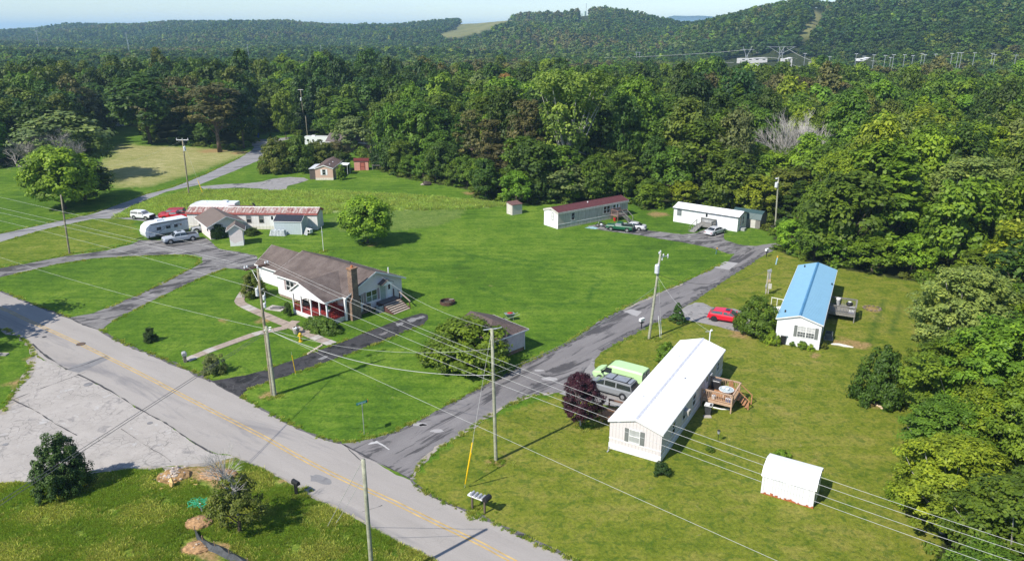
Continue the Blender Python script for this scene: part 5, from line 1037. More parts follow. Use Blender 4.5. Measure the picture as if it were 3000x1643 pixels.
# red pickup
x, y, a = place((484, 646.5), (538.3, 645), 1.75, -1.75, .95, 1)
RP = paint('red car paint', (.50, .006, .012)); 
def pickup(name, label, x, y, a, m, bed=mat('black bed liner', (.02, .02, .02), .8), L=5.6, hw=.98, glassm=DARKGLASS, rim=RIM, crew=True, k=1.0, canopy=False, grille=BLACK, bumper=None):
    h = L / 2
    c = car(name, label, 'pickup truck', x, y, a, L, hw * 2, m, [(-h, hw - .04, .55, 1.12 * k), (-h + .1, hw, .48, 1.15 * k), (-.9, hw, .45, 1.15 * k), (h * .45, hw, .45, 1.14 * k), (h * .6, hw, .47, 1.12 * k), (h - .15, hw - .03, .5, 1.05 * k), (h, hw - .12, .55, .98 * k)],
            [(-.85, hw - .06, 1.14 * k, hw - .2, 1.78 * k, -.75), (.15, hw - .05, 1.14 * k, hw - .18, 1.82 * k), (h * .48, hw - .06, 1.12 * k, hw - .2, 1.76 * k, h * .27)] if crew else [(-.5, hw - .06, 1.14 * k, hw - .2, 1.7 * k, -.4), (h * .42, hw - .06, 1.12 * k, hw - .2, 1.66 * k, h * .2)],
            (-1.75, 1.8) if L > 5 else (-1.5, 1.45), .40 * k, glassm, rim, grille=grille, bumper=bumper or CHROME)
    x0, x1 = -h + .12, -.95 if crew else -.6
    mb = MB(); mb.bb(x0, x1, -hw + .16, hw - .16, 1.155 * k, 1.162 * k); mb.build('cargo_bed', bed, c)
    mb = MB(); [mb.bb(x0, x1, s * (hw - .07) - .06, s * (hw - .07) + .06, 1.16 * k, 1.21 * k) for s in (-1, 1)]; mb.bb(x0 - .1, x0, -hw + .1, hw - .1, 1.16 * k, 1.21 * k); mb.build('bed_rail', m, c)
    return c
pickup('pickup_truck', 'shiny red pickup truck facing left beside the long rusty roofed home', x, y, a, RP, crew=False, glassm=mat('smoky side glass', (.22, .22, .22), .15, spec=.8))
q = P(508, 636); car('suv', 'older dull red estate car half hidden behind the red pickup truck', 'suv', q.x, q.y, a, 4.9, 1.8, paint('dull red car paint', (.30, .02, .025), .5, .2),
    [(-2.4, .82, .5, 1.05), (-2.2, .9, .45, 1.1), (.9, .9, .45, 1.1), (2.2, .88, .45, 1.0), (2.45, .78, .5, .9)][::1], [(-2.3, .84, 1.08, .74, 1.72, -2.1), (-.6, .86, 1.1, .76, 1.78), (1.3, .86, 1.08, .74, 1.7, .7)], (-1.5, 1.5), .36, mat('smoky side glass', (.22, .22, .22), .15, spec=.8))
x, y, a = place((501.3, 716), (566.5, 706), 1.8, -1.75, .98, 1)
sp_ = pickup('pickup_truck', 'silver four door pickup truck parked beside the white travel trailer', x, y, a, paint('silver car paint', (.46, .49, .53), .3), grille=CHROME)
MB().box((.1, 0, 1.84), (.7, .8, .02)).build('sunroof', DARKGLASS, sp_)
q = P(590, 680); c = car('jeep', 'small silver off road vehicle with big dark wheels behind the silver pickup', 'jeep', q.x, q.y + .3, a, 3.4, 1.5, paint('grey car paint', (.40, .42, .44), .35), [(-1.6, .7, .5, .95), (-1.5, .75, .45, 1.0), (.4, .75, .45, 1.0), (1.5, .72, .5, .95), (1.7, .66, .55, .9)], [(-1.4, .7, 1.0, .64, 1.5), (.3, .7, 1.0, .64, 1.5, .2)], (-1.05, 1.05), .42)
# travel trailer
A, B_, C_ = P(430.6, 708), P(403.5, 701), P(556, 684)
dv = (A - C_).normalized(); ang = math.atan2(dv.y, dv.x); LN = (A - C_).length; nrm = Vector((-dv.y, dv.x, 0)); wtr = 2.45
cen = (A + C_) / 2 - nrm * wtr / 2
tt = thing('travel_trailer', 'long white travel trailer with rounded nose and dark stripes beside the silver pickup', 'travel trailer', (cen.x, cen.y, 0), ang)
h = LN / 2; WT = paint('trailer gloss white', (.78, .79, .80), .35); GT = mat('trailer grey side', (.52, .54, .60), .45)
prof = [(-h, .55), (h - .25, .55), (h - .02, .9), (h + .05, 1.5), (h - .25, 2.35), (h - .9, 2.85), (h - 1.8, 2.95), (-h, 2.95)]
MB().extr(prof, -wtr / 2, wtr / 2, 'y').build('shell', WT, tt)
for sg in (-1, 1):
    MB().extr([(-h + .02, .95), (h - .55, .95), (h - .45, 1.5), (h - .75, 2.45), (h - 1.2, 2.68), (-h + .02, 2.68)], sg * (wtr / 2 + .002), sg * (wtr / 2 + .02), 'y').build('side_panel', GT, tt)
    MB().bb(-h, h - 1.0, sg * (wtr / 2 + .022), sg * (wtr / 2 + .06), 2.68, 2.82).build('awning_roll', mat('dark awning', (.12, .12, .11), .6), tt)
    MB().bb(-h, h - .4, sg * (wtr / 2 + .0), sg * (wtr / 2 + .03), .55, .9).build('lower_band', mat('dark lower band', (.10, .10, .11), .5), tt)
    for xx_, ww_ in ((h - 1.9, .75), (h - 3.5, .75), (h - 4.9, .6), (h - 5.9, .3)): MB().bb(xx_ - ww_, xx_, sg * (wtr / 2 + .022), sg * (wtr / 2 + .04), 1.6 + (.15 if ww_ < .4 else 0), 2.1).build('window', DARKGLASS, tt)
    MB().bb(h - 1.5, h - .6, sg * (wtr / 2 + .022), sg * (wtr / 2 + .05), .7, 1.15).build('storage_hatch', WT, tt)
    # two curved decor stripes
    for (za, zb_, xa, xb) in ((1.35, 2.6, h - .9, h - 6.6), (1.15, 2.15, h - 2.2, h - 4.5)):
        pts = [(xa + (xb - xa) * t, sg * (wtr / 2 + .03), za + (zb_ - za) * (1 - (1 - t) ** 1.7)) for t in np.linspace(0, 1, 9)]; MB().tube(pts, .03, 4).build('decor_stripe', mat('dark decor stripe', (.08, .08, .1), .5), tt)
    MB().tube([(-h + 1.8 + .3 * math.cos(t), sg * (wtr / 2 + .03), 2.1 + .1 * math.sin(t)) for t in np.linspace(0, 6.28, 11)], .035, 4).build('emblem', mat('dark decor stripe', (.08, .08, .1), .5), tt)
    for wx in (-.6, .3): wheel(tt, wx, sg * (wtr / 2 + .0), .36)
MB().bb(h - 3.5, h - 2.4, -.45, .45, 2.95, 3.25).build('roof_air_conditioner', WT, tt); MB().cyl((-h + 1.6, .3, 2.95), .2, .1, 8).build('roof_vent', WT, tt)
for i, (za, ln) in enumerate(((2.0, .5), (1.75, .9), (1.45, .8))): MB().bb(h + .02 - abs(za - 1.5) * .32, h + .06 - abs(za - 1.5) * .32, -ln / 2, ln / 2, za, za + .07).build('nose_badge', GREYBOX, tt)
MB().tube([(h, 0, .5), (h + 1.2, 0, .5)], .06, 6).build('tow_bar', BLACK, tt)
# fifth wheel camper behind the long home
q = loc2w(-58.73, 133.16, -2.1, -1.9, 2.6); fwc = thing('camper', 'white camper with curved nose behind the left end of the rusty roofed home', 'camper', (q.x, q.y, 0), R(180 - 2.1))
prof = [(-4.6, .7), (3.2, .7), (4.0, 1.6), (4.4, 2.2), (4.3, 2.9), (3.7, 3.5), (2.6, 3.75), (-4.6, 3.75)]
MB().extr(prof, -1.2, 1.2, 'y').build('shell', WT, fwc); MB().bb(-2.8, -1.8, -.5, .5, 3.75, 4.0).build('roof_air_conditioner', WT, fwc); MB().cyl((1.3, 0, 3.75), .2, .15, 8).build('roof_vent', WT, fwc)
[wheel(fwc, wx, s_ * 1.22, .38) for wx in (-1.6, -.7) for s_ in (-1, 1)]
# motorhome far back
q = P(940, 428); mh = thing('motorhome', 'white motorhome with dark side graphics parked behind bushes near the back road', 'motorhome', (q.x, q.y, 0), R(-3))
MB().extr([(-4.6, .6), (3.2, .6), (4.3, .9), (4.5, 1.5), (4.1, 1.9), (4.0, 2.6), (3.4, 3.05), (-4.6, 3.1)], -1.2, 1.2, 'y').build('shell', WT, mh)
for s_ in (-1, 1):
    [MB().bb(xa, xb, s_ * 1.202, s_ * 1.22, 1.6, 2.2).build('window', DARKGLASS, mh) for xa, xb in ((-3.9, -3.2), (-2.2, -1.7), (-.6, .6), (2.3, 2.8))]; MB().extr([(-3.4, 1.0), (3.0, .9), (3.9, 1.5), (1.0, 1.4)], s_ * 1.202, s_ * 1.215, 'y').build('side_graphic', GREYBOX, mh)
    [wheel(mh, wx, s_ * 1.22, .42) for wx in (-2.4, 2.6)]
MB().bb(-2.5, -1.5, -.5, .5, 3.1, 3.35).build('roof_air_conditioner', WT, mh); MB().slab((4.25, -1.0, 1.95), (4.25, 1.0, 1.95), (4.1, 1.0, 2.7), (4.1, -1.0, 2.7), .03).build('windscreen', DARKGLASS, mh)
q = P(350, 372); car('car', 'pale car parked under trees at the far left behind the mown field', 'car', q.x, q.y, R(170), 4.4, 1.75, paint('white car paint', (.75, .75, .75)), [(-2.2, .78, .4, .95), (-2, .86, .35, 1.0), (.9, .86, .35, 1.0), (2.0, .84, .38, .85), (2.2, .74, .42, .75)], [(-1.9, .8, .98, .66, 1.42, -1.2), (0, .82, 1.0, .68, 1.45), (1.1, .8, .96, .66, 1.4, .4)], (-1.35, 1.35))
# lime green van
GV = paint('lime green van paint', (.46, .66, .33), .4, .3)
ang = heading((1757.6, 1119.5), (1850, 1145)); f = P(1757.6, 1120); dv = Vector((math.cos(ang), math.sin(ang), 0)); nrm = Vector((-dv.y, dv.x, 0)); cen = f - dv * 1.85 - nrm * 1.0
gvan = thing('van', 'lime green panel van parked by the left end of the white metal roof', 'van', (cen.x, cen.y, 0), ang)
st = [(-2.75, .93, .5, 1.25), (-2.7, .99, .42, 1.3), (1.3, 1.0, .4, 1.3), (1.9, .98, .4, 1.25), (2.6, .93, .42, 1.08), (2.85, .78, .5, .92)]
MB().loft([ringf(*s) for s in st]).build('body', GV, gvan)
g0 = [[(-2.68, -.98, 1.2), (-2.68, .98, 1.2), (-2.66, .92, 1.95), (-2.62, .76, 2.1), (-2.62, -.76, 2.1), (-2.66, -.92, 1.95)], [(-2.0, -.99, 1.2), (-2.0, .99, 1.2), (-2.0, .94, 1.98), (-2.0, .78, 2.14), (-2.0, -.78, 2.14), (-2.0, -.94, 1.98)], [(.6, -.99, 1.25), (.6, .99, 1.25), (.6, .93, 1.98), (.6, .78, 2.14), (.6, -.78, 2.14), (.6, -.93, 1.98)], [(1.95, -.95, 1.2), (1.95, .95, 1.2), (1.15, .86, 1.9), (1.0, .72, 2.05), (1.0, -.72, 2.05), (1.15, -.86, 1.9)]]
MB().loft(g0).build('cabin', GV, gvan)
MB().slab((2.0, -.82, 1.24), (2.0, .82, 1.24), (1.25, .74, 1.88), (1.25, -.74, 1.88), .03).build('windscreen', DARKGLASS, gvan)
for s_ in (-1, 1):
    q = [(.62, s_ * 1.0, 1.32), (1.72, s_ * .97, 1.3), (1.22, s_ * .91, 1.86), (.62, s_ * .95, 1.88)]
    MB().slab(*(q if s_ < 0 else q[::-1]), .03).build('side_window', DARKGLASS, gvan)
    q = [(-2.70, s_ * .1, 1.35), (-2.70, s_ * .85, 1.35), (-2.685, s_ * .82, 1.9), (-2.685, s_ * .1, 1.9)]
    MB().bb(-2.72, -2.69, min(q[0][1], q[1][1]), max(q[0][1], q[1][1]), 1.35, 1.88).build('rear_window', DARKGLASS, gvan)
    MB().box((2.8, s_ * .6, .82), (.12, .26, .2)).build('headlight', LAMP, gvan); MB().box((-2.76, s_ * .9, 1.0), (.05, .12, .4)).build('tail_light', REDLENS, gvan); MB().box((1.6, s_ * 1.12, 1.35), (.14, .2, .24)).build('wing_mirror', BLACK, gvan)
    for wx in (-1.7, 1.85): MB().tube([(wx, s_ * .8, .42), (wx, s_ * 1.006, .42)], .46, 18).build('wheel_arch', BLACK, gvan); wheel(gvan, wx, s_ * 1.02, .37)
    MB().bb(.52, .54, s_ * .99, s_ * 1.008, .5, 1.28).build('door_seam', mat('seam green', (.12, .25, .08), .6), gvan)
MB().box((2.86, 0, .5), (.14, 1.7, .2)).build('bumper', CHROME, gvan); MB().box((2.84, 0, .82), (.04, .8, .2)).build('grille', BLACK, gvan)
# silver minivan in front of it
cen2 = cen - nrm * -2.15 * -1 * 1.0 if False else cen + nrm * 2.3 * (1 if (cen + nrm).y < cen.y else -1) - dv * .2
mv = car('minivan', 'silver minivan with roof bars between the lime green van and the white roofed home', 'minivan', cen2.x, cen2.y, ang, 5.0, 1.9, paint('silver van paint', (.22, .23, .24), .28), [(-2.45, .84, .42, 1.0), (-2.3, .95, .35, 1.05), (1.2, .95, .35, 1.02), (2.1, .92, .36, .88), (2.5, .76, .42, .72)],
    [(-2.4, .88, 1.02, .74, 1.68, -2.2), (-.7, .9, 1.04, .78, 1.74), (.55, .9, 1.03, .76, 1.72), (1.75, .86, .96, .68, 1.62, .85)], (-1.5, 1.55), .34, DARKGLASS, roofm=None)
mb = MB(); [mb.tube([(-1.9, s_ * .66, 1.80), (.5, s_ * .64, 1.80)], .03, 5) for s_ in (-1, 1)]; [mb.box((x_, 0, 1.80), (.08, 1.3, .04)) for x_ in (-1.7, -.2)]; mb.build('roof_rack', BLACK, mv)
MB().add([(-2.1, -.6, 1.765), (.6, -.6, 1.765), (.6, .6, 1.765), (-2.1, .6, 1.765)], [(0, 1, 2, 3)]).build('roof_panel', mat('grey van roof', (.24, .26, .30), .4), mv)
# red hatchback
ang = heading((2143, 950), (2089.5, 941.5)); r_ = P(2089.5, 941.5); dv = Vector((math.cos(ang), math.sin(ang), 0)); nrm = Vector((-dv.y, dv.x, 0)); near = -1 if nrm.y > 0 else 1
cen = r_ + dv * 1.35 + nrm * .9 * (-near)
rc = car('car', 'bright red hatchback parked with its nose in the big bush', 'car', cen.x, cen.y, ang, 4.3, 1.8, paint('bright red car paint', (.62, .008, .03), .25), [(-2.05, .76, .42, .98), (-1.85, .88, .33, 1.05), (.9, .9, .33, .98), (1.75, .86, .35, .85), (2.1, .72, .42, .7)],
    [(-1.95, .78, 1.0, .66, 1.42, -1.45), (-.3, .83, 1.0, .70, 1.50), (1.35, .80, .92, .64, 1.42, .5)], (-1.3, 1.32), .33, mat('reflecting car glass', (.06, .09, .09), .08, spec=1.0), rim=BLACK)
MB().bb(-.1, .4, -.4, .4, 1.5, 1.512).build('sunroof', DARKGLASS, rc)
# green pickup, silver sedans by the red roofed home
x, y, a = place((1792.2, 677), (1832.2, 681), 1.5, -1.5, .9, 1)
gp = pickup('pickup_truck', 'dark green pickup truck on the slab before the dark red roofed home', x, y, a, paint('dark green car paint', (.012, .10, .05), .3), L=4.9, hw=.9, crew=False, k=.95, glassm=mat('smoky side glass', (.22, .22, .22), .15, spec=.8), bumper=BLACK)
sed_st = [(-2.35, .74, .42, .86), (-2.2, .86, .35, .94), (-1.3, .88, .33, .97), (1.0, .88, .33, .95), (2.0, .84, .35, .82), (2.35, .70, .42, .66)]
sed_gh = [(-1.75, .78, .95, .62, 1.36, -.95), (-.1, .81, .96, .66, 1.42), (1.25, .78, .92, .62, 1.34, .45)]
r_ = P(1871.4, 677.5); dv = Vector((math.cos(a), math.sin(a), 0)); nrm = Vector((-dv.y, dv.x, 0)); c0 = r_ + dv * 1.35 - nrm * .88
car('car', 'silver saloon car parked right behind the dark green pickup', 'car', c0.x, c0.y, a, 4.7, 1.76, paint('light silver paint', (.52, .52, .53), .28), sed_st, sed_gh, (-1.35, 1.4), .33)
ang = heading((2113.3, 686.5), (2095.8, 692)); r_ = P(2095.8, 692); dv = Vector((math.cos(ang), math.sin(ang), 0)); nrm = Vector((-dv.y, dv.x, 0)); c0 = r_ + dv * 1.35 + nrm * .88
car('car', 'silver saloon car seen from behind at the ramp of the far white home', 'car', c0.x, c0.y, ang, 4.7, 1.76, paint('light silver paint', (.52, .52, .53), .28), sed_st, sed_gh, (-1.35, 1.4), .33)
# motorcycle
q = P(1762, 666); mc = thing('motorcycle', 'black motorcycle on the pale slab left of the green pickup', 'motorcycle', (q.x, q.y, 0), R(160))
for wx in (-.75, .75):
    MB().tube([(wx + .3 * math.cos(t), 0, .32 + .3 * math.sin(t)) for t in np.linspace(0, 2 * math.pi, 17)], .06, 6).build('wheel', TYRE, mc)
MB().blob((0, 0, .5), (.32, .2, .25), 2, 2, .1).build('engine', STEEL, mc); MB().blob((.15, 0, .88), (.32, .17, .16), 2, 2, 0).build('fuel_tank', BLACK, mc); MB().loft([[(-.7, -.13, .78), (-.7, .13, .78), (-.7, .13, .88), (-.7, -.13, .88)], [(-.1, -.15, .72), (-.1, .15, .72), (-.1, .15, .82), (-.1, -.15, .82)]]).build('seat', BLACK, mc)
MB().tube([(.75, 0, .32), (.5, 0, 1.05)], .04, 5).tube([(.5, -.38, 1.12), (.5, .38, 1.12)], .03, 5).build('fork', STEEL, mc)
o = sheet('blue_tarp', G((1712, 668), (1735, 664), (1752, 668), (1745, 672)), .035, mat('pale blue ground sheet', (.30, .48, .50), .6, var=.3, scale=3), None, .1, 9); tag(o, 'pale blue green sheet lying at the left end of the pickup slab', 'ground sheet')

# ------------------------------------------------------------------ utility poles, cables
def pole(label, bx, by, tx, ty, r0=.16, r1=.11, m=POLEWOOD, name='utility_pole', h=None):
    b_ = P(bx, by); h = h or rise(bx, by, ty); top = P(tx, ty, h) if h < 33 else b_ + Vector((0, 0, h))
    o = thing(name, label, 'utility pole', b_); d = top - b_
    MB().tube([(0, 0, -.3)] + [tuple(d * t) for t in (.0, .35, .7, 1.0)], [r0 * 1.05, r0, r0 * .92, (r0 + r1) / 2.1, r1], 12).build('pole_shaft', m, o, True); o['top'] = 0; del o['top']
    return o, b_, top, d
def insul(par, p, h=.3, nm='insulator'): MB().tube([p, (p[0], p[1], p[2] + h * .4), (p[0], p[1], p[2] + h)], [.035, .1, .06], 8).build(nm, PORCELAIN, par)
def can(par, p, h=.95, r=.28): o = MB().tube([p, (p[0], p[1], p[2] + h * .92), (p[0], p[1], p[2] + h)], [r, r, r * .8], 14).build('transformer', TIN, par); MB().tube([(p[0] + .1, p[1], p[2] + h), (p[0] + .1, p[1], p[2] + h + .25)], [.07, .04], 6).build('bushing', PORCELAIN, o)
hp, hb, ht, hd = pole('tall wooden power pole with double crossarm and equipment in front of the bungalow', 798, 1157, 755, 788)
def arm_on(par, base, a, b_, z, w=.12, off=0.1):
    a, b_ = Vector(a) - base, Vector(b_) - base; ang = math.atan2(b_.y - a.y, b_.x - a.x); c_ = (a + b_) / 2; n_ = Vector((-math.sin(ang), math.cos(ang), 0)) * off
    MB().box((c_.x + n_.x, c_.y + n_.y, z), ((b_ - a).length, w * .8, w), ang).build('crossarm', mat('red brown arm timber', (.17, .10, .075), .85, var=.2), par)
za = ht.z - .45
A1, A2 = P(716, 791, za), P(786, 774, za)
arm_on(hp, hb, A1, A2, za, off=.17); arm_on(hp, hb, A1, A2, za, off=-.17)
dA = (A2 - A1).normalized()
for s_, e_ in ((A1, .25), (A2, .75)): MB().tube([Vector(A1.lerp(A2, .5 + (e_ - .5) * .9)) - hb, hd * (1 - 1.5 / ht.z)], .025, 5).build('arm_brace', STEEL, hp)
for t in (.02, .12, .88, .98): insul(hp, tuple(A1.lerp(A2, t) - hb + Vector((0, 0, .07))))
insul(hp, tuple(hd)); mid_ = lambda f: hd * f
for f, dx in ((.83, -.28), (.80, .3), (.74, .28)): can(hp, tuple(mid_(f) + Vector((dx, -.05, -.4))), .75 if dx < 0 else .45, .13 if dx > 0 else .17)
MB().tube([tuple(mid_(.845) + Vector((-.25, -.1, 0))), tuple(mid_(.845) + Vector((.35, .1, .05)))], .05, 6).build('bracket', STEEL, hp)
MB().tube([tuple(mid_(.0) + Vector((.12, -.12, 0))), tuple(mid_(.5) + Vector((.12, -.1, 0)))], .04, 6).build('conduit', GREYBOX, hp)
p2_, b2, t2, d2_ = pole('shorter grey pole standing against the tall crossarm pole in front of the bungalow', 806, 1158, 779, 955, .17, .14, POLEGREY)
MB().tube([(-.35, 0, t2.z - b2.z - .25), (.35, .1, t2.z - b2.z - .15)], .05, 6).build('bracket', STEEL, p2_); [MB().blob((x_, 0, t2.z - b2.z - .4), (.13, .1, .16), i, 1, .1).build('splice_case', PORCELAIN, p2_) for i, x_ in enumerate((-.25, .25))]
mp_, mb_, mt, md = pole('plain grey green wooden pole with long shadow right of the side road mouth', 1453, 1348, 1441, 962, .155, .12, POLEGREY)
MB().tube([(-.9, .0, mt.z - .12), (.2, 0, mt.z + .02)], .035, 5).build('bracket', STEEL, mp_); MB().tube([(0, 0, mt.z - .05), (.55, .2, mt.z + .03)], .04, 5).build('bracket', STEEL, mp_)
bt_z = None
q = P(1097, 1745)
bp_, bb_, bt, bd = pole('brown wooden pole rising from the bottom edge in front of the main road', 1094, 1730, 1064, 1345, .15, .125, POLEGREY)
rp_, rb, rt_, rd_ = pole('leaning pale pole with white transformer beside the side road', 1901, 994, 1935, 741, .165, .11, POLEGREY, h=10.3)
can(rp_, tuple(rd_ * .80 + Vector((-.18, -.25, -.2))), 1.0, .27); [insul(rp_, tuple(rd_ * f + Vector(v))) for f, v in ((1.0, (0, 0, 0)), (.985, (-.12, 0, 0)), (.96, (.4, .1, 0)), (.93, (.3, .1, -.2)))]
MB().tube([tuple(rd_ * .95), tuple(rd_ * .96 + Vector((.9, .3, 0)))], .04, 5).build('bracket', STEEL, rp_); MB().blob(tuple(rd_ * .97 + Vector((.95, .35, -.15))), (.1, .1, .3), 2, 1, .1).build('cutout_fuse', PORCELAIN, rp_)
lp_, lb, lt_, ld_ = pole('thin brown pole on the lawn above the curved drive at left', 204, 744, 178, 571, .15, .11)
fp_, fb, ft, fd_ = pole('brown pole with wide white crossarm beside the road at the mown field', 554, 571, 534, 409, .17, .12)
MB().box(tuple(fd_ + Vector((0, 0, -.1))), (2.6, .12, .14), 0).build('crossarm', TRIM, fp_); can(fp_, tuple(fd_ * .80 + Vector((.3, -.1, 0))), .9, .25); [insul(fp_, tuple(fd_ + Vector((x_, 0, 0)))) for x_ in (-1.2, 0, 1.2)]
gp_, gb2, gt, gd_ = pole('tall pale pole with lamp at the woods right of the far white home', 2271, 667, 2281, 519, .16, .11, POLEGREY)
MB().blob(tuple(gd_ * .97 + Vector((-.3, 0, 0))), (.35, .2, .15), 2, 1, .1).build('lamp_head', PORCELAIN, gp_); can(gp_, tuple(gd_ * .80 + Vector((-.3, 0, 0))), .9, .3)
for (bx, by, tx, ty, lb_) in ((896, 400, 880, 262, 'tall pole with transformer among trees behind the far back road'), (903, 420, 895, 340, 'short pale pole in front of the bushes left of the motorhome'), (971, 400, 969, 365, 'thin pole standing directly behind the motorhome')):
    o_, b__, t__, d__ = pole(lb_, bx, by, tx, ty, .13, .09)
    if bx == 896: can(o_, tuple(d__ * .76 + Vector((-.2, 0, 0))), 1.0, .28); MB().box(tuple(d__ * .99), (1.8, .12, .12)).build('crossarm', TRIM, o_)

def cable(label, a, b_, sag=None, via=None, r=.012, m=WIRE, name='power_cable'):
    a, b_ = Vector(a), Vector(b_)
    def at(t, s): p = a.lerp(b_, t); p.z -= 4 * s * t * (1 - t); return p
    if via:
        def err(s):
            best = None
            for i in range(101):
                t = i / 100; p = at(t, s); px, py = proj(*p)
                if best is None or abs(px - via[0]) < best[0]: best = (abs(px - via[0]), py)
            return best[1] - via[1]
        lo, hi = -4.0, 9.0
        for _ in range(30):
            mid = (lo + hi) / 2
            if err(mid) < 0: lo = mid
            else: hi = mid
        sag = (lo + hi) / 2; print('CABLE', label[:40], 'sag %.2f' % sag)
    N = 28; o = MB().tube([at(i / N, sag) for i in range(N + 1)], r, 5).build(name, m); return tag(o, label, 'cable')
up = Vector((0, 0, .35))
ins = [A1.lerp(A2, t) + up for t in (.02, .88, .98)]
E = [(3300, 1693), (3300, 1718), (3300, 1755), (3300, 1794)]
ze = 10.8
cable('topmost of the four pale power cables running down right past the white metal roof', A2 + up, P(*E[0], ze), via=(2000, 1255), r=.010)
cable('second from top of the four pale power cables crossing the white shed', A1.lerp(A2, .86) + up, P(*E[1], ze), via=(2000, 1272), r=.010)
cable('third from top of the four pale power cables passing below the white shed roof', A1.lerp(A2, .03) + up, P(*E[2], ze - .1), via=(2000, 1301), r=.010)
cable('lowest of the four pale power cables running down to the lower right corner', hb + hd * .845, P(*E[3], ze - 1.2), via=(2000, 1327), r=.010)
cable('uppermost pale cable from the crossarm pole to the left edge', A2 + up, P(-260, 520, 11), via=(400, 672), r=.0095)
cable('second pale cable from the crossarm pole to the left edge', A1.lerp(A2, .14) + up, P(-260, 552, 11), via=(200, 655), r=.0095)
cable('third pale cable from the crossarm pole to the left edge', A1 + up, P(-260, 565, 11), via=(200, 668), r=.0095)
cable('lowest pale cable from the crossarm pole to the left edge over the curved drive', hb + hd * .845, P(-260, 590, 9.5), via=(390, 745), r=.0095)
cable('thin grey cable from the shorter pole across the left lawn to the left edge', t2 - Vector((0, 0, .3)), P(-260, 660, 7), via=(390, 870), r=.01)
cable('thick pale service cable sagging from the shorter pole to the plain grey pole', t2 - Vector((0, 0, .3)), P(1444, 1098, rise(1453, 1348, 1098)), via=(1182, 1083), r=.022)
cable('thin cable from the shorter pole to the middle of the plain grey pole', t2 - Vector((0, 0, .2)), P(1442, 1021, rise(1453, 1348, 1021)), sag=1.2, r=.01)
cable('thin pale cable from the bungalow gable to the top of the plain grey pole', loc2w(-25.84, 101.59, -38.5, 3.2, 14.7) + Vector((0, 0, 0)), mt, .8, r=.01) if False else cable('thin pale cable from the bungalow gable to the top of the plain grey pole', Vector((*loc2w(-25.84, 101.59, -38.5, 4.0, 14.7), 4.3)), mt, .8, r=.01)
cable('long thin grey cable from the shorter pole down to the bottom edge over the lawn', t2 - Vector((0, 0, .3)), P(2700, 1830, 7.5), via=(1592, 1337), r=.010)
for i, (x_, dz) in enumerate(((0, 0), (6, -.25))):
    cable(('upper' if i == 0 else 'lower') + ' dark cable crossing the main road to the lower left corner', t2 + Vector((0, 0, -.45 + dz)), P(-300, 1660 + x_ * 3, 8.0), via=(342 + x_, 1248 + x_), r=.02, m=mat('dark grey cable', (.13, .13, .13), .6))
cable('pale cable from the plain grey pole up to the leaning transformer pole', P(1444, 1096, rise(1453, 1348, 1096)), rb + rd_ * .62, via=(1577, 1043), r=.02, m=mat('green grey cable', (.25, .28, .22), .6))
cable('dark cable from the leaning transformer pole to the pale pole at the woods', rb + rd_ * .60, gb2 + gd_ * .75, 1.6, r=.010, m=WIREDK)
cable('dark cable from the leaning transformer pole to the meter post', rb + rd_ * .76, P(2252, 790, 4.0), 1.6, r=.02, m=WIREDK)
cable('thin cable from the leaning transformer pole to the mast behind the white roofed home', rb + rd_ * .74, Vector((*loc2w(8.34, 55.26, 60, 2.9, 19.75), 4.3)), .8, r=.01)
cable('thin cable from the field pole to trees at the left', fb + fd_ * .99, P(250, 500, 7), 1.0, r=.0095)
cable('thin guy cable from the brown bottom pole to the left', bt, P(960, 1540, .1), 0.0, r=.018, name='guy_cable'); cable('second thin cable from the brown bottom pole toward the road edge at left', bt - Vector((0, 0, 1.0)), P(985, 1530, 2.5), .1, r=.015, name='guy_cable')
cable('cable from the brown bottom pole up towards the plain grey pole', bt - Vector((0, 0, .3)), P(1442, 1098, rise(1453, 1348, 1098)), 1.0, r=.0095) if False else None
def guard(label, foot, top, m, r=.045, frac=.42):
    u = thing('guy_wire', label, 'guy wire', foot); d = Vector(top) - Vector(foot)
    MB().tube([(0, 0, 0), tuple(d)], .012, 4).build('wire', WIRE, u); MB().tube([tuple(d * .08), tuple(d * frac)], r, 7).build('guard', m, u)
ft_ = P(1361, 1428)
guard('right leaning guy wire with yellow guard beside the plain grey pole', ft_, Vector((*ft_.xy, 0)) + (mt - ft_) * .95, YELLOW, .05, .30); guard('left guy wire with yellow guard beside the plain grey pole', ft_, P(1385, 1300, 4.6) + (P(1385, 1300, 4.6) - ft_) * .15, YELLOW, .05, .70)
ft_ = P(867, 1098); guard('guy wire with short yellow guard at the dark house drive', ft_, P(853, 1030, 2.9), YELLOW, .04, .85)
ft_ = P(598, 577); guard('guy wire with yellow guard right of the field pole', ft_, ft, YELLOW, .06, .3)
ft_ = P(1938, 993); guard('right guy wire with white guard at the leaning transformer pole', ft_, rb + rd_ * .8, WHITE, .04, .28); guard('left guy wire with white guard at the leaning transformer pole', ft_ + Vector((-.15, .0, 0)), P(1929, 925, 3.0), WHITE, .035, .98)

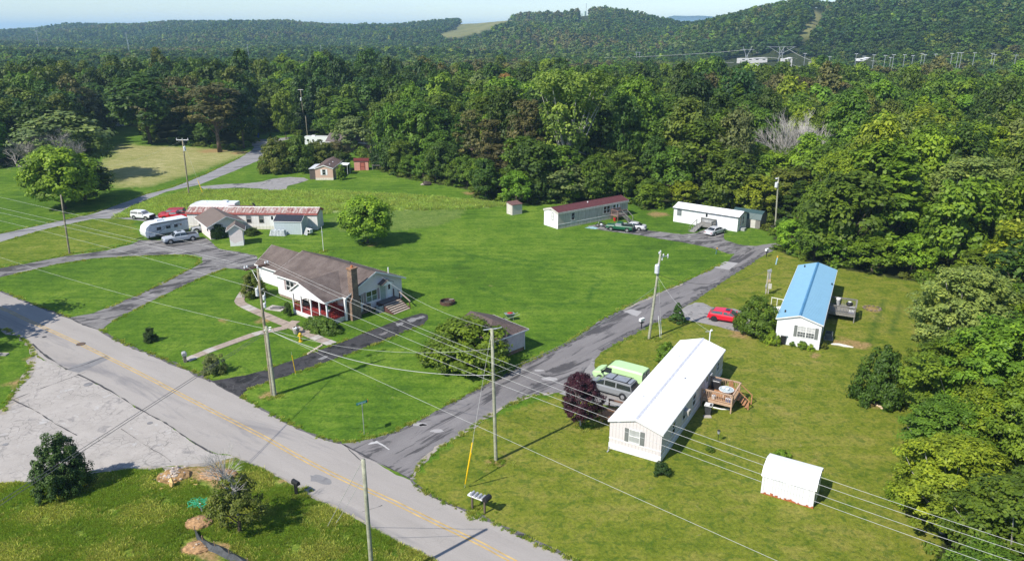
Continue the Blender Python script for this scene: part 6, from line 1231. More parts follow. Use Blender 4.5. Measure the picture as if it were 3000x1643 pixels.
# ------------------------------------------------------------------ small things
q = P(1067, 1271); u = thing('street_sign', 'green street name sign on a thin steel post at the road corner', 'street sign', q); hs_ = rise(1067, 1271, 1180)
MB().tube([(0, 0, 0), (-.0, 0, hs_)], .035, 6).build('post', STEEL, u); GRN = mat('sign green', (.0, .20, .16), .4); LET = mat('pale sign lettering', (.45, .66, .62), .4)
a = R(35); bl_ = MB().box((0, 0, hs_ + .02), (1.05, .03, .24), a).build('sign_blade', GRN, u)
for i in range(7): MB().box((math.cos(a) * (-.36 + i * .11) + .018 * math.sin(a), math.sin(a) * (-.36 + i * .11) - .018 * math.cos(a), hs_ + .02), (.07, .006, .12 if i % 3 else .15), a).build('letter', LET, bl_)
MB().box((0, 0, hs_ + .27), (.9, .03, .22), a + R(78)).build('sign_blade', mat('orange sign edge', (.55, .18, .02), .5), u) if False else MB().box((.55 * math.cos(a), .55 * math.sin(a), hs_ + .04), (.05, .07, .28), a).build('orange_tab', mat('orange sign edge', (.55, .18, .02), .5), u)
MB().box((0, .03, hs_ - .55), (.62, .03, .62), a + R(65)).build('stop_sign_back', mat('back of sign', (.20, .21, .22), .5, .2), u)
# bank of mailboxes
A_, B_ = P(1384, 1489), P(1420, 1503); u = thing('mailbox_stand', 'white shelf of small mailboxes on two dark posts beside the main road', 'mailboxes', A_); d = B_ - A_; ang = math.atan2(d.y, d.x); L = d.length; dd_ = d.normalized()
for t in (0, 1): MB().box(tuple(d * t + Vector((0, 0, .6))), (.12, .12, 1.2), ang).build('post', mat('dark post timber', (.13, .10, .08), .9), u)
MB().box(tuple(d * .5 + Vector((0, 0, 1.22))), (L * 1.5, .42, .10), ang).build('shelf', WHITE, u)
for i in range(4):
    p_ = d * (.02 + i * .3) + Vector((0, 0, 1.27)); k = MB(); ca, sa = math.cos(ang), math.sin(ang)
    for s0 in (-.26, .26): pass
    rings = []
    for s0 in (-.24, .24):
        rings.append([(p_.x + ca * c_ - sa * s0, p_.y + sa * c_ + ca * s0, p_.z + z_) for c_, z_ in ((-.1, 0), (.1, 0), (.1, .13), (.06, .19), (-.06, .19), (-.1, .13))])
    k.loft(rings).build('mailbox', mat('grey mailbox', (.40, .41, .43), .5, .2), u)
p_ = d * 1.2 + Vector((0, 0, 1.27)); rings = [[(p_.x + ca * c_ - sa * s0, p_.y + sa * c_ + ca * s0, p_.z + z_) for c_, z_ in ((-.2, 0), (.2, 0), (.2, .2), (.1, .3), (-.1, .3), (-.2, .2))] for s0 in (-.35, .35)]
MB().loft(rings).build('mailbox', BLACK, u)
q = P(869, 1449); u = thing('mailbox', 'black rounded mailbox on a thick black post at the road edge', 'mailbox', q); MB().box((0, 0, .5), (.22, .22, 1.0)).build('post', BLACK, u)
MB().loft([[(c_ * math.cos(.9) - s0 * math.sin(.9), c_ * math.sin(.9) + s0 * math.cos(.9), 1.0 + z_) for c_, z_ in ((-.17, 0), (.17, 0), (.17, .2), (.09, .33), (-.09, .33), (-.17, .2))] for s0 in (-.4, .3)]).build('box_body', BLACK, u)
q = P(543, 1060); u = thing('mailbox', 'grey stone mailbox pillar at the end of the concrete path', 'mailbox', q, R(30)); MB().box((0, 0, .4), (.32, .32, .8)).build('post', mat('brown grey stone', (.25, .21, .18), .9, var=.25, scale=6), u); MB().loft([[(-.24, s0, .8), (.24, s0, .8), (.24, s0, 1.05), (.12, s0, 1.16), (-.12, s0, 1.16), (-.24, s0, 1.05)] for s0 in (-.32, .32)]).build('box_body', mat('grey box', (.33, .33, .33), .6), u)
for (x, y, lb_) in ((1879, 962, 'white mailbox on a dark post left of the leaning transformer pole'), (2245, 752, 'white mailbox on a dark post where the side road meets the woods')):
    q = P(x, y); u = thing('mailbox', lb_, 'mailbox', q, R(40)); MB().box((0, 0, .5), (.1, .1, 1.0)).build('post', BLACK, u); MB().bb(-.35, .35, -.16, .16, 1.0, 1.32).build('box_body', WHITE, u); MB().box((.1, 0, .75), (.5, .3, .06)).build('shelf', BLACK, u)
for (bx, by, tx, ty, lb_) in ((2098, 744, 2101, 727, 'blue marker post with pale top left of the side road bend'), (2273, 775, 2279, 750, 'blue and white marker post with orange top beside the woods')):
    q = P(bx, by); t_ = P(tx, ty, 1.35); d = t_ - q; u = thing('marker_post', lb_, 'marker post', q); MB().tube([(0, 0, 0), tuple(d * .85)], .09, 6).build('post', mat('pale blue marker', (.30, .48, .60), .5), u); MB().tube([tuple(d * .8), tuple(d)], .1, 6).build('cap', mat('orange yellow cap', (.75, .38, .05), .5), u)
q = P(2246.5, 862); u = thing('meter_post', 'grey timber meter post with electric boxes between side road and blue roofed home', 'meter post', q); hh = rise(2246.5, 862, 792)
for dx in (-.16, .16): MB().box((dx, 0, hh / 2), (.13, .13, hh)).build('post', mat('pale grey timber', (.45, .40, .34), .9, var=.15), u)
MB().box((.25, -.12, 1.2), (.42, .2, .7)).build('breaker_box', mat('cream box', (.60, .57, .50), .5), u); MB().box((-.25, -.12, 1.25), (.22, .15, .4)).build('switch_box', GREYBOX, u); MB().box((.1, -.12, 2.0), (.28, .16, .34)).build('electric_meter', mat('tan box', (.55, .40, .25), .5), u)
MB().tube([(0, -.1, 2.2), (0, -.1, hh + .2), (.2, -.1, hh + .25)], .04, 6).build('conduit', GREYBOX, u); MB().box((0, 0, hh - .05), (.5, .3, .25)).build('top_box', GREYBOX, u)
q = loc2w(8.34, 55.26, 60, 2.9, 19.75); q = Vector((q.x, q.y, 0)); u = thing('service_mast', 'thin white service mast with insulators behind the white roofed home', 'mast', q); MB().tube([(0, 0, 0), (0, 0, 4.4)], .06, 6).build('mast_pipe', WHITE, u); MB().tube([(-.5, 0, 4.3), (.15, 0, 4.35)], .04, 5).build('bracket', GREYBOX, u); MB().blob((.12, 0, 4.45), (.14, .1, .12), 1, 1, 0).build('weather_head', WHITE, u)
q = P(948, 737); u = thing('flag_pole', 'thin white pole on the lawn behind the bungalow', 'pole', q); MB().tube([(0, 0, 0), (0, 0, rise(948, 737, 665))], .05, 6).build('pole_shaft', TRIM, u); MB().box((0, 0, rise(948, 737, 680)), (.35, .15, .1)).build('bracket', STEEL, u)
# fire pit ring
q = P(1311, 889); u = thing('fire_pit', 'rusty round metal fire pit ring on the central lawn', 'fire pit', q); n_ = 20; mb = MB()
mb.loft([[(1.0 * k * math.cos(t), 1.0 * k * math.sin(t), z) for t in np.linspace(0, 2 * math.pi, n_, endpoint=False)] for k, z in ((1.0, 0), (1.0, .42), (.93, .42), (.93, .06))]); mb.f = mb.f[:-2]; mb.build('ring', mat('rusty ring', (.10, .055, .04), .9, var=.3, scale=6), u)
MB().cyl((0, 0, 0), .93, .06, 20).build('ash_bed', mat('ash', (.05, .045, .04), .95, var=.4, scale=5), u); MB().box((.5, .35, .46), (.6, .14, .08), .4).build('plank', CONCPALE, u)
for i, a in enumerate((.3, 1.4, 2.6)): MB().tube([(-.5 * math.cos(a), -.5 * math.sin(a), .1), (.4 * math.cos(a), .4 * math.sin(a), .16)], .06, 6).build('log', BARK, u)
q = P(1494, 938); u = thing('wheelbarrow', 'grey wheelbarrow with a red load left on the lawn behind the garage', 'wheelbarrow', q, R(20)); MB().loft([[(-.35, -.25, .5), (.35, -.25, .5), (.35, .25, .5), (-.35, .25, .5)], [(-.7, -.4, .95), (.6, -.4, .9), (.6, .4, .9), (-.7, .4, .95)]]).build('tray', mat('green grey metal', (.20, .25, .23), .5), u)
MB().blob((0, 0, .95), (.42, .28, .14), 2, 1, .1).build('load', mat('red load', (.42, .03, .03), .7), u); MB().tube([(-.85 + .2 * math.cos(t), 0, .2 + .2 * math.sin(t)) for t in np.linspace(0, 6.28, 13)], .05, 5).build('wheel', TYRE, u); [MB().tube([(-.8, s_ * .2, .25), (.2, s_ * .3, .5), (1.2, s_ * .32, .75)], .025, 5).build('handle', STEEL, u) for s_ in (-1, 1)]; [MB().tube([(.3, s_ * .25, .5), (.4, s_ * .27, 0)], .025, 5).build('leg', STEEL, u) for s_ in (-1, 1)]
q = P(1251, 543); u = thing('boulder', 'dark lump with a pale stone alone on the back lawn', 'boulder', q); MB().blob((0, 0, .4), (1.1, .7, .55), 5, 2, .12).build('stump', mat('dark stump', (.07, .055, .045), .95, var=.3), u); MB().blob((-1.0, -.3, .25), (.5, .4, .3), 3, 1, .2).build('stone', ROCK, u)
q = P(2555, 904); u = thing('fire_ring', 'bare ring of grey stones on the lawn right of the grey deck', 'fire ring', q)
for i in range(12): a = i * .5236; MB().blob((1.0 * math.cos(a), .9 * math.sin(a), .06), (.2, .16, .12), i, 1, .25).build('stone', mat('grey brown stone', (.18, .14, .11), .9, var=.3), u)
q = P(2468, 1013); u = thing('concrete_strip', 'pale curved broken concrete piece lying on grass beside the blue roofed home', 'concrete', q, R(-15)); MB().tube([(-1.2, .15, .02), (-.4, .12, .05), (.3, -.15, .05), (1.1, -.2, .02)], [.12, .2, .2, .1], 6).build('piece', mat('white concrete', (.62, .58, .52), .8), u)
q = P(810, 904); u = thing('well_cover', 'low grey slab with stacked boards on the grass beside the garden path', 'slab', q, R(-20)); MB().bb(-1.2, 1.2, -.75, .75, 0, .10).build('slab', CONCPALE, u); [MB().box((.1 + i * .12, -.35 + i * .3, .2 + (i % 2) * .06), (1.3, .22, .12), .3).build('board', mat('dark grey board', (.16, .15, .15), .9), u) for i in range(3)]
q = P(881, 1000); u = thing('fire_hydrant', 'yellow fire hydrant on the lawn beside the concrete path', 'fire hydrant', q); YH = mat('hydrant yellow', (.62, .40, .02), .5, var=.1)
MB().tube([(0, 0, 0), (0, 0, .08), (0, 0, .09), (0, 0, .85), (0, 0, .86), (0, 0, .95), (0, 0, 1.12)], [.24, .24, .15, .15, .2, .2, .06], 12).build('barrel', YH, u); [MB().tube([(0, 0, .68), (s_ * .28, 0, .68)], .085, 8).build('nozzle', YH, u) for s_ in (-1, 1)]; MB().tube([(0, 0, .6), (0, -.26, .6)], .1, 8).build('front_nozzle', YH, u)
q = P(868, 976); u = thing('flower_pot', 'pale stone planter with dark wilted plants behind the yellow hydrant', 'planter', q); MB().tube([(0, 0, 0), (0, 0, .5)], [.3, .42], 10).build('pot', CONCPALE, u)
for i in range(14): a = i * 2.4; MB().blob((.4 * math.cos(a) * (i % 3) / 2, .4 * math.sin(a) * (i % 3) / 2, .62 + (i % 4) * .07), (.2, .18, .12), i, 1, .3).build('plant_clump', mat('wilted plant', (.10, .09, .07), .9, var=.4) if i % 2 else WHITE, u)
u = thing('stone_row', 'row of pale stones along the corner of the dark house drive', 'stones', P(920, 1028))
for i in range(9): p_ = P(903 + i * 5, 1038 - i * 3.2) - P(920, 1028); MB().blob((p_.x, p_.y, .08), (.18, .15, .14), i, 1, .2).build('stone', ROCK, u)
u = thing('stone_edging', 'row of tan flat stones in front of the dark round bush by the right woods', 'stones', P(2560, 1180))
for i in range(8): p_ = P(2538 + i * 6.5, 1168 + i * 3.8 + (i - 4) ** 2 * .2) - P(2560, 1180); MB().blob((p_.x, p_.y, .06), (.24, .15, .1), i, 1, .2).build('stone', mat('tan stone', (.58, .45, .30), .9), u)
q = P(2103, 1293); u = thing('garden_lamp', 'small black garden lantern on a stake near the white roofed home', 'lantern', q); MB().tube([(0, 0, 0), (0, 0, .8)], .025, 5).build('stake', BLACK, u); MB().tube([(0, 0, .8), (0, 0, 1.05), (0, 0, 1.2)], [.1, .13, .03], 6).build('lantern_glass', GREYBOX, u); MB().tube([(0, 0, 1.08), (0, 0, 1.2)], [.16, .03], 6).build('cap', BLACK, u)
for (x, y, m_, lb_) in ((755, 404, mat('blue bin', (.02, .08, .40), .5), 'blue wheeled bin beside the back road'), (745, 402, mat('green bin', (.04, .22, .12), .5), 'green wheeled bin left of the blue one by the back road')):
    q = P(x, y); u = thing('rubbish_bin', lb_, 'bin', q); MB().loft([[(-.4, -.4, .0), (.4, -.4, .0), (.4, .4, .0), (-.4, .4, .0)], [(-.5, -.5, 1.4), (.5, -.5, 1.4), (.5, .5, 1.4), (-.5, .5, 1.4)]]).build('bin_body', m_, u); MB().bb(-.55, .55, -.55, .55, 1.4, 1.5).build('lid', m_, u)
u = thing('utility_cover', 'small grey box lid in the grass at the left edge', 'cover', P(8, 1040)); MB().bb(-.5, .5, -.25, .25, 0, .12).build('lid', mat('grey lid', (.25, .24, .22), .8), u); MB().bb(-.54, .54, .25, .3, 0, .18).build('frame', CONCPALE, u)
# meadow corner: rocks, soil heaps, trench, hose, silt fence
u = thing('rock_pile', 'pile of broken pale rocks and soil beside the cracked lot', 'rock pile', P(512, 1395)); rr = random.Random(3)
hp_ = MB().blob((0, 0, 0), (1.3, 1.0, .45), 4, 3, .10); hp_.build('soil_mound', mat('orange soil', (.33, .20, .09), .95, var=.35, scale=3, bmp=.6), u)
for i in range(60):
    a, d_ = rr.uniform(0, 6.28), abs(rr.gauss(0, .55)); sz = rr.uniform(.06, .19); MB().blob((d_ * math.cos(a), d_ * math.sin(a) * 1.2, .45 * (1 - d_ / 1.5) + .05), (sz, sz * .8, sz * .6), i, 1, .3).build('rock', ROCK if i % 3 else mat('grey rock', (.30, .26, .25), .9, var=.2), u)
q = P(505, 1425); u = thing('flat_rock', 'large upright yellowish rock slab in front of the rock pile', 'rock', q, .5); MB().blob((0, 0, .35), (.2, .42, .5), 9, 1, .18).build('slab', mat('yellow rock', (.62, .42, .18), .85, var=.2), u)
for i, (x, y) in enumerate(((450, 1418), (472, 1432), (423, 1420), (560, 1410), (573, 1421), (440, 1402))): q = P(x, y); tag(MB().blob((0, 0, .05), (.2, .14, .1), i, 1, .3).build('loose_rock', mat('yellow rock', (.62, .42, .18), .85, var=.2), None, loc=q), 'small pale rock lying loose in grass near the rock pile', 'rock', 'loose rocks near the rock pile')
SOIL = mat('clay heap', (.40, .24, .12), .95, var=.35, scale=5, bmp=.8)
for (x, y, r_, lb_) in ((585, 1534, (1.05, .75, .5), 'orange clay heap beside the green hose and trench'), (580, 1603, (1.0, .7, .3), 'orange clay patch at the start of the black silt fence'), (640, 1390, (1.6, .9, .22), 'low bare clay mound at the edge of the main road')):
    q = P(x, y); u = thing('soil_heap', lb_, 'soil heap', q); MB().blob((0, 0, -.05), r_, int(x), 4, .13).build('heap', SOIL, u, True)
    for i in range(16): a = i * 2.4; MB().blob((r_[0] * .7 * math.cos(a) * (i % 5) / 4, r_[1] * .7 * math.sin(a) * (i % 5) / 4, r_[2] * (.9 - .12 * (i % 5))), (.09, .08, .06), i, 1, .3).build('clod', ROCK if i % 2 else SOIL, u)
o = sheet('trench', G((520, 1522), (535, 1508), (560, 1500), (600, 1478), (612, 1482), (590, 1498), (560, 1512), (540, 1524), (528, 1532)), .02, mat('dark wet soil', (.035, .022, .016), .95, var=.4, scale=3), None, .08, 6, None, .3); tag(o, 'dark narrow trench in the grass left of the half dead tree', 'trench')
a_, b_ = P(593, 1499), P(585, 1474, 1.1); u = thing('pipe_stake', 'leaning white pipe with a tangle of green netting on top', 'pipe', a_); d = b_ - a_; MB().tube([(0, 0, 0), tuple(d)], .05, 7).build('pipe', TRIM, u)
rr = random.Random(5); pts = []
for i in range(90): t = i * .35; r_ = .45 + .22 * math.sin(i * .9) + rr.uniform(-.12, .12); pts.append((d.x + r_ * 1.35 * math.cos(t), d.y + r_ * .8 * math.sin(t), d.z + .08 + .14 * math.sin(i * 1.7) + rr.uniform(-.05, .05)))
MB().tube(pts, .022, 4).build('green_netting', mat('bright green net', (.03, .38, .20), .5), u)
u = thing('silt_fence', 'low black silt fence cloth sagging across the bottom left grass', 'silt fence', P(575, 1565)); base = [P(573, 1562), P(592, 1592), P(615, 1604), P(640, 1612), P(668, 1628), P(700, 1645), P(745, 1668), (P(800, 1700))]; o_ = P(575, 1565); mb = MB()
fl_ = smoothline(base, 2)
for i, p_ in enumerate(fl_): q = Vector((p_.x, p_.y, 0)) - Vector((o_.x, o_.y, 0)); w_ = .12 + .5 * min(1, i / 9); n2 = Vector((.35, .9, 0)) * w_; mb.v += [tuple(q - n2 * .5 + Vector((0, 0, .03))), tuple(q + Vector((0, 0, .36 + .1 * math.sin(i)))), tuple(q + n2 * .6 + Vector((0, 0, .12)))]
for i in range(len(fl_) - 1):
    for j in range(2): mb.f.append((3 * i + j, 3 * i + j + 1, 3 * i + j + 4, 3 * i + j + 3))
mb.build('fence_cloth', mat('dark silt cloth', (.055, .06, .065), .6, var=.3, scale=3), u)
for i in range(0, len(fl_), 6): q = Vector((fl_[i].x, fl_[i].y, 0)) - Vector((o_.x, o_.y, 0)); MB().box((q.x, q.y, .35), (.05, .05, .8), .3, .2).build('stake', CEDARLT, u)

# ------------------------------------------------------------------ foliage
def leafmat(name, col, trans=0.28):
    if name in MATS: return MATS[name]
    m = bpy.data.materials.new(name); MATS[name] = m; m.use_nodes = True; n = m.node_tree; n.nodes.clear()
    o = n.nodes.new('ShaderNodeOutputMaterial'); a = n.nodes.new('ShaderNodeAttribute'); a.attribute_name = 'v'
    oi = n.nodes.new('ShaderNodeObjectInfo')
    c = ramp(n, [(0.0, tuple(k * .50 for k in col)), (.5, col), (1.0, tuple(min(1, k * f) for k, f in zip(col, (1.75, 1.5, 1.2))))], a.outputs['Fac'])
    hs_ = n.nodes.new('ShaderNodeHueSaturation'); n.links.new(c, hs_.inputs['Color'])
    n.links.new(math_(n, 'ADD', .485, math_(n, 'MULTIPLY', oi.outputs['Random'], .03)), hs_.inputs['Hue']); n.links.new(math_(n, 'ADD', .82, math_(n, 'MULTIPLY', oi.outputs['Random'], .36)), hs_.inputs['Value'])
    d = n.nodes.new('ShaderNodeBsdfPrincipled'); d.inputs['Roughness'].default_value = .55; d.inputs['Specular IOR Level'].default_value = .25
    t = n.nodes.new('ShaderNodeBsdfTranslucent'); mx = n.nodes.new('ShaderNodeMixShader'); mx.inputs[0].default_value = trans
    n.links.new(hs_.outputs[0], d.inputs['Base Color']); tcol = mix(n, hs_.outputs[0], (1.15, 1.3, .5), 1.0, 'MULTIPLY'); n.links.new(tcol, t.inputs['Color'])
    n.links.new(d.outputs[0], mx.inputs[1]); n.links.new(t.outputs[0], mx.inputs[2]); n.links.new(mx.outputs[0], o.inputs['Surface']); return m
LEAF = {k: leafmat('leaves ' + k, c, t) for k, c, t in (
    ('dark green', (0.050, 0.096, 0.011), .24), ('deep green', (0.032, 0.071, 0.013), .2), ('mid green', (0.089, 0.152, 0.014), .28), ('fresh green', (0.131, 0.219, 0.017), .3), ('yellow green', (0.217, 0.294, 0.022), .32),
    ('olive green', (0.112, 0.150, 0.020), .24), ('brownish', (0.105, 0.103, 0.032), .18), ('grey green', (0.131, 0.171, 0.050), .22), ('pale green', (0.205, 0.268, 0.060), .3), ('rusty', (.26, .150, .042), .2),
    ('purple', (.050, .012, .018), .15), ('blue green', (0.050, 0.105, 0.024), .2), ('conifer green', (.040, .082, .014), .12), ('hedge green', (0.075, 0.139, 0.013), .2), ('spring green', (0.182, 0.284, 0.020), .32), ('sycamore green', (0.160, 0.214, 0.034), .3))}
def crown(name, seed, Rr=5.0, z0=3.0, z1=14.0, nc=90, per=60, leaf=.42, shape='round', fill=.25, clump=.24, flat=.75, droop=0.0, lobes=.16):
    g = np.random.default_rng(seed); H = z1 - z0
    d = g.normal(size=(nc, 3)); d /= np.linalg.norm(d, axis=1)[:, None]
    d[:, 2] = np.where(d[:, 2] < -.75, -d[:, 2], d[:, 2])
    rf = np.where(g.random(nc) < fill, g.uniform(.25, .75, nc), g.uniform(.78, 1.0, nc)); th = np.arctan2(d[:, 1], d[:, 0])
    lob = 1 + lobes * np.sin(th * 3 + seed) + lobes * .8 * np.sin(th * 5 + seed * 2 + d[:, 2] * 3)
    if shape == 'round': rad = np.ones(nc); zc = z0 + H * .48 + d[:, 2] * rf * H * .5
    elif shape == 'cone':
        t = g.random(nc) ** .75; zc = z0 + t * H; rad = (1 - t) ** .8 + .06; d[:, :2] /= np.linalg.norm(d[:, :2], axis=1)[:, None]
    elif shape == 'vase': t = g.random(nc) ** .6; zc = z0 + t * H; rad = (.35 + .65 * np.sqrt(t)) * np.where(t > .8, 1.25 - t * .35, 1); d[:, :2] /= np.linalg.norm(d[:, :2], axis=1)[:, None]; rf = g.uniform(.3, 1, nc)
    elif shape == 'bush': d[:, 2] = np.abs(d[:, 2]); rad = np.ones(nc); zc = z0 + d[:, 2] * rf * H
    C = np.stack([d[:, 0] * rf * rad * lob * Rr * (1 - clump * .6), d[:, 1] * rf * rad * lob * Rr * (1 - clump * .6), zc], 1)
    rc = Rr * clump * g.uniform(.65, 1.25, nc) * (np.clip(rad, .45, 1) if shape == 'cone' else 1)
    N = nc * per; u = g.normal(size=(N, 3)); u /= np.linalg.norm(u, axis=1)[:, None]; u[:, 2] = np.where(g.random(N) < .45, np.abs(u[:, 2]), u[:, 2])
    ci = np.repeat(np.arange(nc), per); rr_ = rc[ci] * g.uniform(.55, 1.08, N)
    Pp = C[ci] + u * rr_[:, None] * np.array([1, 1, flat]); Pp[:, 2] -= droop * np.hypot(Pp[:, 0], Pp[:, 1]) ** 2 / Rr
    Pp[:, 2] = np.maximum(Pp[:, 2], z0 * .2 + .05)
    cen = np.array([0, 0, z0 + H * .45]); rad_ = Pp - cen; rad_ /= np.linalg.norm(rad_, axis=1)[:, None] + 1e-6
    nn = u * .7 + rad_ * .6 + np.array([0, 0, .55]) + g.normal(size=(N, 3)) * .45; nn /= np.linalg.norm(nn, axis=1)[:, None]
    a = np.cross(nn, g.normal(size=(N, 3))); a /= np.linalg.norm(a, axis=1)[:, None]; b_ = np.cross(nn, a)
    s_ = leaf * g.uniform(.6, 1.3, N)[:, None] * .5; a *= s_ * 1.25; b_ *= s_ * .8
    V_ = np.stack([Pp - a * 1.1, Pp + b_, Pp + a * 1.1, Pp - b_], 1).reshape(-1, 3); Q_ = np.arange(N * 4).reshape(-1, 4)
    v = np.clip(.5 + (g.random(nc)[ci] - .5) * .55 + (g.random(N) - .5) * .5, 0, 1)
    me = fast_mesh(name, V_, Q_, [LEAF['mid green']], {'v': ('FACE', v)}); me['c'] = 0; del me['c']
    return me, C
def trunkmesh(name, seed, C, z0, r=.22, m=BARK, limbs=10, lean=0.0, zt=None, lr=.4):
    rr = random.Random(seed); mb = MB(); top = zt or (z0 + (C[:, 2].max() - z0) * .55); mb.tube([(0, 0, -.2), (.05, 0, z0 * .5), (.1 * rr.uniform(-1, 1), .1, z0), (rr.uniform(-.3, .3), rr.uniform(-.3, .3), top)], [r * 1.35, r, r * .85, r * .35], 8)
    for i in range(limbs):
        c_ = C[rr.randrange(len(C))]; zs = z0 * rr.uniform(.7, 1.0) + (top - z0) * rr.random() * .6; m1 = (c_[0] * .45, c_[1] * .45, zs + (c_[2] - zs) * .35)
        mb.tube([(0, 0, zs), m1, tuple(c_ * .93)], [r * lr, r * lr * .65, r * .10], 5, False)
    return mb.mesh(name, m, True)
def bare(name, seed, h=10, spread=5, m=BARKGREY, r=.22, depth=4, vase=.6, kids=5):
    rr = random.Random(seed); mb = MB()
    def grow(p, d, L, r_, k):
        q = p + d * L * .5 + Vector((rr.uniform(-1, 1), rr.uniform(-1, 1), 0)) * L * .06; e = p + d * L
        mb.tube([p, q, e], [r_, r_ * .8, r_ * .55], 5 if k > 1 else 3, False)
        if k == 0: return
        for i in range(kids if k < depth else kids + 1):
            ax = Vector((rr.gauss(0, 1), rr.gauss(0, 1), rr.gauss(0, .5))).normalized(); nd = (d + ax * vase * rr.uniform(.5, 1.1)).normalized(); nd.z = nd.z * .9 + .12
            grow(p + d * L * rr.uniform(.45, 1.0), nd.normalized(), L * rr.uniform(.55, .78), r_ * .52, k - 1)
    grow(Vector((0, 0, 0)), Vector((0, 0, 1)), h * .34, r, depth); return mb.mesh(name, m)
PROTO = {}
def proto(key, n, **k):
    PROTO[key] = []
    for i in range(n):
        tr = k.get('tr', {}); kk = {a: b for a, b in k.items() if a != 'tr'}
        me, C = crown(key + ' foliage', 11 * i + hash_(key), **kk); PROTO[key].append((me, trunkmesh(key + ' trunk', i, C, kk.get('z0', 3), **tr), kk.get('Rr', 5), kk.get('z1', 14)))
def hash_(s): return sum(ord(c) * (i + 3) for i, c in enumerate(s)) % 997
proto('broad', 4, nc=95, per=58, leaf=.46)
proto('oval', 3, Rr=4.2, z0=2.5, z1=15, nc=95, per=56, leaf=.44, clump=.26)
proto('edge', 3, Rr=4.5, z0=.6, z1=11, nc=100, per=56, leaf=.42, clump=.23)
proto('cone', 2, Rr=3.8, z0=1.5, z1=15, nc=120, per=46, leaf=.42, shape='cone', clump=.26)
proto('pine', 2, Rr=4.2, z0=4, z1=15, nc=95, per=52, leaf=.34, shape='round', clump=.19, flat=.62, fill=.45, tr=dict(limbs=22, m=mat('pine bark', (.14, .10, .075), .95, var=.3)))
proto('near', 3, Rr=5, z0=1.0, z1=13, nc=240, per=110, leaf=.25, clump=.16, tr=dict(limbs=24, m=BARKPALE))
proto('lawn', 1, Rr=4.1, z0=.7, z1=8.3, nc=190, per=90, leaf=.30, clump=.2, flat=.9, lobes=.06, tr=dict(limbs=14))
proto('shrub', 3, Rr=1.5, z0=.1, z1=2.2, nc=60, per=80, leaf=.13, shape='bush', clump=.24, tr=dict(r=.07, limbs=8, zt=1.0))
proto('bigshrub', 2, Rr=3.2, z0=.15, z1=4.6, nc=140, per=90, leaf=.21, shape='bush', clump=.19, lobes=.1, tr=dict(r=.12, limbs=14, zt=2.5))
proto('dome', 1, Rr=1.5, z0=.05, z1=1.9, nc=90, per=90, leaf=.10, shape='bush', clump=.16, lobes=.03, tr=dict(r=.06, limbs=6, zt=1.0))
proto('cypress', 1, Rr=1.6, z0=.1, z1=3.6, nc=110, per=70, leaf=.16, shape='cone', clump=.22, tr=dict(r=.08, limbs=8))
def plant(kind, idx, name, label, cat, x, y, w, h, leaf, rz=0.0, z=0.0, group=None, trunk=None, crown_name='crown'):
    cm, tm, r0, h0 = PROTO[kind][idx % len(PROTO[kind])]
    t = thing(name, label, cat, (x, y, z), rz, group); t.scale = (w / 2 / r0, w / 2 / r0, h / h0)
    c = bpy.data.objects.new(crown_name, cm); COL.objects.link(c); c.parent = t; c.material_slots[0].link = 'OBJECT'; c.material_slots[0].material = LEAF[leaf]
    s_ = bpy.data.objects.new('trunk' if crown_name == 'crown' else 'stem', tm); COL.objects.link(s_); s_.parent = t
    if trunk: s_.material_slots[0].link = 'OBJECT'; s_.material_slots[0].material = trunk
    return t
def wpx(px, py, w):            # metres across for w photo pixels at that ground point
    q = P(px, py); return w * (q.y * math.cos(PITCH) + CAMH * math.sin(PITCH)) / F
taken = []
def tree_px(kind, idx, label, px, py, top, wid, leaf, cat='tree', name='tree', crown_name='crown', trunk=None, group=None):
    q = P(px, py); h = rise(px, py, top); taken.append((q.x, q.y, wpx(px, py, wid) / 2))
    return plant(kind, idx, name, label, cat, q.x, q.y, wpx(px, py, wid), h, leaf, random.uniform(0, 6.28), 0, group, trunk, crown_name)
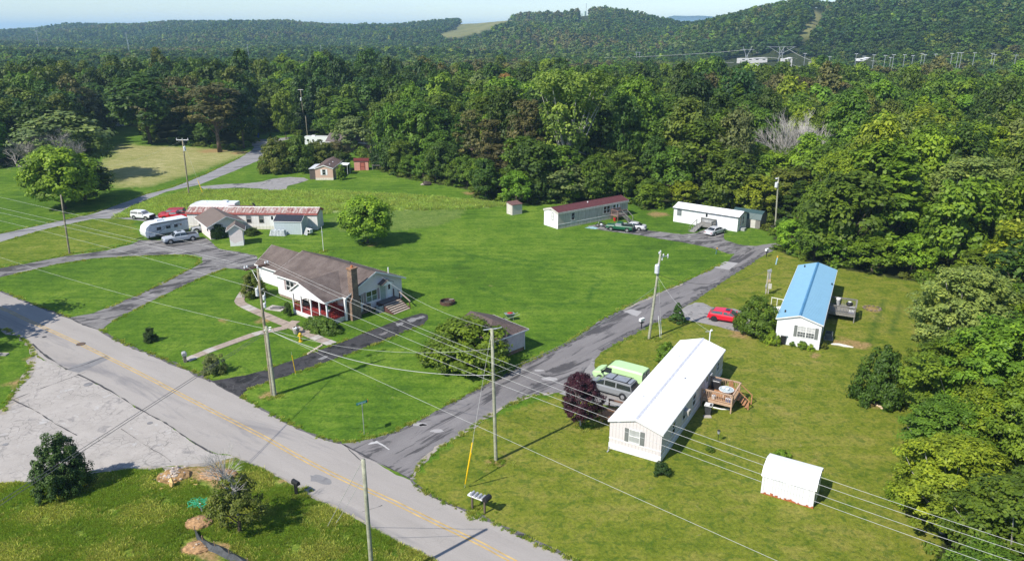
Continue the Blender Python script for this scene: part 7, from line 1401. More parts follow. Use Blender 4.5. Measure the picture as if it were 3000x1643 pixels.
# garden trees and shrubs
tree_px('lawn', 0, 'round fresh green tree alone on the central lawn', 1078, 714, 574, 158, 'spring green', name='lawn_tree')
PR = tree_px('near', 1, 'dark purple leaved ornamental tree in front of the minivan', 1700, 1248, 1092, 118, 'purple', name='purple_tree')
plant('bigshrub', 1, 'bush', 'big green bush covering the front of the garage', 'bush', *P(1370, 1066).xy, wpx(1378, 1066, 285), 5.0, 'fresh green', 1.0, 0, None, None, 'foliage')
for kd, ix, nm, lb_, px, py, top, wid, lf in (
    ('shrub', 0, 'bush', 'small dense bush at the left end of the red porch', 845, 925, 885, 26, 'dark green'), ('bigshrub', 0, 'bush', 'dark bush against the left end wall of the bungalow', 745, 868, 795, 78, 'olive green'),
    ('shrub', 1, 'shrub', 'small dark sapling shrub in the middle of the front lawn', 441, 1000, 960, 46, 'deep green'), ('shrub', 2, 'shrub', 'round grey green shrub beside the road near the stone mailbox', 627, 1092, 1035, 76, 'grey green'),
    ('cypress', 0, 'conifer', 'rounded pointed conifer at the side road by the leaning pole', 1983, 944, 888, 54, 'conifer green'), ('bigshrub', 1, 'bush', 'big dense green bush hiding the nose of the red hatchback', 2213, 978, 872, 135, 'mid green'),
    ('dome', 0, 'bush', 'bright yellow green round bush left of the blue roofed home', 2262, 1008, 970, 50, 'yellow green'), ('dome', 0, 'bush', 'round green bush behind the white roofed home left edge', 1952, 1060, 1000, 70, 'fresh green'),
    ('shrub', 0, 'bush', 'small dark round bush at the near corner of the white roofed home', 1937, 1388, 1352, 54, 'deep green'), ('shrub', 1, 'shrub', 'small green clump beside the black garden lantern', 2079, 1322, 1304, 30, 'mid green'),
    ('shrub', 2, 'bush', 'leafy green bush standing right behind the white barn shaped shed', 2290, 1352, 1318, 66, 'fresh green'), ('bigshrub', 0, 'bush', 'large dark round bush standing free before the right woods', 2575, 1175, 1020, 160, 'dark green'),
    ('shrub', 0, 'shrub', 'low yellow green plants below the double window of the blue roofed home', 2350, 1020, 1000, 34, 'fresh green'), ('shrub', 1, 'shrub', 'low green plants at the right corner of the end wall with double window', 2374, 1026, 1008, 26, 'yellow green'), ('shrub', 2, 'shrub', 'low strip of plants between the black bin and the flower bed', 2320, 1012, 998, 26, 'mid green'),
    ('shrub', 0, 'shrub', 'small shrub right of the near right corner of the blue roofed home', 2413, 1020, 1003, 26, 'olive green'), ('shrub', 1, 'shrub', 'dark low shrub in the shade right of the brown roofed outbuilding', 740, 688, 668, 50, 'dark green'),
    ('shrub', 2, 'shrub', 'leafy shrub by the right wall of the pink house', 1000, 527, 480, 30, 'fresh green')):
    tree_px(kd, ix, lb_, px, py, top, wid, lf, nm, nm, 'foliage')
q = loc2w(-51.83, 121.94, 125.9, 1.25, -.25); vn = plant('bigshrub', 1, 'vine', 'dark green vine climbing the gable wall of the brown roofed outbuilding', 'vine', q.x, q.y, 1, 1, 'deep green', R(35.9), 0, None, None, 'foliage'); vn.scale = (.50, .14, .56)
proto('hedge', 1, Rr=2.0, z0=.05, z1=1.7, nc=210, per=90, leaf=.11, shape='bush', clump=.15, lobes=.04, tr=dict(r=.06, limbs=6, zt=1.0))
q = P(945, 966); hd_ = plant('hedge', 0, 'bush', 'long clipped hedge bush below the red porch of the bungalow', 'bush', q.x, q.y, 1, 1, 'hedge green', R(-36), 0, None, None, 'foliage'); hd_.scale = (1.55, .85, .95)
# bottom left evergreen and half dead tree
q = P(185, 1440); h = 5.6; PROTO['evergreen'] = []
me_, C_ = crown('evergreen foliage', 5, 2.25, .3, 5.6, 210, 110, .13, 'bush', .25, .13, 1.6, 0, .08); PROTO['evergreen'] = [(me_, trunkmesh('evergreen stem', 3, C_, .5, .12, limbs=12, zt=4.0), 2.25, 5.6)]
tree_px('evergreen', 0, 'dense dark evergreen with pointed shoots at the edge of the cracked lot', 188, 1438, 1270, 160, 'conifer green', 'conifer', 'evergreen_tree')
q = P(702, 1557); u = thing('tree', 'half dead small tree with pale bare branches in the bottom left grass', 'tree', q); taken.append((q.x, q.y, 2))
me_, C_ = crown('sparse foliage', 21, 2.1, .8, 4.6, 70, 75, .15, 'round', .4, .2)
o = link('crown', me_, u); o.material_slots[0].link = 'OBJECT'; o.material_slots[0].material = LEAF['olive green']; link('trunk', trunkmesh('half dead trunk', 5, C_, 1.0, .13, BARK, 12), u)
bm_ = bare('dead branches', 12, 7.6, 4, mat('pale dead wood', (.40, .375, .35), .9, var=.15), .11, 4, .75, 4); link('dead_branch', bm_, u, (.05, 0, 1.2))
# trees by the left field
tree_px('lawn', 0, 'bright yellow green tree at the roadside left of the mown field', 190, 612, 432, 210, 'spring green', name='tree')
tree_px('edge', 1, 'darker spreading tree right behind the bright yellow green roadside tree', 250, 585, 470, 180, 'dark green', name='tree')
q = P(205, 525); u = thing('tree', 'big half bare grey tree behind the yellow green roadside tree', 'tree', q); taken.append((q.x, q.y, 8)); w_ = wpx(205, 525, 290)
c_ = link('crown', PROTO['broad'][1][0], u); c_.material_slots[0].link = 'OBJECT'; c_.material_slots[0].material = LEAF['grey green']; c_.scale = (w_ / 2 / 5.6, w_ / 2 / 5.6, 1.15)
for i in range(3): link('bare_limb', bare('bare limbs', 31 + i, 17, 8, BARKGREY, .28, 4, .95, 5), u, ((0, -6, 0), (5, -7, 0), (-5, -6, 0))[i]).rotation_euler = (.1, .12 * (i - 1), i * 2.0)
tree_px('broad', 1, 'large dark spreading oak at the back of the mown field', 440, 422, 215, 235, 'dark green'); tree_px('pine', 0, 'tall brownish pine right of the oak behind the mown field', 645, 446, 240, 205, 'brownish')
tree_px('broad', 2, 'dark tree overhanging the back road right of the brownish pine', 715, 436, 262, 110, 'deep green')
tree_px('edge', 0, 'tall bright green slender tree left of the motorhome', 838, 408, 262, 78, 'fresh green'); tree_px('broad', 3, 'leafy green tree over the motorhome before the dark woods', 1015, 432, 282, 150, 'mid green'); tree_px('edge', 2, 'pale green loose tree right of the motorhome', 1040, 445, 340, 110, 'grey green')
for i, (px, py, top, wd, lf, lb_) in enumerate(((815, 505, 405, 110, 'olive green', 'leftmost big rounded bush beside the back road'), (880, 502, 400, 110, 'mid green', 'middle big rounded bush left of the red flag'), (935, 480, 412, 110, 'olive green', 'brownish bush mass behind the pink house roof'), (985, 470, 415, 90, 'brownish', 'brown green bush between motorhome and pink house'), (1000, 500, 440, 60, 'dark green', 'dark bush behind the carport of the pink house'))):
    tree_px('bigshrub', i, lb_, px, py, top, wd, lf, 'bush', 'bush', 'foliage')
tree_px('edge', 1, 'small bright tree standing out at the wood edge near the small cream shed', 1512, 600, 500, 95, 'fresh green'); tree_px('cone', 0, 'thin cut sapling beside the back road near the blue bin', 793, 404, 390, 12, 'mid green')
# the big pale limbed sycamore
q = P(1668, 560); hs2 = rise(1668, 560, 212); taken.append((q.x, q.y, 6)); u = thing('sycamore_tree', 'huge yellow green sycamore with pale forked limbs rising above the woods centre', 'tree', q)
me_, C_ = crown('sycamore foliage', 77, 9.5, 6, 24, 150, 62, .55, 'vase', .4, .17, .8)
o = link('crown', me_, u); o.material_slots[0].link = 'OBJECT'; o.material_slots[0].material = LEAF['sycamore green']; link('trunk', trunkmesh('sycamore limbs', 8, C_, 4.5, .5, BARKPALE, 34, zt=15, lr=.5), u); u.scale = (1, 1, hs2 / 24.5)
for i, (px, py, top, lb_, sc_) in enumerate(((2318, 565, 275, 'bare pale grey fan shaped dead tree in the right woods', 1.25), (1150, 330, 276, 'small bare grey tree top in the woods above the brown roof', .8), (2005, 395, 300, 'bare white branched tree top right of the sycamore', .8), (2960, 860, 730, 'bleached dead branches at the right edge above the pale bushes', 1.0), (2890, 1560, 1440, 'pale bare trunk at the lower right corner', 1.0))):
    q = P(px, py); h = rise(px, py, top); taken.append((q.x, q.y, 3.5)); u = thing('dead_tree', lb_, 'tree', q, i)
    for k in range(3 if i == 0 else 2): link('bare_limb', bare('dead limbs', 50 + i * 3 + k, h * 1.0, 5, mat('pale dead wood', (.40, .375, .35), .9, var=.15), .26, 4, .62, 5), u, ((0, 0, 0), (1.2, .5, 0), (-1.4, .3, 0))[k]).rotation_euler = (0, (0, .22, -.25)[k], 0)
tree_px('pine', 1, 'rust orange crowned tree deep in the woods left of the sycamore', 1482, 365, 212, 70, 'rusty'); tree_px('near', 0, 'large pale leaved tree leaning over the lawn right of the blue roofed home', 2790, 1070, 780, 290, 'pale green')
tree_px('near', 1, 'tall bright green tree beyond the side road end', 2430, 710, 440, 190, 'spring green'); tree_px('near', 2, 'wide feathery pale green tree at the right edge of the woods', 2810, 760, 455, 300, 'pale green')
tree_px('near', 0, 'bright yellow green tree near the lower right corner', 2760, 1560, 1290, 330, 'yellow green'); tree_px('near', 2, 'fresh green tree above the lower right corner', 2900, 1330, 930, 360, 'fresh green'); tree_px('near', 1, 'tree at the right frame edge with white limbs', 3010, 1480, 1080, 320, 'fresh green')
tree_px('near', 0, 'dense tree at the very bottom right corner', 2950, 1790, 1400, 420, 'mid green'); tree_px('near', 2, 'dark leaved tree behind the dark round bush', 2720, 1200, 1000, 190, 'fresh green')
tree_px('near', 1, 'broad bright tree at the lawn edge level with the near white roof', 2800, 1265, 970, 330, 'fresh green'); tree_px('near', 0, 'low mid green tree filling the lawn edge right of the white shed', 2745, 1400, 1170, 250, 'mid green')
tree_px('bigshrub', 0, 'leafy bush at the lawn edge beside the lower right trees', 2650, 1470, 1385, 120, 'spring green', 'bush', 'bush', 'foliage')
for i, (px, py, top, lb_) in enumerate(((2830, 1340, 1150, 'pale bare limbs showing among the leaves right of the white shed'),)):
    q = P(px, py); u = thing('dead_tree', lb_, 'tree', q, i); link('bare_limb', bare('dead limbs', 80 + i, rise(px, py, top), 5, MATS['pale dead wood'], .13, 4, .75, 4), u)
# trees outside the left edge that shade the road, kept as the photograph's shadows imply
for x, y, w_, h_ in ((-71, 78, 15, 15), (-67, 68, 10, 12), (-96, 104, 9, 12)): plant('broad', 1, 'roadside_tree', 'tree just outside the left edge whose shade falls on the road', 'tree', x, y, w_, h_, 'dark green', 1.0, 0, 'roadside trees at the left edge')

# ------------------------------------------------------------------ woodland
open_poly = [tuple(p.xy) for p in OPEN]; random.seed(11)
caps = [(P(2318, 565).x, P(2318, 565).y, 11, 9.5), (P(2312, 640).x, P(2312, 640).y, 9, 8), (P(2300, 690).x, P(2300, 690).y, 6, 6.5), (P(1668, 560).x, P(1668, 560).y, 8, 11), (P(1672, 600).x, P(1672, 600).y, 6.5, 8)]
excl = [(P(2271, 667).x, P(2271, 667).y, 4.5), (P(2264, 700).x, P(2264, 700).y, 4), (P(1088, 430).x, P(1088, 430).y, 11), (P(1080, 460).x, P(1080, 460).y, 6), (P(2235, 650).x, P(2235, 650).y, 4)]
cand = []
sp0 = 7.2
for i in range(-60, 75):
    for j in range(4, 62):
        x = i * sp0 + random.uniform(-2.6, 2.6) + (j % 2) * sp0 / 2; y = j * sp0 + random.uniform(-2.6, 2.6); d = math.hypot(x, y)
        if d > 390 or (y < 30 and abs(x) < 60): continue
        cand.append((x, y, d))
X = np.array([c[0] for c in cand]); Y = np.array([c[1] for c in cand]); inside = pip(X, Y, open_poly); edge = dist_line(X, Y, open_poly + [open_poly[0]])
trees = []
for (x, y, d), ins_, e in zip(cand, inside, edge):
    if ins_ or e < 1.6 or any((x - a) ** 2 + (y - b_) ** 2 < (r_ * .8 + 1.5) ** 2 for a, b_, r_ in taken) or any((x - a) ** 2 + (y - b_) ** 2 < r_ * r_ for a, b_, r_ in excl): continue
    trees.append((x, y, d, e))
# closer ring along the open ground so that the wood edge is leafy down to the grass
for (ax, ay), (bx, by) in zip(open_poly, open_poly[1:] + open_poly[:1]):
    L = math.hypot(bx - ax, by - ay); n_ = int(L / 4.6)
    if L > 90: continue
    for k in range(n_):
        t = (k + random.uniform(.2, .8)) / max(1, n_); x, y = ax + (bx - ax) * t, ay + (by - ay) * t; nx, ny = (by - ay) / L, -(bx - ax) / L
        o_ = random.uniform(1.2, 3.2); 
        if pip(np.array([x + nx * 2]), np.array([y + ny * 2]), open_poly)[0]: nx, ny = -nx, -ny
        x += nx * o_; y += ny * o_
        if any((x - a) ** 2 + (y - b_) ** 2 < (r_ * .8) ** 2 for a, b_, r_ in taken): continue
        if any((x - a) ** 2 + (y - b_) ** 2 < 16 for a, b_, r_ in excl): continue
        trees.append((x, y, math.hypot(x, y), .5))
REG = [(-9999, 330, 'behind the left roadside trees'), (330, 560, 'behind the oak of the mown field'), (560, 760, 'behind the brownish pine'), (760, 950, 'behind the motorhome'), (950, 1130, 'behind the red shed'), (1130, 1330, 'behind the lone boulder'), (1330, 1480, 'behind the small cream shed'),
       (1480, 1620, 'left of the sycamore'), (1620, 1800, 'behind the dark red roof'), (1800, 1960, 'left of the far white roof'), (1960, 2120, 'behind the far white home'), (2120, 2290, 'behind the dark green shed roof'), (2290, 2450, 'beyond the end of the side road'),
       (2450, 2620, 'beyond the blue roofed home'), (2620, 2780, 'above the pale leaning tree'), (2780, 9999, 'at the right frame edge')]
# a smooth patchwork of species over the wood, so that neighbours often match
def tone(x, y, d, px):
    k = (math.sin(x * .045 + 1) + math.cos(y * .05 - x * .02) + random.gauss(0, 1.1)) / 2
    if d > 150 and math.sin(x * .03 + 2.2) * math.cos(y * .035 + .6) > .72 and random.random() < .5: return 'brownish'
    r_ = random.random()
    if px > 2250: return random.choice(['mid green', 'fresh green', 'fresh green', 'yellow green', 'spring green', 'pale green', 'mid green', 'olive green', 'dark green'])
    if px < 800: return random.choice(['dark green', 'dark green', 'olive green', 'mid green', 'deep green', 'mid green', 'olive green'])
    if k < -.5: return 'deep green' if r_ < .4 else 'dark green'
    if k < .25: return 'dark green' if r_ < .5 else 'mid green'
    if k < .75: return 'mid green' if r_ < .55 else 'fresh green'
    return random.choice(['fresh green', 'olive green', 'grey green', 'fresh green', 'yellow green', 'mid green', 'spring green'])
rows = []
for (x, y, d, e) in sorted(trees, key=lambda t: t[2]):
    ed = e < 1
    zc = y * math.cos(PITCH) + CAMH * math.sin(PITCH); px = SW / 2 + F * x / max(zc, 5)
    base_h = 11.5 + min(5.5, e * .3) + (2.5 if px < 1100 else 0)
    h = (random.uniform(5, 9.5) if ed else base_h + random.gauss(0, 2.8)); h = max(4.5, h)
    if px > 2600 and d < 110: h = min(h, 12.5)
    for cx_, cy_, cr_, ch_ in caps:
        if (x - cx_) ** 2 + (y - cy_) ** 2 < cr_ * cr_: h = min(h, ch_ * random.uniform(.8, 1.1))
    w = (random.uniform(5.5, 8.0) if ed else random.uniform(7.6, 13.2)); tn = tone(x, y, d, px)
    if ed and tn == 'brownish': tn = 'mid green'
    kind = 'edge' if ed or e < 6 else random.choice(['broad', 'broad', 'broad', 'oval', 'cone'])
    if tn == 'brownish': kind = 'pine'; h += 2
    if d < 88: kind = 'near'
    rows.append((x, y, d, e, px, h, w, tn, kind, zc))
vis = [r for r in rows if r[9] > 10 and -90 < r[4] < 3090 and proj(r[0], r[1], r[5])[1] < 1700]
rest = [r for r in rows if not (r in vis)] if False else None
vs_ = set(id(r) for r in vis[:262])
n_ind = 0; restl = []; same = {}
for r in rows:
    x, y, d, e, px, h, w, tn, kind, zc = r
    if id(r) in vs_:
        reg = next(t for a, b_, t in REG if a <= px < b_); row = 'at the wood edge' if e < 1 else 'in the front rank' if e < 9 else 'in the second rank' if e < 17 else 'in the third rank' if e < 28 else 'deep inside'
        sz = ('low ' if h < 8 else 'medium ' if h < 13 else 'tall ' if h < 17 else 'huge ') + ('narrow ' if w < 7 else 'broad ' if w > 10.6 else '')
        kd = 'pine' if kind == 'pine' else 'pointed tree' if kind == 'cone' else 'oval tree' if kind == 'oval' else 'tree'
        made = plant(kind, random.randrange(4), 'tree' if kind != 'pine' else 'pine_tree', (lambda t: t if len(t.split()) < 17 else t.replace(' pointed', '').replace(' oval', ''))(f'{sz}{tn} {kd} {row} {reg}'), 'tree', x, y, w, h, tn, random.uniform(0, 6.28), float(terrain(x, y)), 'woodland trees')
        n_ind += 1; same.setdefault(made['label'], []).append((px, made))
    else: restl.append(r)
for lb_, os_ in same.items():
    os_.sort(key=lambda t: t[0]); w3 = {2: ('left', 'right'), 3: ('left', 'middle', 'right')}.get(len(os_))
    if w3:
        for (px, o), s_ in zip(os_, w3): o['label'] = (s_ + ' ' + lb_) if len(lb_.split()) < 16 else lb_
print('individual woodland trees', n_ind, 'rest', len(restl))

# everything further off: one wood, instanced on points
protocol = {}
def joined(key, seed, tn, **k):
    me, C = crown('far ' + key, seed, **k); me.materials.clear(); me.materials.append(LEAF[tn]); o = bpy.data.objects.new('woodland_source', me); return o
def collection(name, objs):
    c = bpy.data.collections.new(name)
    for o in objs: c.objects.link(o)
    return c
tones = ['dark green', 'deep green', 'mid green', 'olive green', 'fresh green', 'grey green', 'brownish', 'blue green', 'yellow green']
near_c = collection('wood sources near', [joined('a%02d' % i, 100 + i, t, nc=70, per=42, leaf=.62, Rr=5, z0=2.5, z1=14) for i, t in enumerate(tones)])
mid_c = collection('wood sources mid', [joined('b%02d' % i, 200 + i, t, nc=46, per=20, leaf=1.15, Rr=5, z0=1.5, z1=13, clump=.27) for i, t in enumerate(tones)])
far_c = collection('wood sources far', [joined('c%02d' % i, 300 + i, t, nc=26, per=11, leaf=2.0, Rr=5, z0=1, z1=12, clump=.3) for i, t in enumerate(tones)])
def scatter(name, pts, rots, scl, idx, coll):
    V_ = np.array(pts, float); me = bpy.data.meshes.new(name); me.vertices.add(len(V_)); me.vertices.foreach_set('co', V_.astype(np.float32).ravel())
    for nm, dt, arr in (('rot', 'FLOAT_VECTOR', rots), ('scl', 'FLOAT_VECTOR', scl), ('idx', 'INT', idx)):
        at = me.attributes.new(nm, dt, 'POINT'); a = np.array(arr, np.float32 if dt != 'INT' else np.int32)
        at.data.foreach_set('vector' if dt == 'FLOAT_VECTOR' else 'value', a.ravel())
    me.update(); o = link(name, me); ng = bpy.data.node_groups.new(name + ' nodes', 'GeometryNodeTree')
    ng.interface.new_socket('Geometry', in_out='INPUT', socket_type='NodeSocketGeometry'); ng.interface.new_socket('Geometry', in_out='OUTPUT', socket_type='NodeSocketGeometry')
    gi = ng.nodes.new('NodeGroupInput'); go = ng.nodes.new('NodeGroupOutput'); ip = ng.nodes.new('GeometryNodeInstanceOnPoints'); ci = ng.nodes.new('GeometryNodeCollectionInfo')
    ci.inputs['Collection'].default_value = coll; ci.inputs['Separate Children'].default_value = True; ci.inputs['Reset Children'].default_value = True
    def na(nm, dt): a = ng.nodes.new('GeometryNodeInputNamedAttribute'); a.data_type = dt; a.inputs['Name'].default_value = nm; return a.outputs['Attribute']
    ng.links.new(gi.outputs[0], ip.inputs['Points']); ng.links.new(ci.outputs[0], ip.inputs['Instance']); ip.inputs['Pick Instance'].default_value = True
    ng.links.new(na('idx', 'INT'), ip.inputs['Instance Index']); ng.links.new(na('rot', 'FLOAT_VECTOR'), ip.inputs['Rotation']); ng.links.new(na('scl', 'FLOAT_VECTOR'), ip.inputs['Scale']); ng.links.new(ip.outputs[0], go.inputs[0])
    md = o.modifiers.new('scatter', 'NODES'); md.node_group = ng; return stuff(o)
tier = {0: [], 1: [], 2: []}
for r in restl:
    x, y, d, e, px, h, w, tn, kind, zc = r
    if zc < 10 and d > 150: continue
    ti = tones.index(tn) if tn in tones else 2; tier[0].append((x, y, float(terrain(x, y)), w / 10, h / 14, ti))
g = np.random.default_rng(3)
def ring(d0, d1, sp, t, hmin, hmax):
    n_ = int(.5 * R(88) * (d1 * d1 - d0 * d0) / (sp * sp)); d = np.sqrt(g.uniform(d0 * d0, d1 * d1, n_)); a = R(90) - g.uniform(-R(44), R(44), n_); x, y = d * np.cos(a), d * np.sin(a); z = terrain(x, y)
    bad = (screen_poly(x, y, z, FLATS) & (d < 1000)) | (screen_poly(x, y, z, [(2490, 240), (2497, 168), (2570, 168), (2578, 240)]) & (d < 900))
    for k_ in (0, 5, 11):
        for q_ in (FIELD, CUT, [(1694, 66), (1697, 30), (1729, 30), (1732, 66)], [(2376, 50), (2380, 26), (2404, 26), (2406, 48)]): bad |= screen_poly(x, y, z + k_, q_) & (d > 600)
    k1 = np.sin(x * .011 + 1) + np.cos(y * .012) + np.sin((x + y) * .023) * .7
    for i in np.nonzero(~bad)[0]:
        q_ = k1[i] + g.normal() * .9
        ti = 6 if (q_ > 2.2) else g.choice([0, 1, 7, 0]) if q_ < -.9 else g.choice([0, 2, 3, 7, 2]) if q_ < .6 else g.choice([2, 3, 5, 4, 2, 5])
        if g.random() < .015: ti = 8
        hh = g.uniform(hmin, hmax); s_ = g.uniform(.8, 1.25); tier[t].append((x[i], y[i], z[i] - .5, s_, hh / 13, int(ti)))
ring(385, 800, 8.8, 1, 8, 14); ring(800, 1500, 10.2, 2, 8, 17); ring(1500, 3300, 13.0, 2, 8, 19)
for t, cc in ((0, near_c), (1, mid_c), (2, far_c)):
    T = tier[t]; k = 1.0 if t < 2 else 1.12
    scatter(('outer_woodland', 'valley_woodland', 'hill_woodland')[t], [(a[0], a[1], a[2]) for a in T], [(0, 0, random.uniform(0, 6.28)) for _ in T], [(a[3] * k, a[3] * k, a[4]) for a in T], [a[5] for a in T], cc)
    print('tier', t, len(T))
# brush under the wood edge, meadow grass and the uncut strip
GRM = leafmat('grass blades', (.21, .31, .04), .45); GRT = leafmat('tall pale grass', (.36, .46, .12), .5)
def tuft(name, seed, n_, h, spread, m):
    g_ = np.random.default_rng(seed); b_ = g_.normal(size=(n_, 2)) * spread; lean = g_.normal(size=(n_, 2)) * h * .45; hh = h * g_.uniform(.5, 1.2, n_); a = g_.uniform(0, 6.28, n_); w = .02 + .012 * g_.random(n_); w = w * (h / .25) ** .5
    c_, s_ = np.cos(a) * w, np.sin(a) * w; z = np.zeros(n_)
    V_ = np.stack([np.stack([b_[:, 0] - c_, b_[:, 1] - s_, z], 1), np.stack([b_[:, 0] + c_, b_[:, 1] + s_, z], 1), np.stack([b_[:, 0] + lean[:, 0] * .6 + c_ * .7, b_[:, 1] + lean[:, 1] * .6 + s_ * .7, hh * .75], 1), np.stack([b_[:, 0] + lean[:, 0], b_[:, 1] + lean[:, 1], hh], 1)], 1).reshape(-1, 3)
    me = fast_mesh(name, V_, np.arange(n_ * 4).reshape(-1, 4), [m], {'v': ('FACE', g_.random(n_))}); return bpy.data.objects.new('grass_source', me)
GRY = leafmat('dry grass blades', (.38, .42, .10), .45); gc = collection('grass sources', [tuft('tuft', i, 60, (.22, .22, .30)[i], .16, GRM if i < 2 else GRY) for i in range(3)]); gt = collection('tall grass sources', [tuft('tall tuft', 10 + i, 60, .5, .42, GRT) for i in range(3)])
def fillpoly(poly, n_, seed):
    g_ = np.random.default_rng(seed); xs = [p[0] for p in poly]; ys = [p[1] for p in poly]; x = g_.uniform(min(xs), max(xs), n_); y = g_.uniform(min(ys), max(ys), n_); k = pip(x, y, poly); return x[k], y[k], g_
mp2 = G((-60, 1425), (0, 1421), (200, 1402), (374, 1378), (592, 1370), (700, 1350), (775, 1380), (934, 1471), (1091, 1553), (1273, 1646), (1300, 1700), (-60, 1700))
x, y, g_ = fillpoly(mp2, 60000, 1); dm_ = np.array([min([np.hypot(a - P(*c).x, b_ - P(*c).y) / r_ for c, r_ in DIRT] + [9]) for a, b_ in zip(x, y)]); cl_ = np.sin(x * 1.7 + np.sin(y * 1.3)) + np.sin(y * 2.1 + x) + g_.normal(size=len(x)) * .7
k = (dm_ > 1.0) & (cl_ > -.8); x, y = x[k], y[k]
scatter('meadow_grass', np.stack([x, y, np.zeros(len(x))], 1), np.stack([np.zeros(len(x)), np.zeros(len(x)), g_.uniform(0, 6.28, len(x))], 1), np.repeat(g_.uniform(.35, .85, len(x))[:, None], 3, 1), np.where(np.sin(x * .9 + 1) + np.sin(y * 1.4) + g_.normal(size=len(x)) * .8 > 1.0, 2, g_.integers(0, 2, len(x))), gc); print('meadow', len(x))
x, y, g_ = fillpoly([tuple(p.xy) for p in TALL], 14000, 2); k = np.sin(x * .6) + np.sin(y * .9 + x * .3) + g_.normal(size=len(x)) > -.6; x, y = x[k], y[k]
scatter('uncut_grass', np.stack([x, y, np.zeros(len(x))], 1), np.stack([np.zeros(len(x)), np.zeros(len(x)), g_.uniform(0, 6.28, len(x))], 1), np.repeat(g_.uniform(.5, 1.2, len(x))[:, None], 3, 1), g_.integers(0, 3, len(x)), gt); print('tall', len(x))
# rough grass creeping over the asphalt edges and round the poles
vl = [smoothline(G(*l)) for l in (((0, 849), (94, 888), (203, 929)), ((296, 966), (351, 1001), (474, 1048), (583, 1096), (622, 1114)), ((704, 1160), (811, 1221), (912, 1271), (1000, 1295)), ((1203, 1405), (1246, 1444), (1365, 1499), (1437, 1526), (1592, 1600), (1697, 1646), (1800, 1700)), ((1000, 1295), (1059, 1290), (1137, 1271), (1255, 1217), (1319, 1180), (1447, 1112), (1538, 1062), (1675, 998), (1760, 935), (1819, 907), (1900, 868), (2000, 827), (2062, 798), (2129, 767)),
    ((1206, 1402), (1221, 1376), (1257, 1330), (1339, 1280), (1389, 1248), (1458, 1202), (1549, 1159), (1620, 1152)), ((1764, 1034), (1877, 970), (1951, 935)), ((0, 814), (78, 796), (168, 775), (273, 759), (429, 750), (565, 748), (592, 770), (507, 814), (390, 872), (273, 919)), ((0, 784), (97, 767), (195, 748), (312, 732), (409, 701)), ((331, 942), (390, 911), (507, 853), (600, 810), (663, 787)), ((0, 711), (117, 677), (273, 643)), ((0, 684), (156, 650), (273, 625), (351, 596), (429, 568), (507, 548), (604, 509), (702, 462)), ((775, 1083), (912, 1032), (1000, 1001), (1097, 962)), ((729, 1141), (820, 1109), (1000, 1047), (1129, 997), (1240, 952)), ((0, 1212), (50, 1137), (87, 1087), (98, 1046), (92, 1007), (12, 962)))]
g_ = np.random.default_rng(9); vx, vy = [], []
for l in vl:
    for a, b_ in zip(l[:-1], l[1:]):
        n_ = int((b_ - a).length * 9); t = g_.random(n_); o1 = g_.normal(size=n_) * .14; d_ = (b_ - a).normalized(); vx += list(a.x + (b_.x - a.x) * t - d_.y * o1); vy += list(a.y + (b_.y - a.y) * t + d_.x * o1)
for (px, py) in ((800, 1157), (1453, 1348), (1901, 994), (204, 744), (554, 571), (2246, 862), (948, 737), (1067, 1271), (1078, 714), (1702, 1248), (1400, 1500), (869, 1449)):
    q = P(px, py); vx += list(q.x + g_.normal(size=60) * .5); vy += list(q.y + g_.normal(size=60) * .5)
vx, vy = np.array(vx), np.array(vy); k = np.sin(vx * 1.1) + np.sin(vy * 1.7) + g_.normal(size=len(vx)) * .9 > -.5; vx, vy = vx[k], vy[k]
scatter('verge_grass', np.stack([vx, vy, vx * 0 + .01], 1), np.stack([vx * 0, vx * 0, g_.uniform(0, 6.28, len(vx))], 1), np.repeat(g_.uniform(.25, .75, len(vx))[:, None], 3, 1), g_.integers(0, 3, len(vx)), gc)
und = collection('undergrowth sources', []) 
for i, t in enumerate(('mid green', 'dark green', 'fresh green', 'olive green')):
    me, C = crown('undergrowth', 400 + i, 1.8, .05, 2.0, 26, 40, .26, 'bush', .25, .28); me.materials.clear(); me.materials.append(LEAF[t]); und.objects.link(bpy.data.objects.new('undergrowth_source', me))
pts = []
for (ax, ay), (bx, by) in zip(open_poly, open_poly[1:] + open_poly[:1]):
    L = math.hypot(bx - ax, by - ay)
    if L > 90: continue
    for k in range(int(L / 1.5)):
        t = random.random(); o_ = random.uniform(-.3, 2.8); nx, ny = (by - ay) / L, -(bx - ax) / L; x, y = ax + (bx - ax) * t, ay + (by - ay) * t
        if pip(np.array([x + nx * 2]), np.array([y + ny * 2]), open_poly)[0]: nx, ny = -nx, -ny
        pts.append((x + nx * o_, y + ny * o_, 0))
scatter('undergrowth', pts, [(0, 0, random.uniform(0, 6)) for _ in pts], [(s_, s_, s_ * random.uniform(.5, 1.1)) for s_ in (random.uniform(.5, 1.1) for _ in pts)], [random.randrange(4) for _ in pts], und)

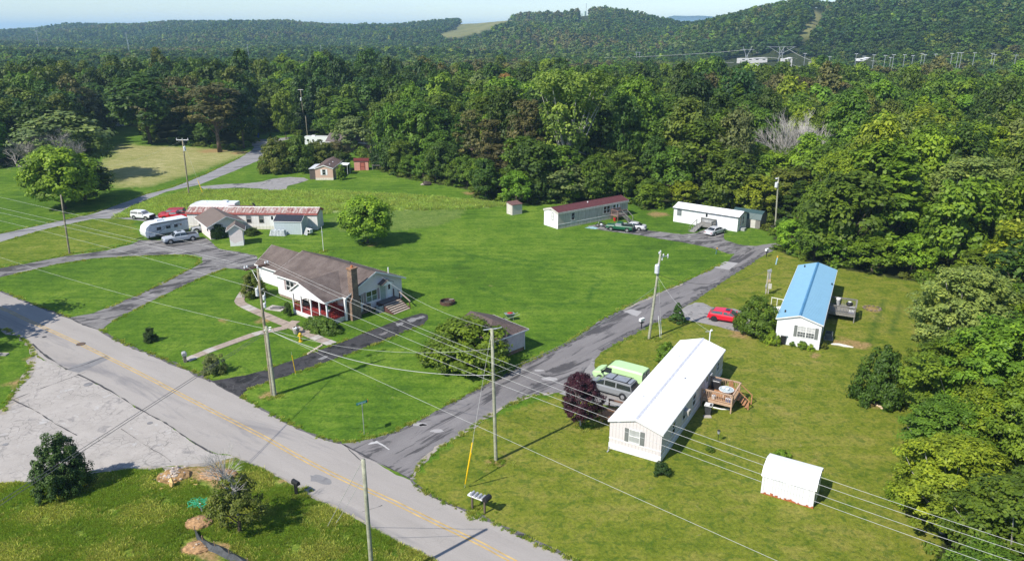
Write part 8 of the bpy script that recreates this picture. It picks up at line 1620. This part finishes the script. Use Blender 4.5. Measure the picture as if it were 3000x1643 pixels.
# ------------------------------------------------------------------ far things
def on(px, py, d=None):
    """Point on the terrain seen at (px, py), found by marching along the sight line."""
    v = P(px, py, 0) if py > HOR + 2 else None; u = (px - SW / 2) / F; w_ = (py - CY) / F
    dr = Vector((u, math.cos(PITCH) - w_ * math.sin(PITCH), -math.sin(PITCH) - w_ * math.cos(PITCH))); t = 300.0
    while t < 6000:
        p = Vector((0, 0, CAMH)) + dr * t
        if p.z < float(terrain(p.x, p.y)) + 1: return Vector((p.x, p.y, float(terrain(p.x, p.y))))
        t += 4
    p = Vector((0, 0, CAMH)) + dr * 1600; return Vector((p.x, p.y, p.z))
def at_dist(px, py, D):
    u = (px - SW / 2) / F; w_ = (py - CY) / F; dr = Vector((u, math.cos(PITCH) - w_ * math.sin(PITCH), -math.sin(PITCH) - w_ * math.cos(PITCH))); return Vector((0, 0, CAMH)) + dr * D
def lattice(label, px, py, D, hpx, kind='vee'):
    b_ = at_dist(px, py, D); z = float(terrain(b_.x, b_.y)); sc = D / F; H = hpx * sc; u = thing('transmission_tower', label, 'pylon', (b_.x, b_.y, b_.z)); r_ = .16 * D / 900 + .05; w_ = H * .22; mb = MB()
    ext = min(0, z - b_.z)
    if kind == 'wide':
        for s_ in (-1, 1):
            mb.tube([(s_ * w_, 0, ext), (s_ * w_ * .55, 0, H * .55)], r_, 4).tube([(s_ * w_ * .55, 0, H * .55), (s_ * H * .95, 0, H * .98)], r_, 4).tube([(s_ * w_ * .55, 0, H * .55), (s_ * w_ * .8, 0, H)], r_, 4).tube([(s_ * w_ * .8, 0, H), (-s_ * w_ * .2, 0, H * .55)], r_, 4).tube([(s_ * w_, 0, H * .1), (-s_ * w_ * .6, 0, H * .5)], r_ * .8, 4)
        mb.tube([(-H * 1.15, 0, H), (H * 1.1, 0, H)], r_, 4).tube([(-w_, 0, H * .55), (w_, 0, H * .55)], r_, 4)
    elif kind == 'vee':
        for s_ in (-1, 1): mb.tube([(s_ * w_ * .5, 0, ext), (s_ * w_ * .35, 0, H * .45), (s_ * H * .32, 0, H)], r_, 4).tube([(s_ * w_ * .5, 0, H * .1), (-s_ * w_ * .3, 0, H * .4)], r_ * .8, 4).tube([(s_ * w_ * .1, 0, H * .35), (s_ * H * .25, 0, H * .8)], r_ * .8, 4)
        mb.tube([(-H * .5, 0, H * .78), (H * .5, 0, H * .78)], r_, 4)
    else:
        for s_ in (-1, 1): mb.tube([(s_ * H * .09, 0, ext), (s_ * H * .07, 0, H)], r_, 4)
        mb.tube([(-H * .2, 0, H * .8), (H * .2, 0, H * .8)], r_, 4)
        for k in range(4): mb.tube([(-H * .085, 0, H * k / 5), (H * .08, 0, H * (k + 1) / 5)], r_ * .8, 4)
    mb.build('lattice', mat('pale lattice steel', (.50, .51, .52), .5, .3), u); return u
lattice('grey V shaped pylon left of the wide pylon above the right woods', 2186, 180, 640, 42); lattice('thin V shaped pylon just left of the wide one', 2217, 170, 760, 38); lattice('wide armed pylon in front of the pale works yard', 2286, 178, 560, 38, 'wide')
lattice('tall pylon standing in the green cut strip up the hill', 2371, 92, 1010, 36, 'h'); lattice('pylon on the skyline at the top of the green cut strip', 2428, 33, 1215, 30, 'h')
for (px, py, hpx, D, lb_) in ((111, 118, 26, 1000, 'tall thin mast over the woods at the far left'), (372, 120, 22, 900, 'thin mast over the woods left of centre'), (376, 132, 14, 800, 'short thin mast beside the taller one left of centre'), (1864, 178, 24, 700, 'left pole of a pair over the woods right of the sycamore'), (1873, 178, 24, 700, 'right pole of a pair over the woods right of the sycamore'), (940, 146, 12, 800, 'thin pole over the woods above the motorhome'), (726, 144, 12, 800, 'thin pole over the woods above the mown field'), (1201, 150, 10, 800, 'thin pole over the woods left of the bare field hill'), (2969, 202, 40, 480, 'pale pole over the woods at the right edge')):
    b_ = at_dist(px, py, D); z = float(terrain(b_.x, b_.y)); u = thing('pole', lb_, 'pole', b_); H = hpx * D / F; MB().tube([(0, 0, min(0, z - b_.z)), (0, 0, H)], .05 + .16 * D / 900, 5).build('pole_shaft', STEEL, u); MB().box((0, 0, H * .95), (H * .35, .3, .3)).build('crossarm', STEEL, u)
LP_ = [(2358, 168, 10), (2413, 176, 10), (2430, 180, 12), (2508, 168, 9), (2530, 178, 12), (2592, 178, 14), (2607, 188, 18), (2616, 182, 20), (2648, 180, 18), (2674, 172, 8), (2700, 170, 12), (2708, 176, 14), (2740, 170, 10), (2788, 168, 10), (2806, 170, 14), (2816, 168, 12), (2905, 174, 16), (2913, 176, 14), (2855, 162, 6), (2560, 170, 8)]
lamp0 = None
for i, (px, py, hpx) in enumerate(LP_):
    D = 470; b_ = at_dist(px, py, D); z = float(terrain(b_.x, b_.y)); H = hpx * D / F
    u = thing('street_lamp', 'tall twin headed highway lamp post beyond the right woods', 'street lamp', b_, 0, 'highway lamp posts beyond the right woods'); MB().tube([(0, 0, min(0, z - b_.z)), (0, 0, H)], .14, 5).build('post', STEEL, u); MB().box((0, 0, H), (2.2, .4, .28)).build('lamp_head', mat('pale lamp head', (.60, .62, .62), .4), u)
def far_build(label, px, py, D, wpx_, hpx, m, roofm=None, name='building'):
    b_ = at_dist(px, py, D); z = float(terrain(b_.x, b_.y)); s_ = D / F; w_, h_ = wpx_ * s_, hpx * s_; u = thing(name, label, 'building', b_)
    MB().bb(-w_ / 2, w_ / 2, 0, max(8, w_ * .4), min(0, z - b_.z), h_ * .7).build('wall', m, u); roof(u, w_, max(8, w_ * .4), h_ * .7, h_ * .3, roofm or m, .3, fascia=None)
    k = max(2, int(w_ / 6))
    for i in range(k): MB().bb(-w_ / 2 + w_ * (i + .3) / k, -w_ / 2 + w_ * (i + .7) / k, -.05, -.01, h_ * .2, h_ * .5).build('window', DARKGLASS, u)
    return u
OFFW = mat('offwhite far wall', (.62, .60, .57), .7)
far_build('long pale low building in the works yard beyond the right woods', 2208, 178, 700, 80, 8, OFFW); far_build('pale building right of the wide pylon', 2308, 180, 640, 26, 10, OFFW); far_build('low beige building right of the works yard', 2396, 188, 640, 34, 8, mat('beige far wall', (.5, .46, .38), .8), OFFW)
far_build('white roofed building among trees beyond the right woods', 2532, 180, 650, 34, 10, WHITE, WHITE); far_build('small white house on the hill crest beside the cut strip', 2391, 37, 1190, 14, 8, WHITE, OFFW); far_build('pale house beside the lower green cut strip', 2341, 90, 1000, 14, 8, OFFW, mat('grey far roof', (.25, .24, .24), .8))
far_build('tiny white house on the left part of the hill', 2168, 105, 900, 6, 4, WHITE); far_build('tiny pale roof lower on the left part of the hill', 2148, 115, 850, 5, 3, WHITE); far_build('tan house high on the right hillside', 2912, 105, 900, 16, 10, mat('tan far wall', (.42, .34, .26), .8), mat('grey far roof', (.25, .24, .24), .8)); far_build('white cottage by the pale pole at the right edge', 2980, 180, 560, 22, 12, WHITE, OFFW)
far_build('white houses specks on the left ridge', 828, 104, 1700, 14, 6, WHITE); far_build('pale sheds by the highway right of the lamps', 2850, 166, 720, 34, 5, OFFW, WHITE)
for i, (px, py, lb_) in enumerate(((2180, 200, 'white parked truck at the left of the works yard'), (2200, 196, 'pale parked vehicle in the middle of the works yard'), (2222, 194, 'white parked vehicle at the right of the works yard'), (2190, 203, 'grey parked vehicle nearest in the works yard'))):
    b_ = at_dist(px, py, 640); z = float(terrain(b_.x, b_.y)); u = thing('parked_truck', lb_, 'truck', (b_.x, b_.y, max(z, b_.z - 1))); MB().bb(-3, 1.6, -1.1, 1.1, .5, 2.8).build('body', WHITE if i != 3 else GREYBOX, u); MB().bb(1.7, 3, -1.05, 1.05, .5, 2.2).build('cabin', WHITE, u); [MB().tube([(x_, -1.15, .45), (x_, 1.15, .45)], .45, 8).build('wheel', TYRE, u) for x_ in (-2, 2)]
b_ = at_dist(2205, 192, 600); yd = MB().bb(-14, 14, -30, 30, 0, .1); o = structure(yd.build('works_yard', mat('pale yard gravel', (.5, .49, .47), .9), None, loc=(b_.x, b_.y, float(terrain(b_.x, b_.y)) + .3)))
b_ = at_dist(2932, 162, 700); s_ = 700 / F; u = thing('billboard', 'two sided highway billboard with blue white panel and dark lattice back', 'billboard', b_); MB().tube([(0, 0, -12), (0, 0, 0)], .5, 8).build('post', BLACK, u)
MB().box((-11 * s_, 0, 5), (18 * s_, .4, 15 * s_), R(-20)).build('panel', mat('white board', (.6, .64, .7), .5), u); MB().box((-11 * s_, -.3, 7), (17 * s_, .3, 2.0), R(-20)).build('blue_band', mat('blue board band', (.08, .2, .5), .5), u); MB().box((-11 * s_, -.3, 4.2), (12 * s_, .3, .7), R(-20)).build('blue_text_band', MATS['blue board band'], u)
fr_ = MB(); [fr_.box((12 * s_, .2, .8 + i * 1.5), (22 * s_, .3, .35), R(12)) for i in range(6)]; [fr_.box((12 * s_ + (i - 3) * 3.2 * s_, 0, 4.6), (.35, .3, 8.5)) for i in range(7)]; fr_.build('lattice_back', mat('reddish dark frame', (.16, .10, .10), .7), u); MB().box((0, .2, 9.4), (30 * s_, .3, .6)).build('top_walkway', mat('reddish dark frame', (.16, .10, .10), .7), u)
b_ = at_dist(1713, 53, 1640); s_ = 1640 / F; u = thing('water_tank', 'pale green cylindrical water tank on the central hill top', 'water tank', b_); MB().cyl((0, 0, -8), 3.6 * s_, 18 * s_ + 8, 16).build('tank', mat('pale green tank', (.40, .52, .45), .5), u); MB().tube([(-9 * s_, 0, -6), (-9 * s_, 0, 12 * s_)], 2 * s_, 10).build('small_tank', mat('pale green tank', (.40, .52, .45), .5), u)
b_ = at_dist(1717, 45, 1640); u = thing('radio_mast', 'thin radio mast behind the pale green water tank', 'mast', b_); MB().tube([(0, 0, -8), (0, 0, 32 * s_)], .5, 4).build('mast_shaft', STEEL, u)
for k in range(3): MB().box((0, 0, (20 + k * 5) * s_), (2.2 * s_, .5, 1.2)).build('antenna', STEEL, u)
# high voltage lines
for i, (a, b_, lb_) in enumerate((((2286 + 20, 142, 560), (2470, 195, 520), 'upper pale power line sloping from the wide pylon'), ((2560, 208, 500), (2810, 228, 480), 'double pale power line over the right woods'), ((2186, 147, 640), (1560, 168, 800), 'long faint power line over the woods left of the pylons'), ((2286, 178, 560), (2470, 200, 500), 'lower pale power line right of the wide pylon'), ((2150, 184, 640), (1200, 150, 1000), 'faint low power line over the centre woods'), ((2550, 178, 600), (3050, 196, 520), 'thin power line running to the right edge pole'))):
    cable(lb_, at_dist(*a), at_dist(*b_), 3, r=.09, name='power_line')
# distant blue mountain
mt_ = MB(); D = 9000; rr = random.Random(2); prof = [(-260, 0), (1925, 62), (1960, 58), (1985, 54), (2000, 53), (2040, 54), (2080, 53), (2100, 56), (2130, 62), (2300, 70)]
pts = [(1900, 88), (1925, 72), (1945, 64), (1962, 55), (1975, 53), (2010, 54), (2050, 53), (2085, 55), (2110, 64), (2150, 75), (2200, 88)]
top = [at_dist(x, y, D) for x, y in pts]
top = [p + Vector((0, 0, 25)) for p in top]
for p in top: mt_.v += [(p.x - 200, p.y - 1400, -20), (p.x, p.y, p.z), (p.x + 100, p.y + 900, p.z * .9), (p.x + 200, p.y + 2600, -20)]
for i in range(len(top) - 1):
    for j in range(3): mt_.f.append((4 * i + j, 4 * i + 4 + j, 4 * i + 5 + j, 4 * i + 1 + j))
o = structure(mt_.build('distant_mountain', mat('distant wooded slope', (.035, .055, .03), .95, var=.2, scale=.002), None, True))
# air
HZ = 1
if HZ:
    zt = 150.0; mb = MB().bb(-9000, 9000, -60, 13500, -25, zt); o = stuff(mb.build('haze', None)); hm = bpy.data.materials.new('haze air'); hm.use_nodes = True; n = hm.node_tree; n.nodes.clear()
    ho = n.nodes.new('ShaderNodeOutputMaterial'); pv = n.nodes.new('ShaderNodeVolumePrincipled'); pv.inputs['Density'].default_value = 0.00013; pv.inputs['Color'].default_value = (.47, .74, 1.0, 1); pv.inputs['Anisotropy'].default_value = 0.0
    n.links.new(pv.outputs[0], ho.inputs['Volume']); o.data.materials.append(hm)
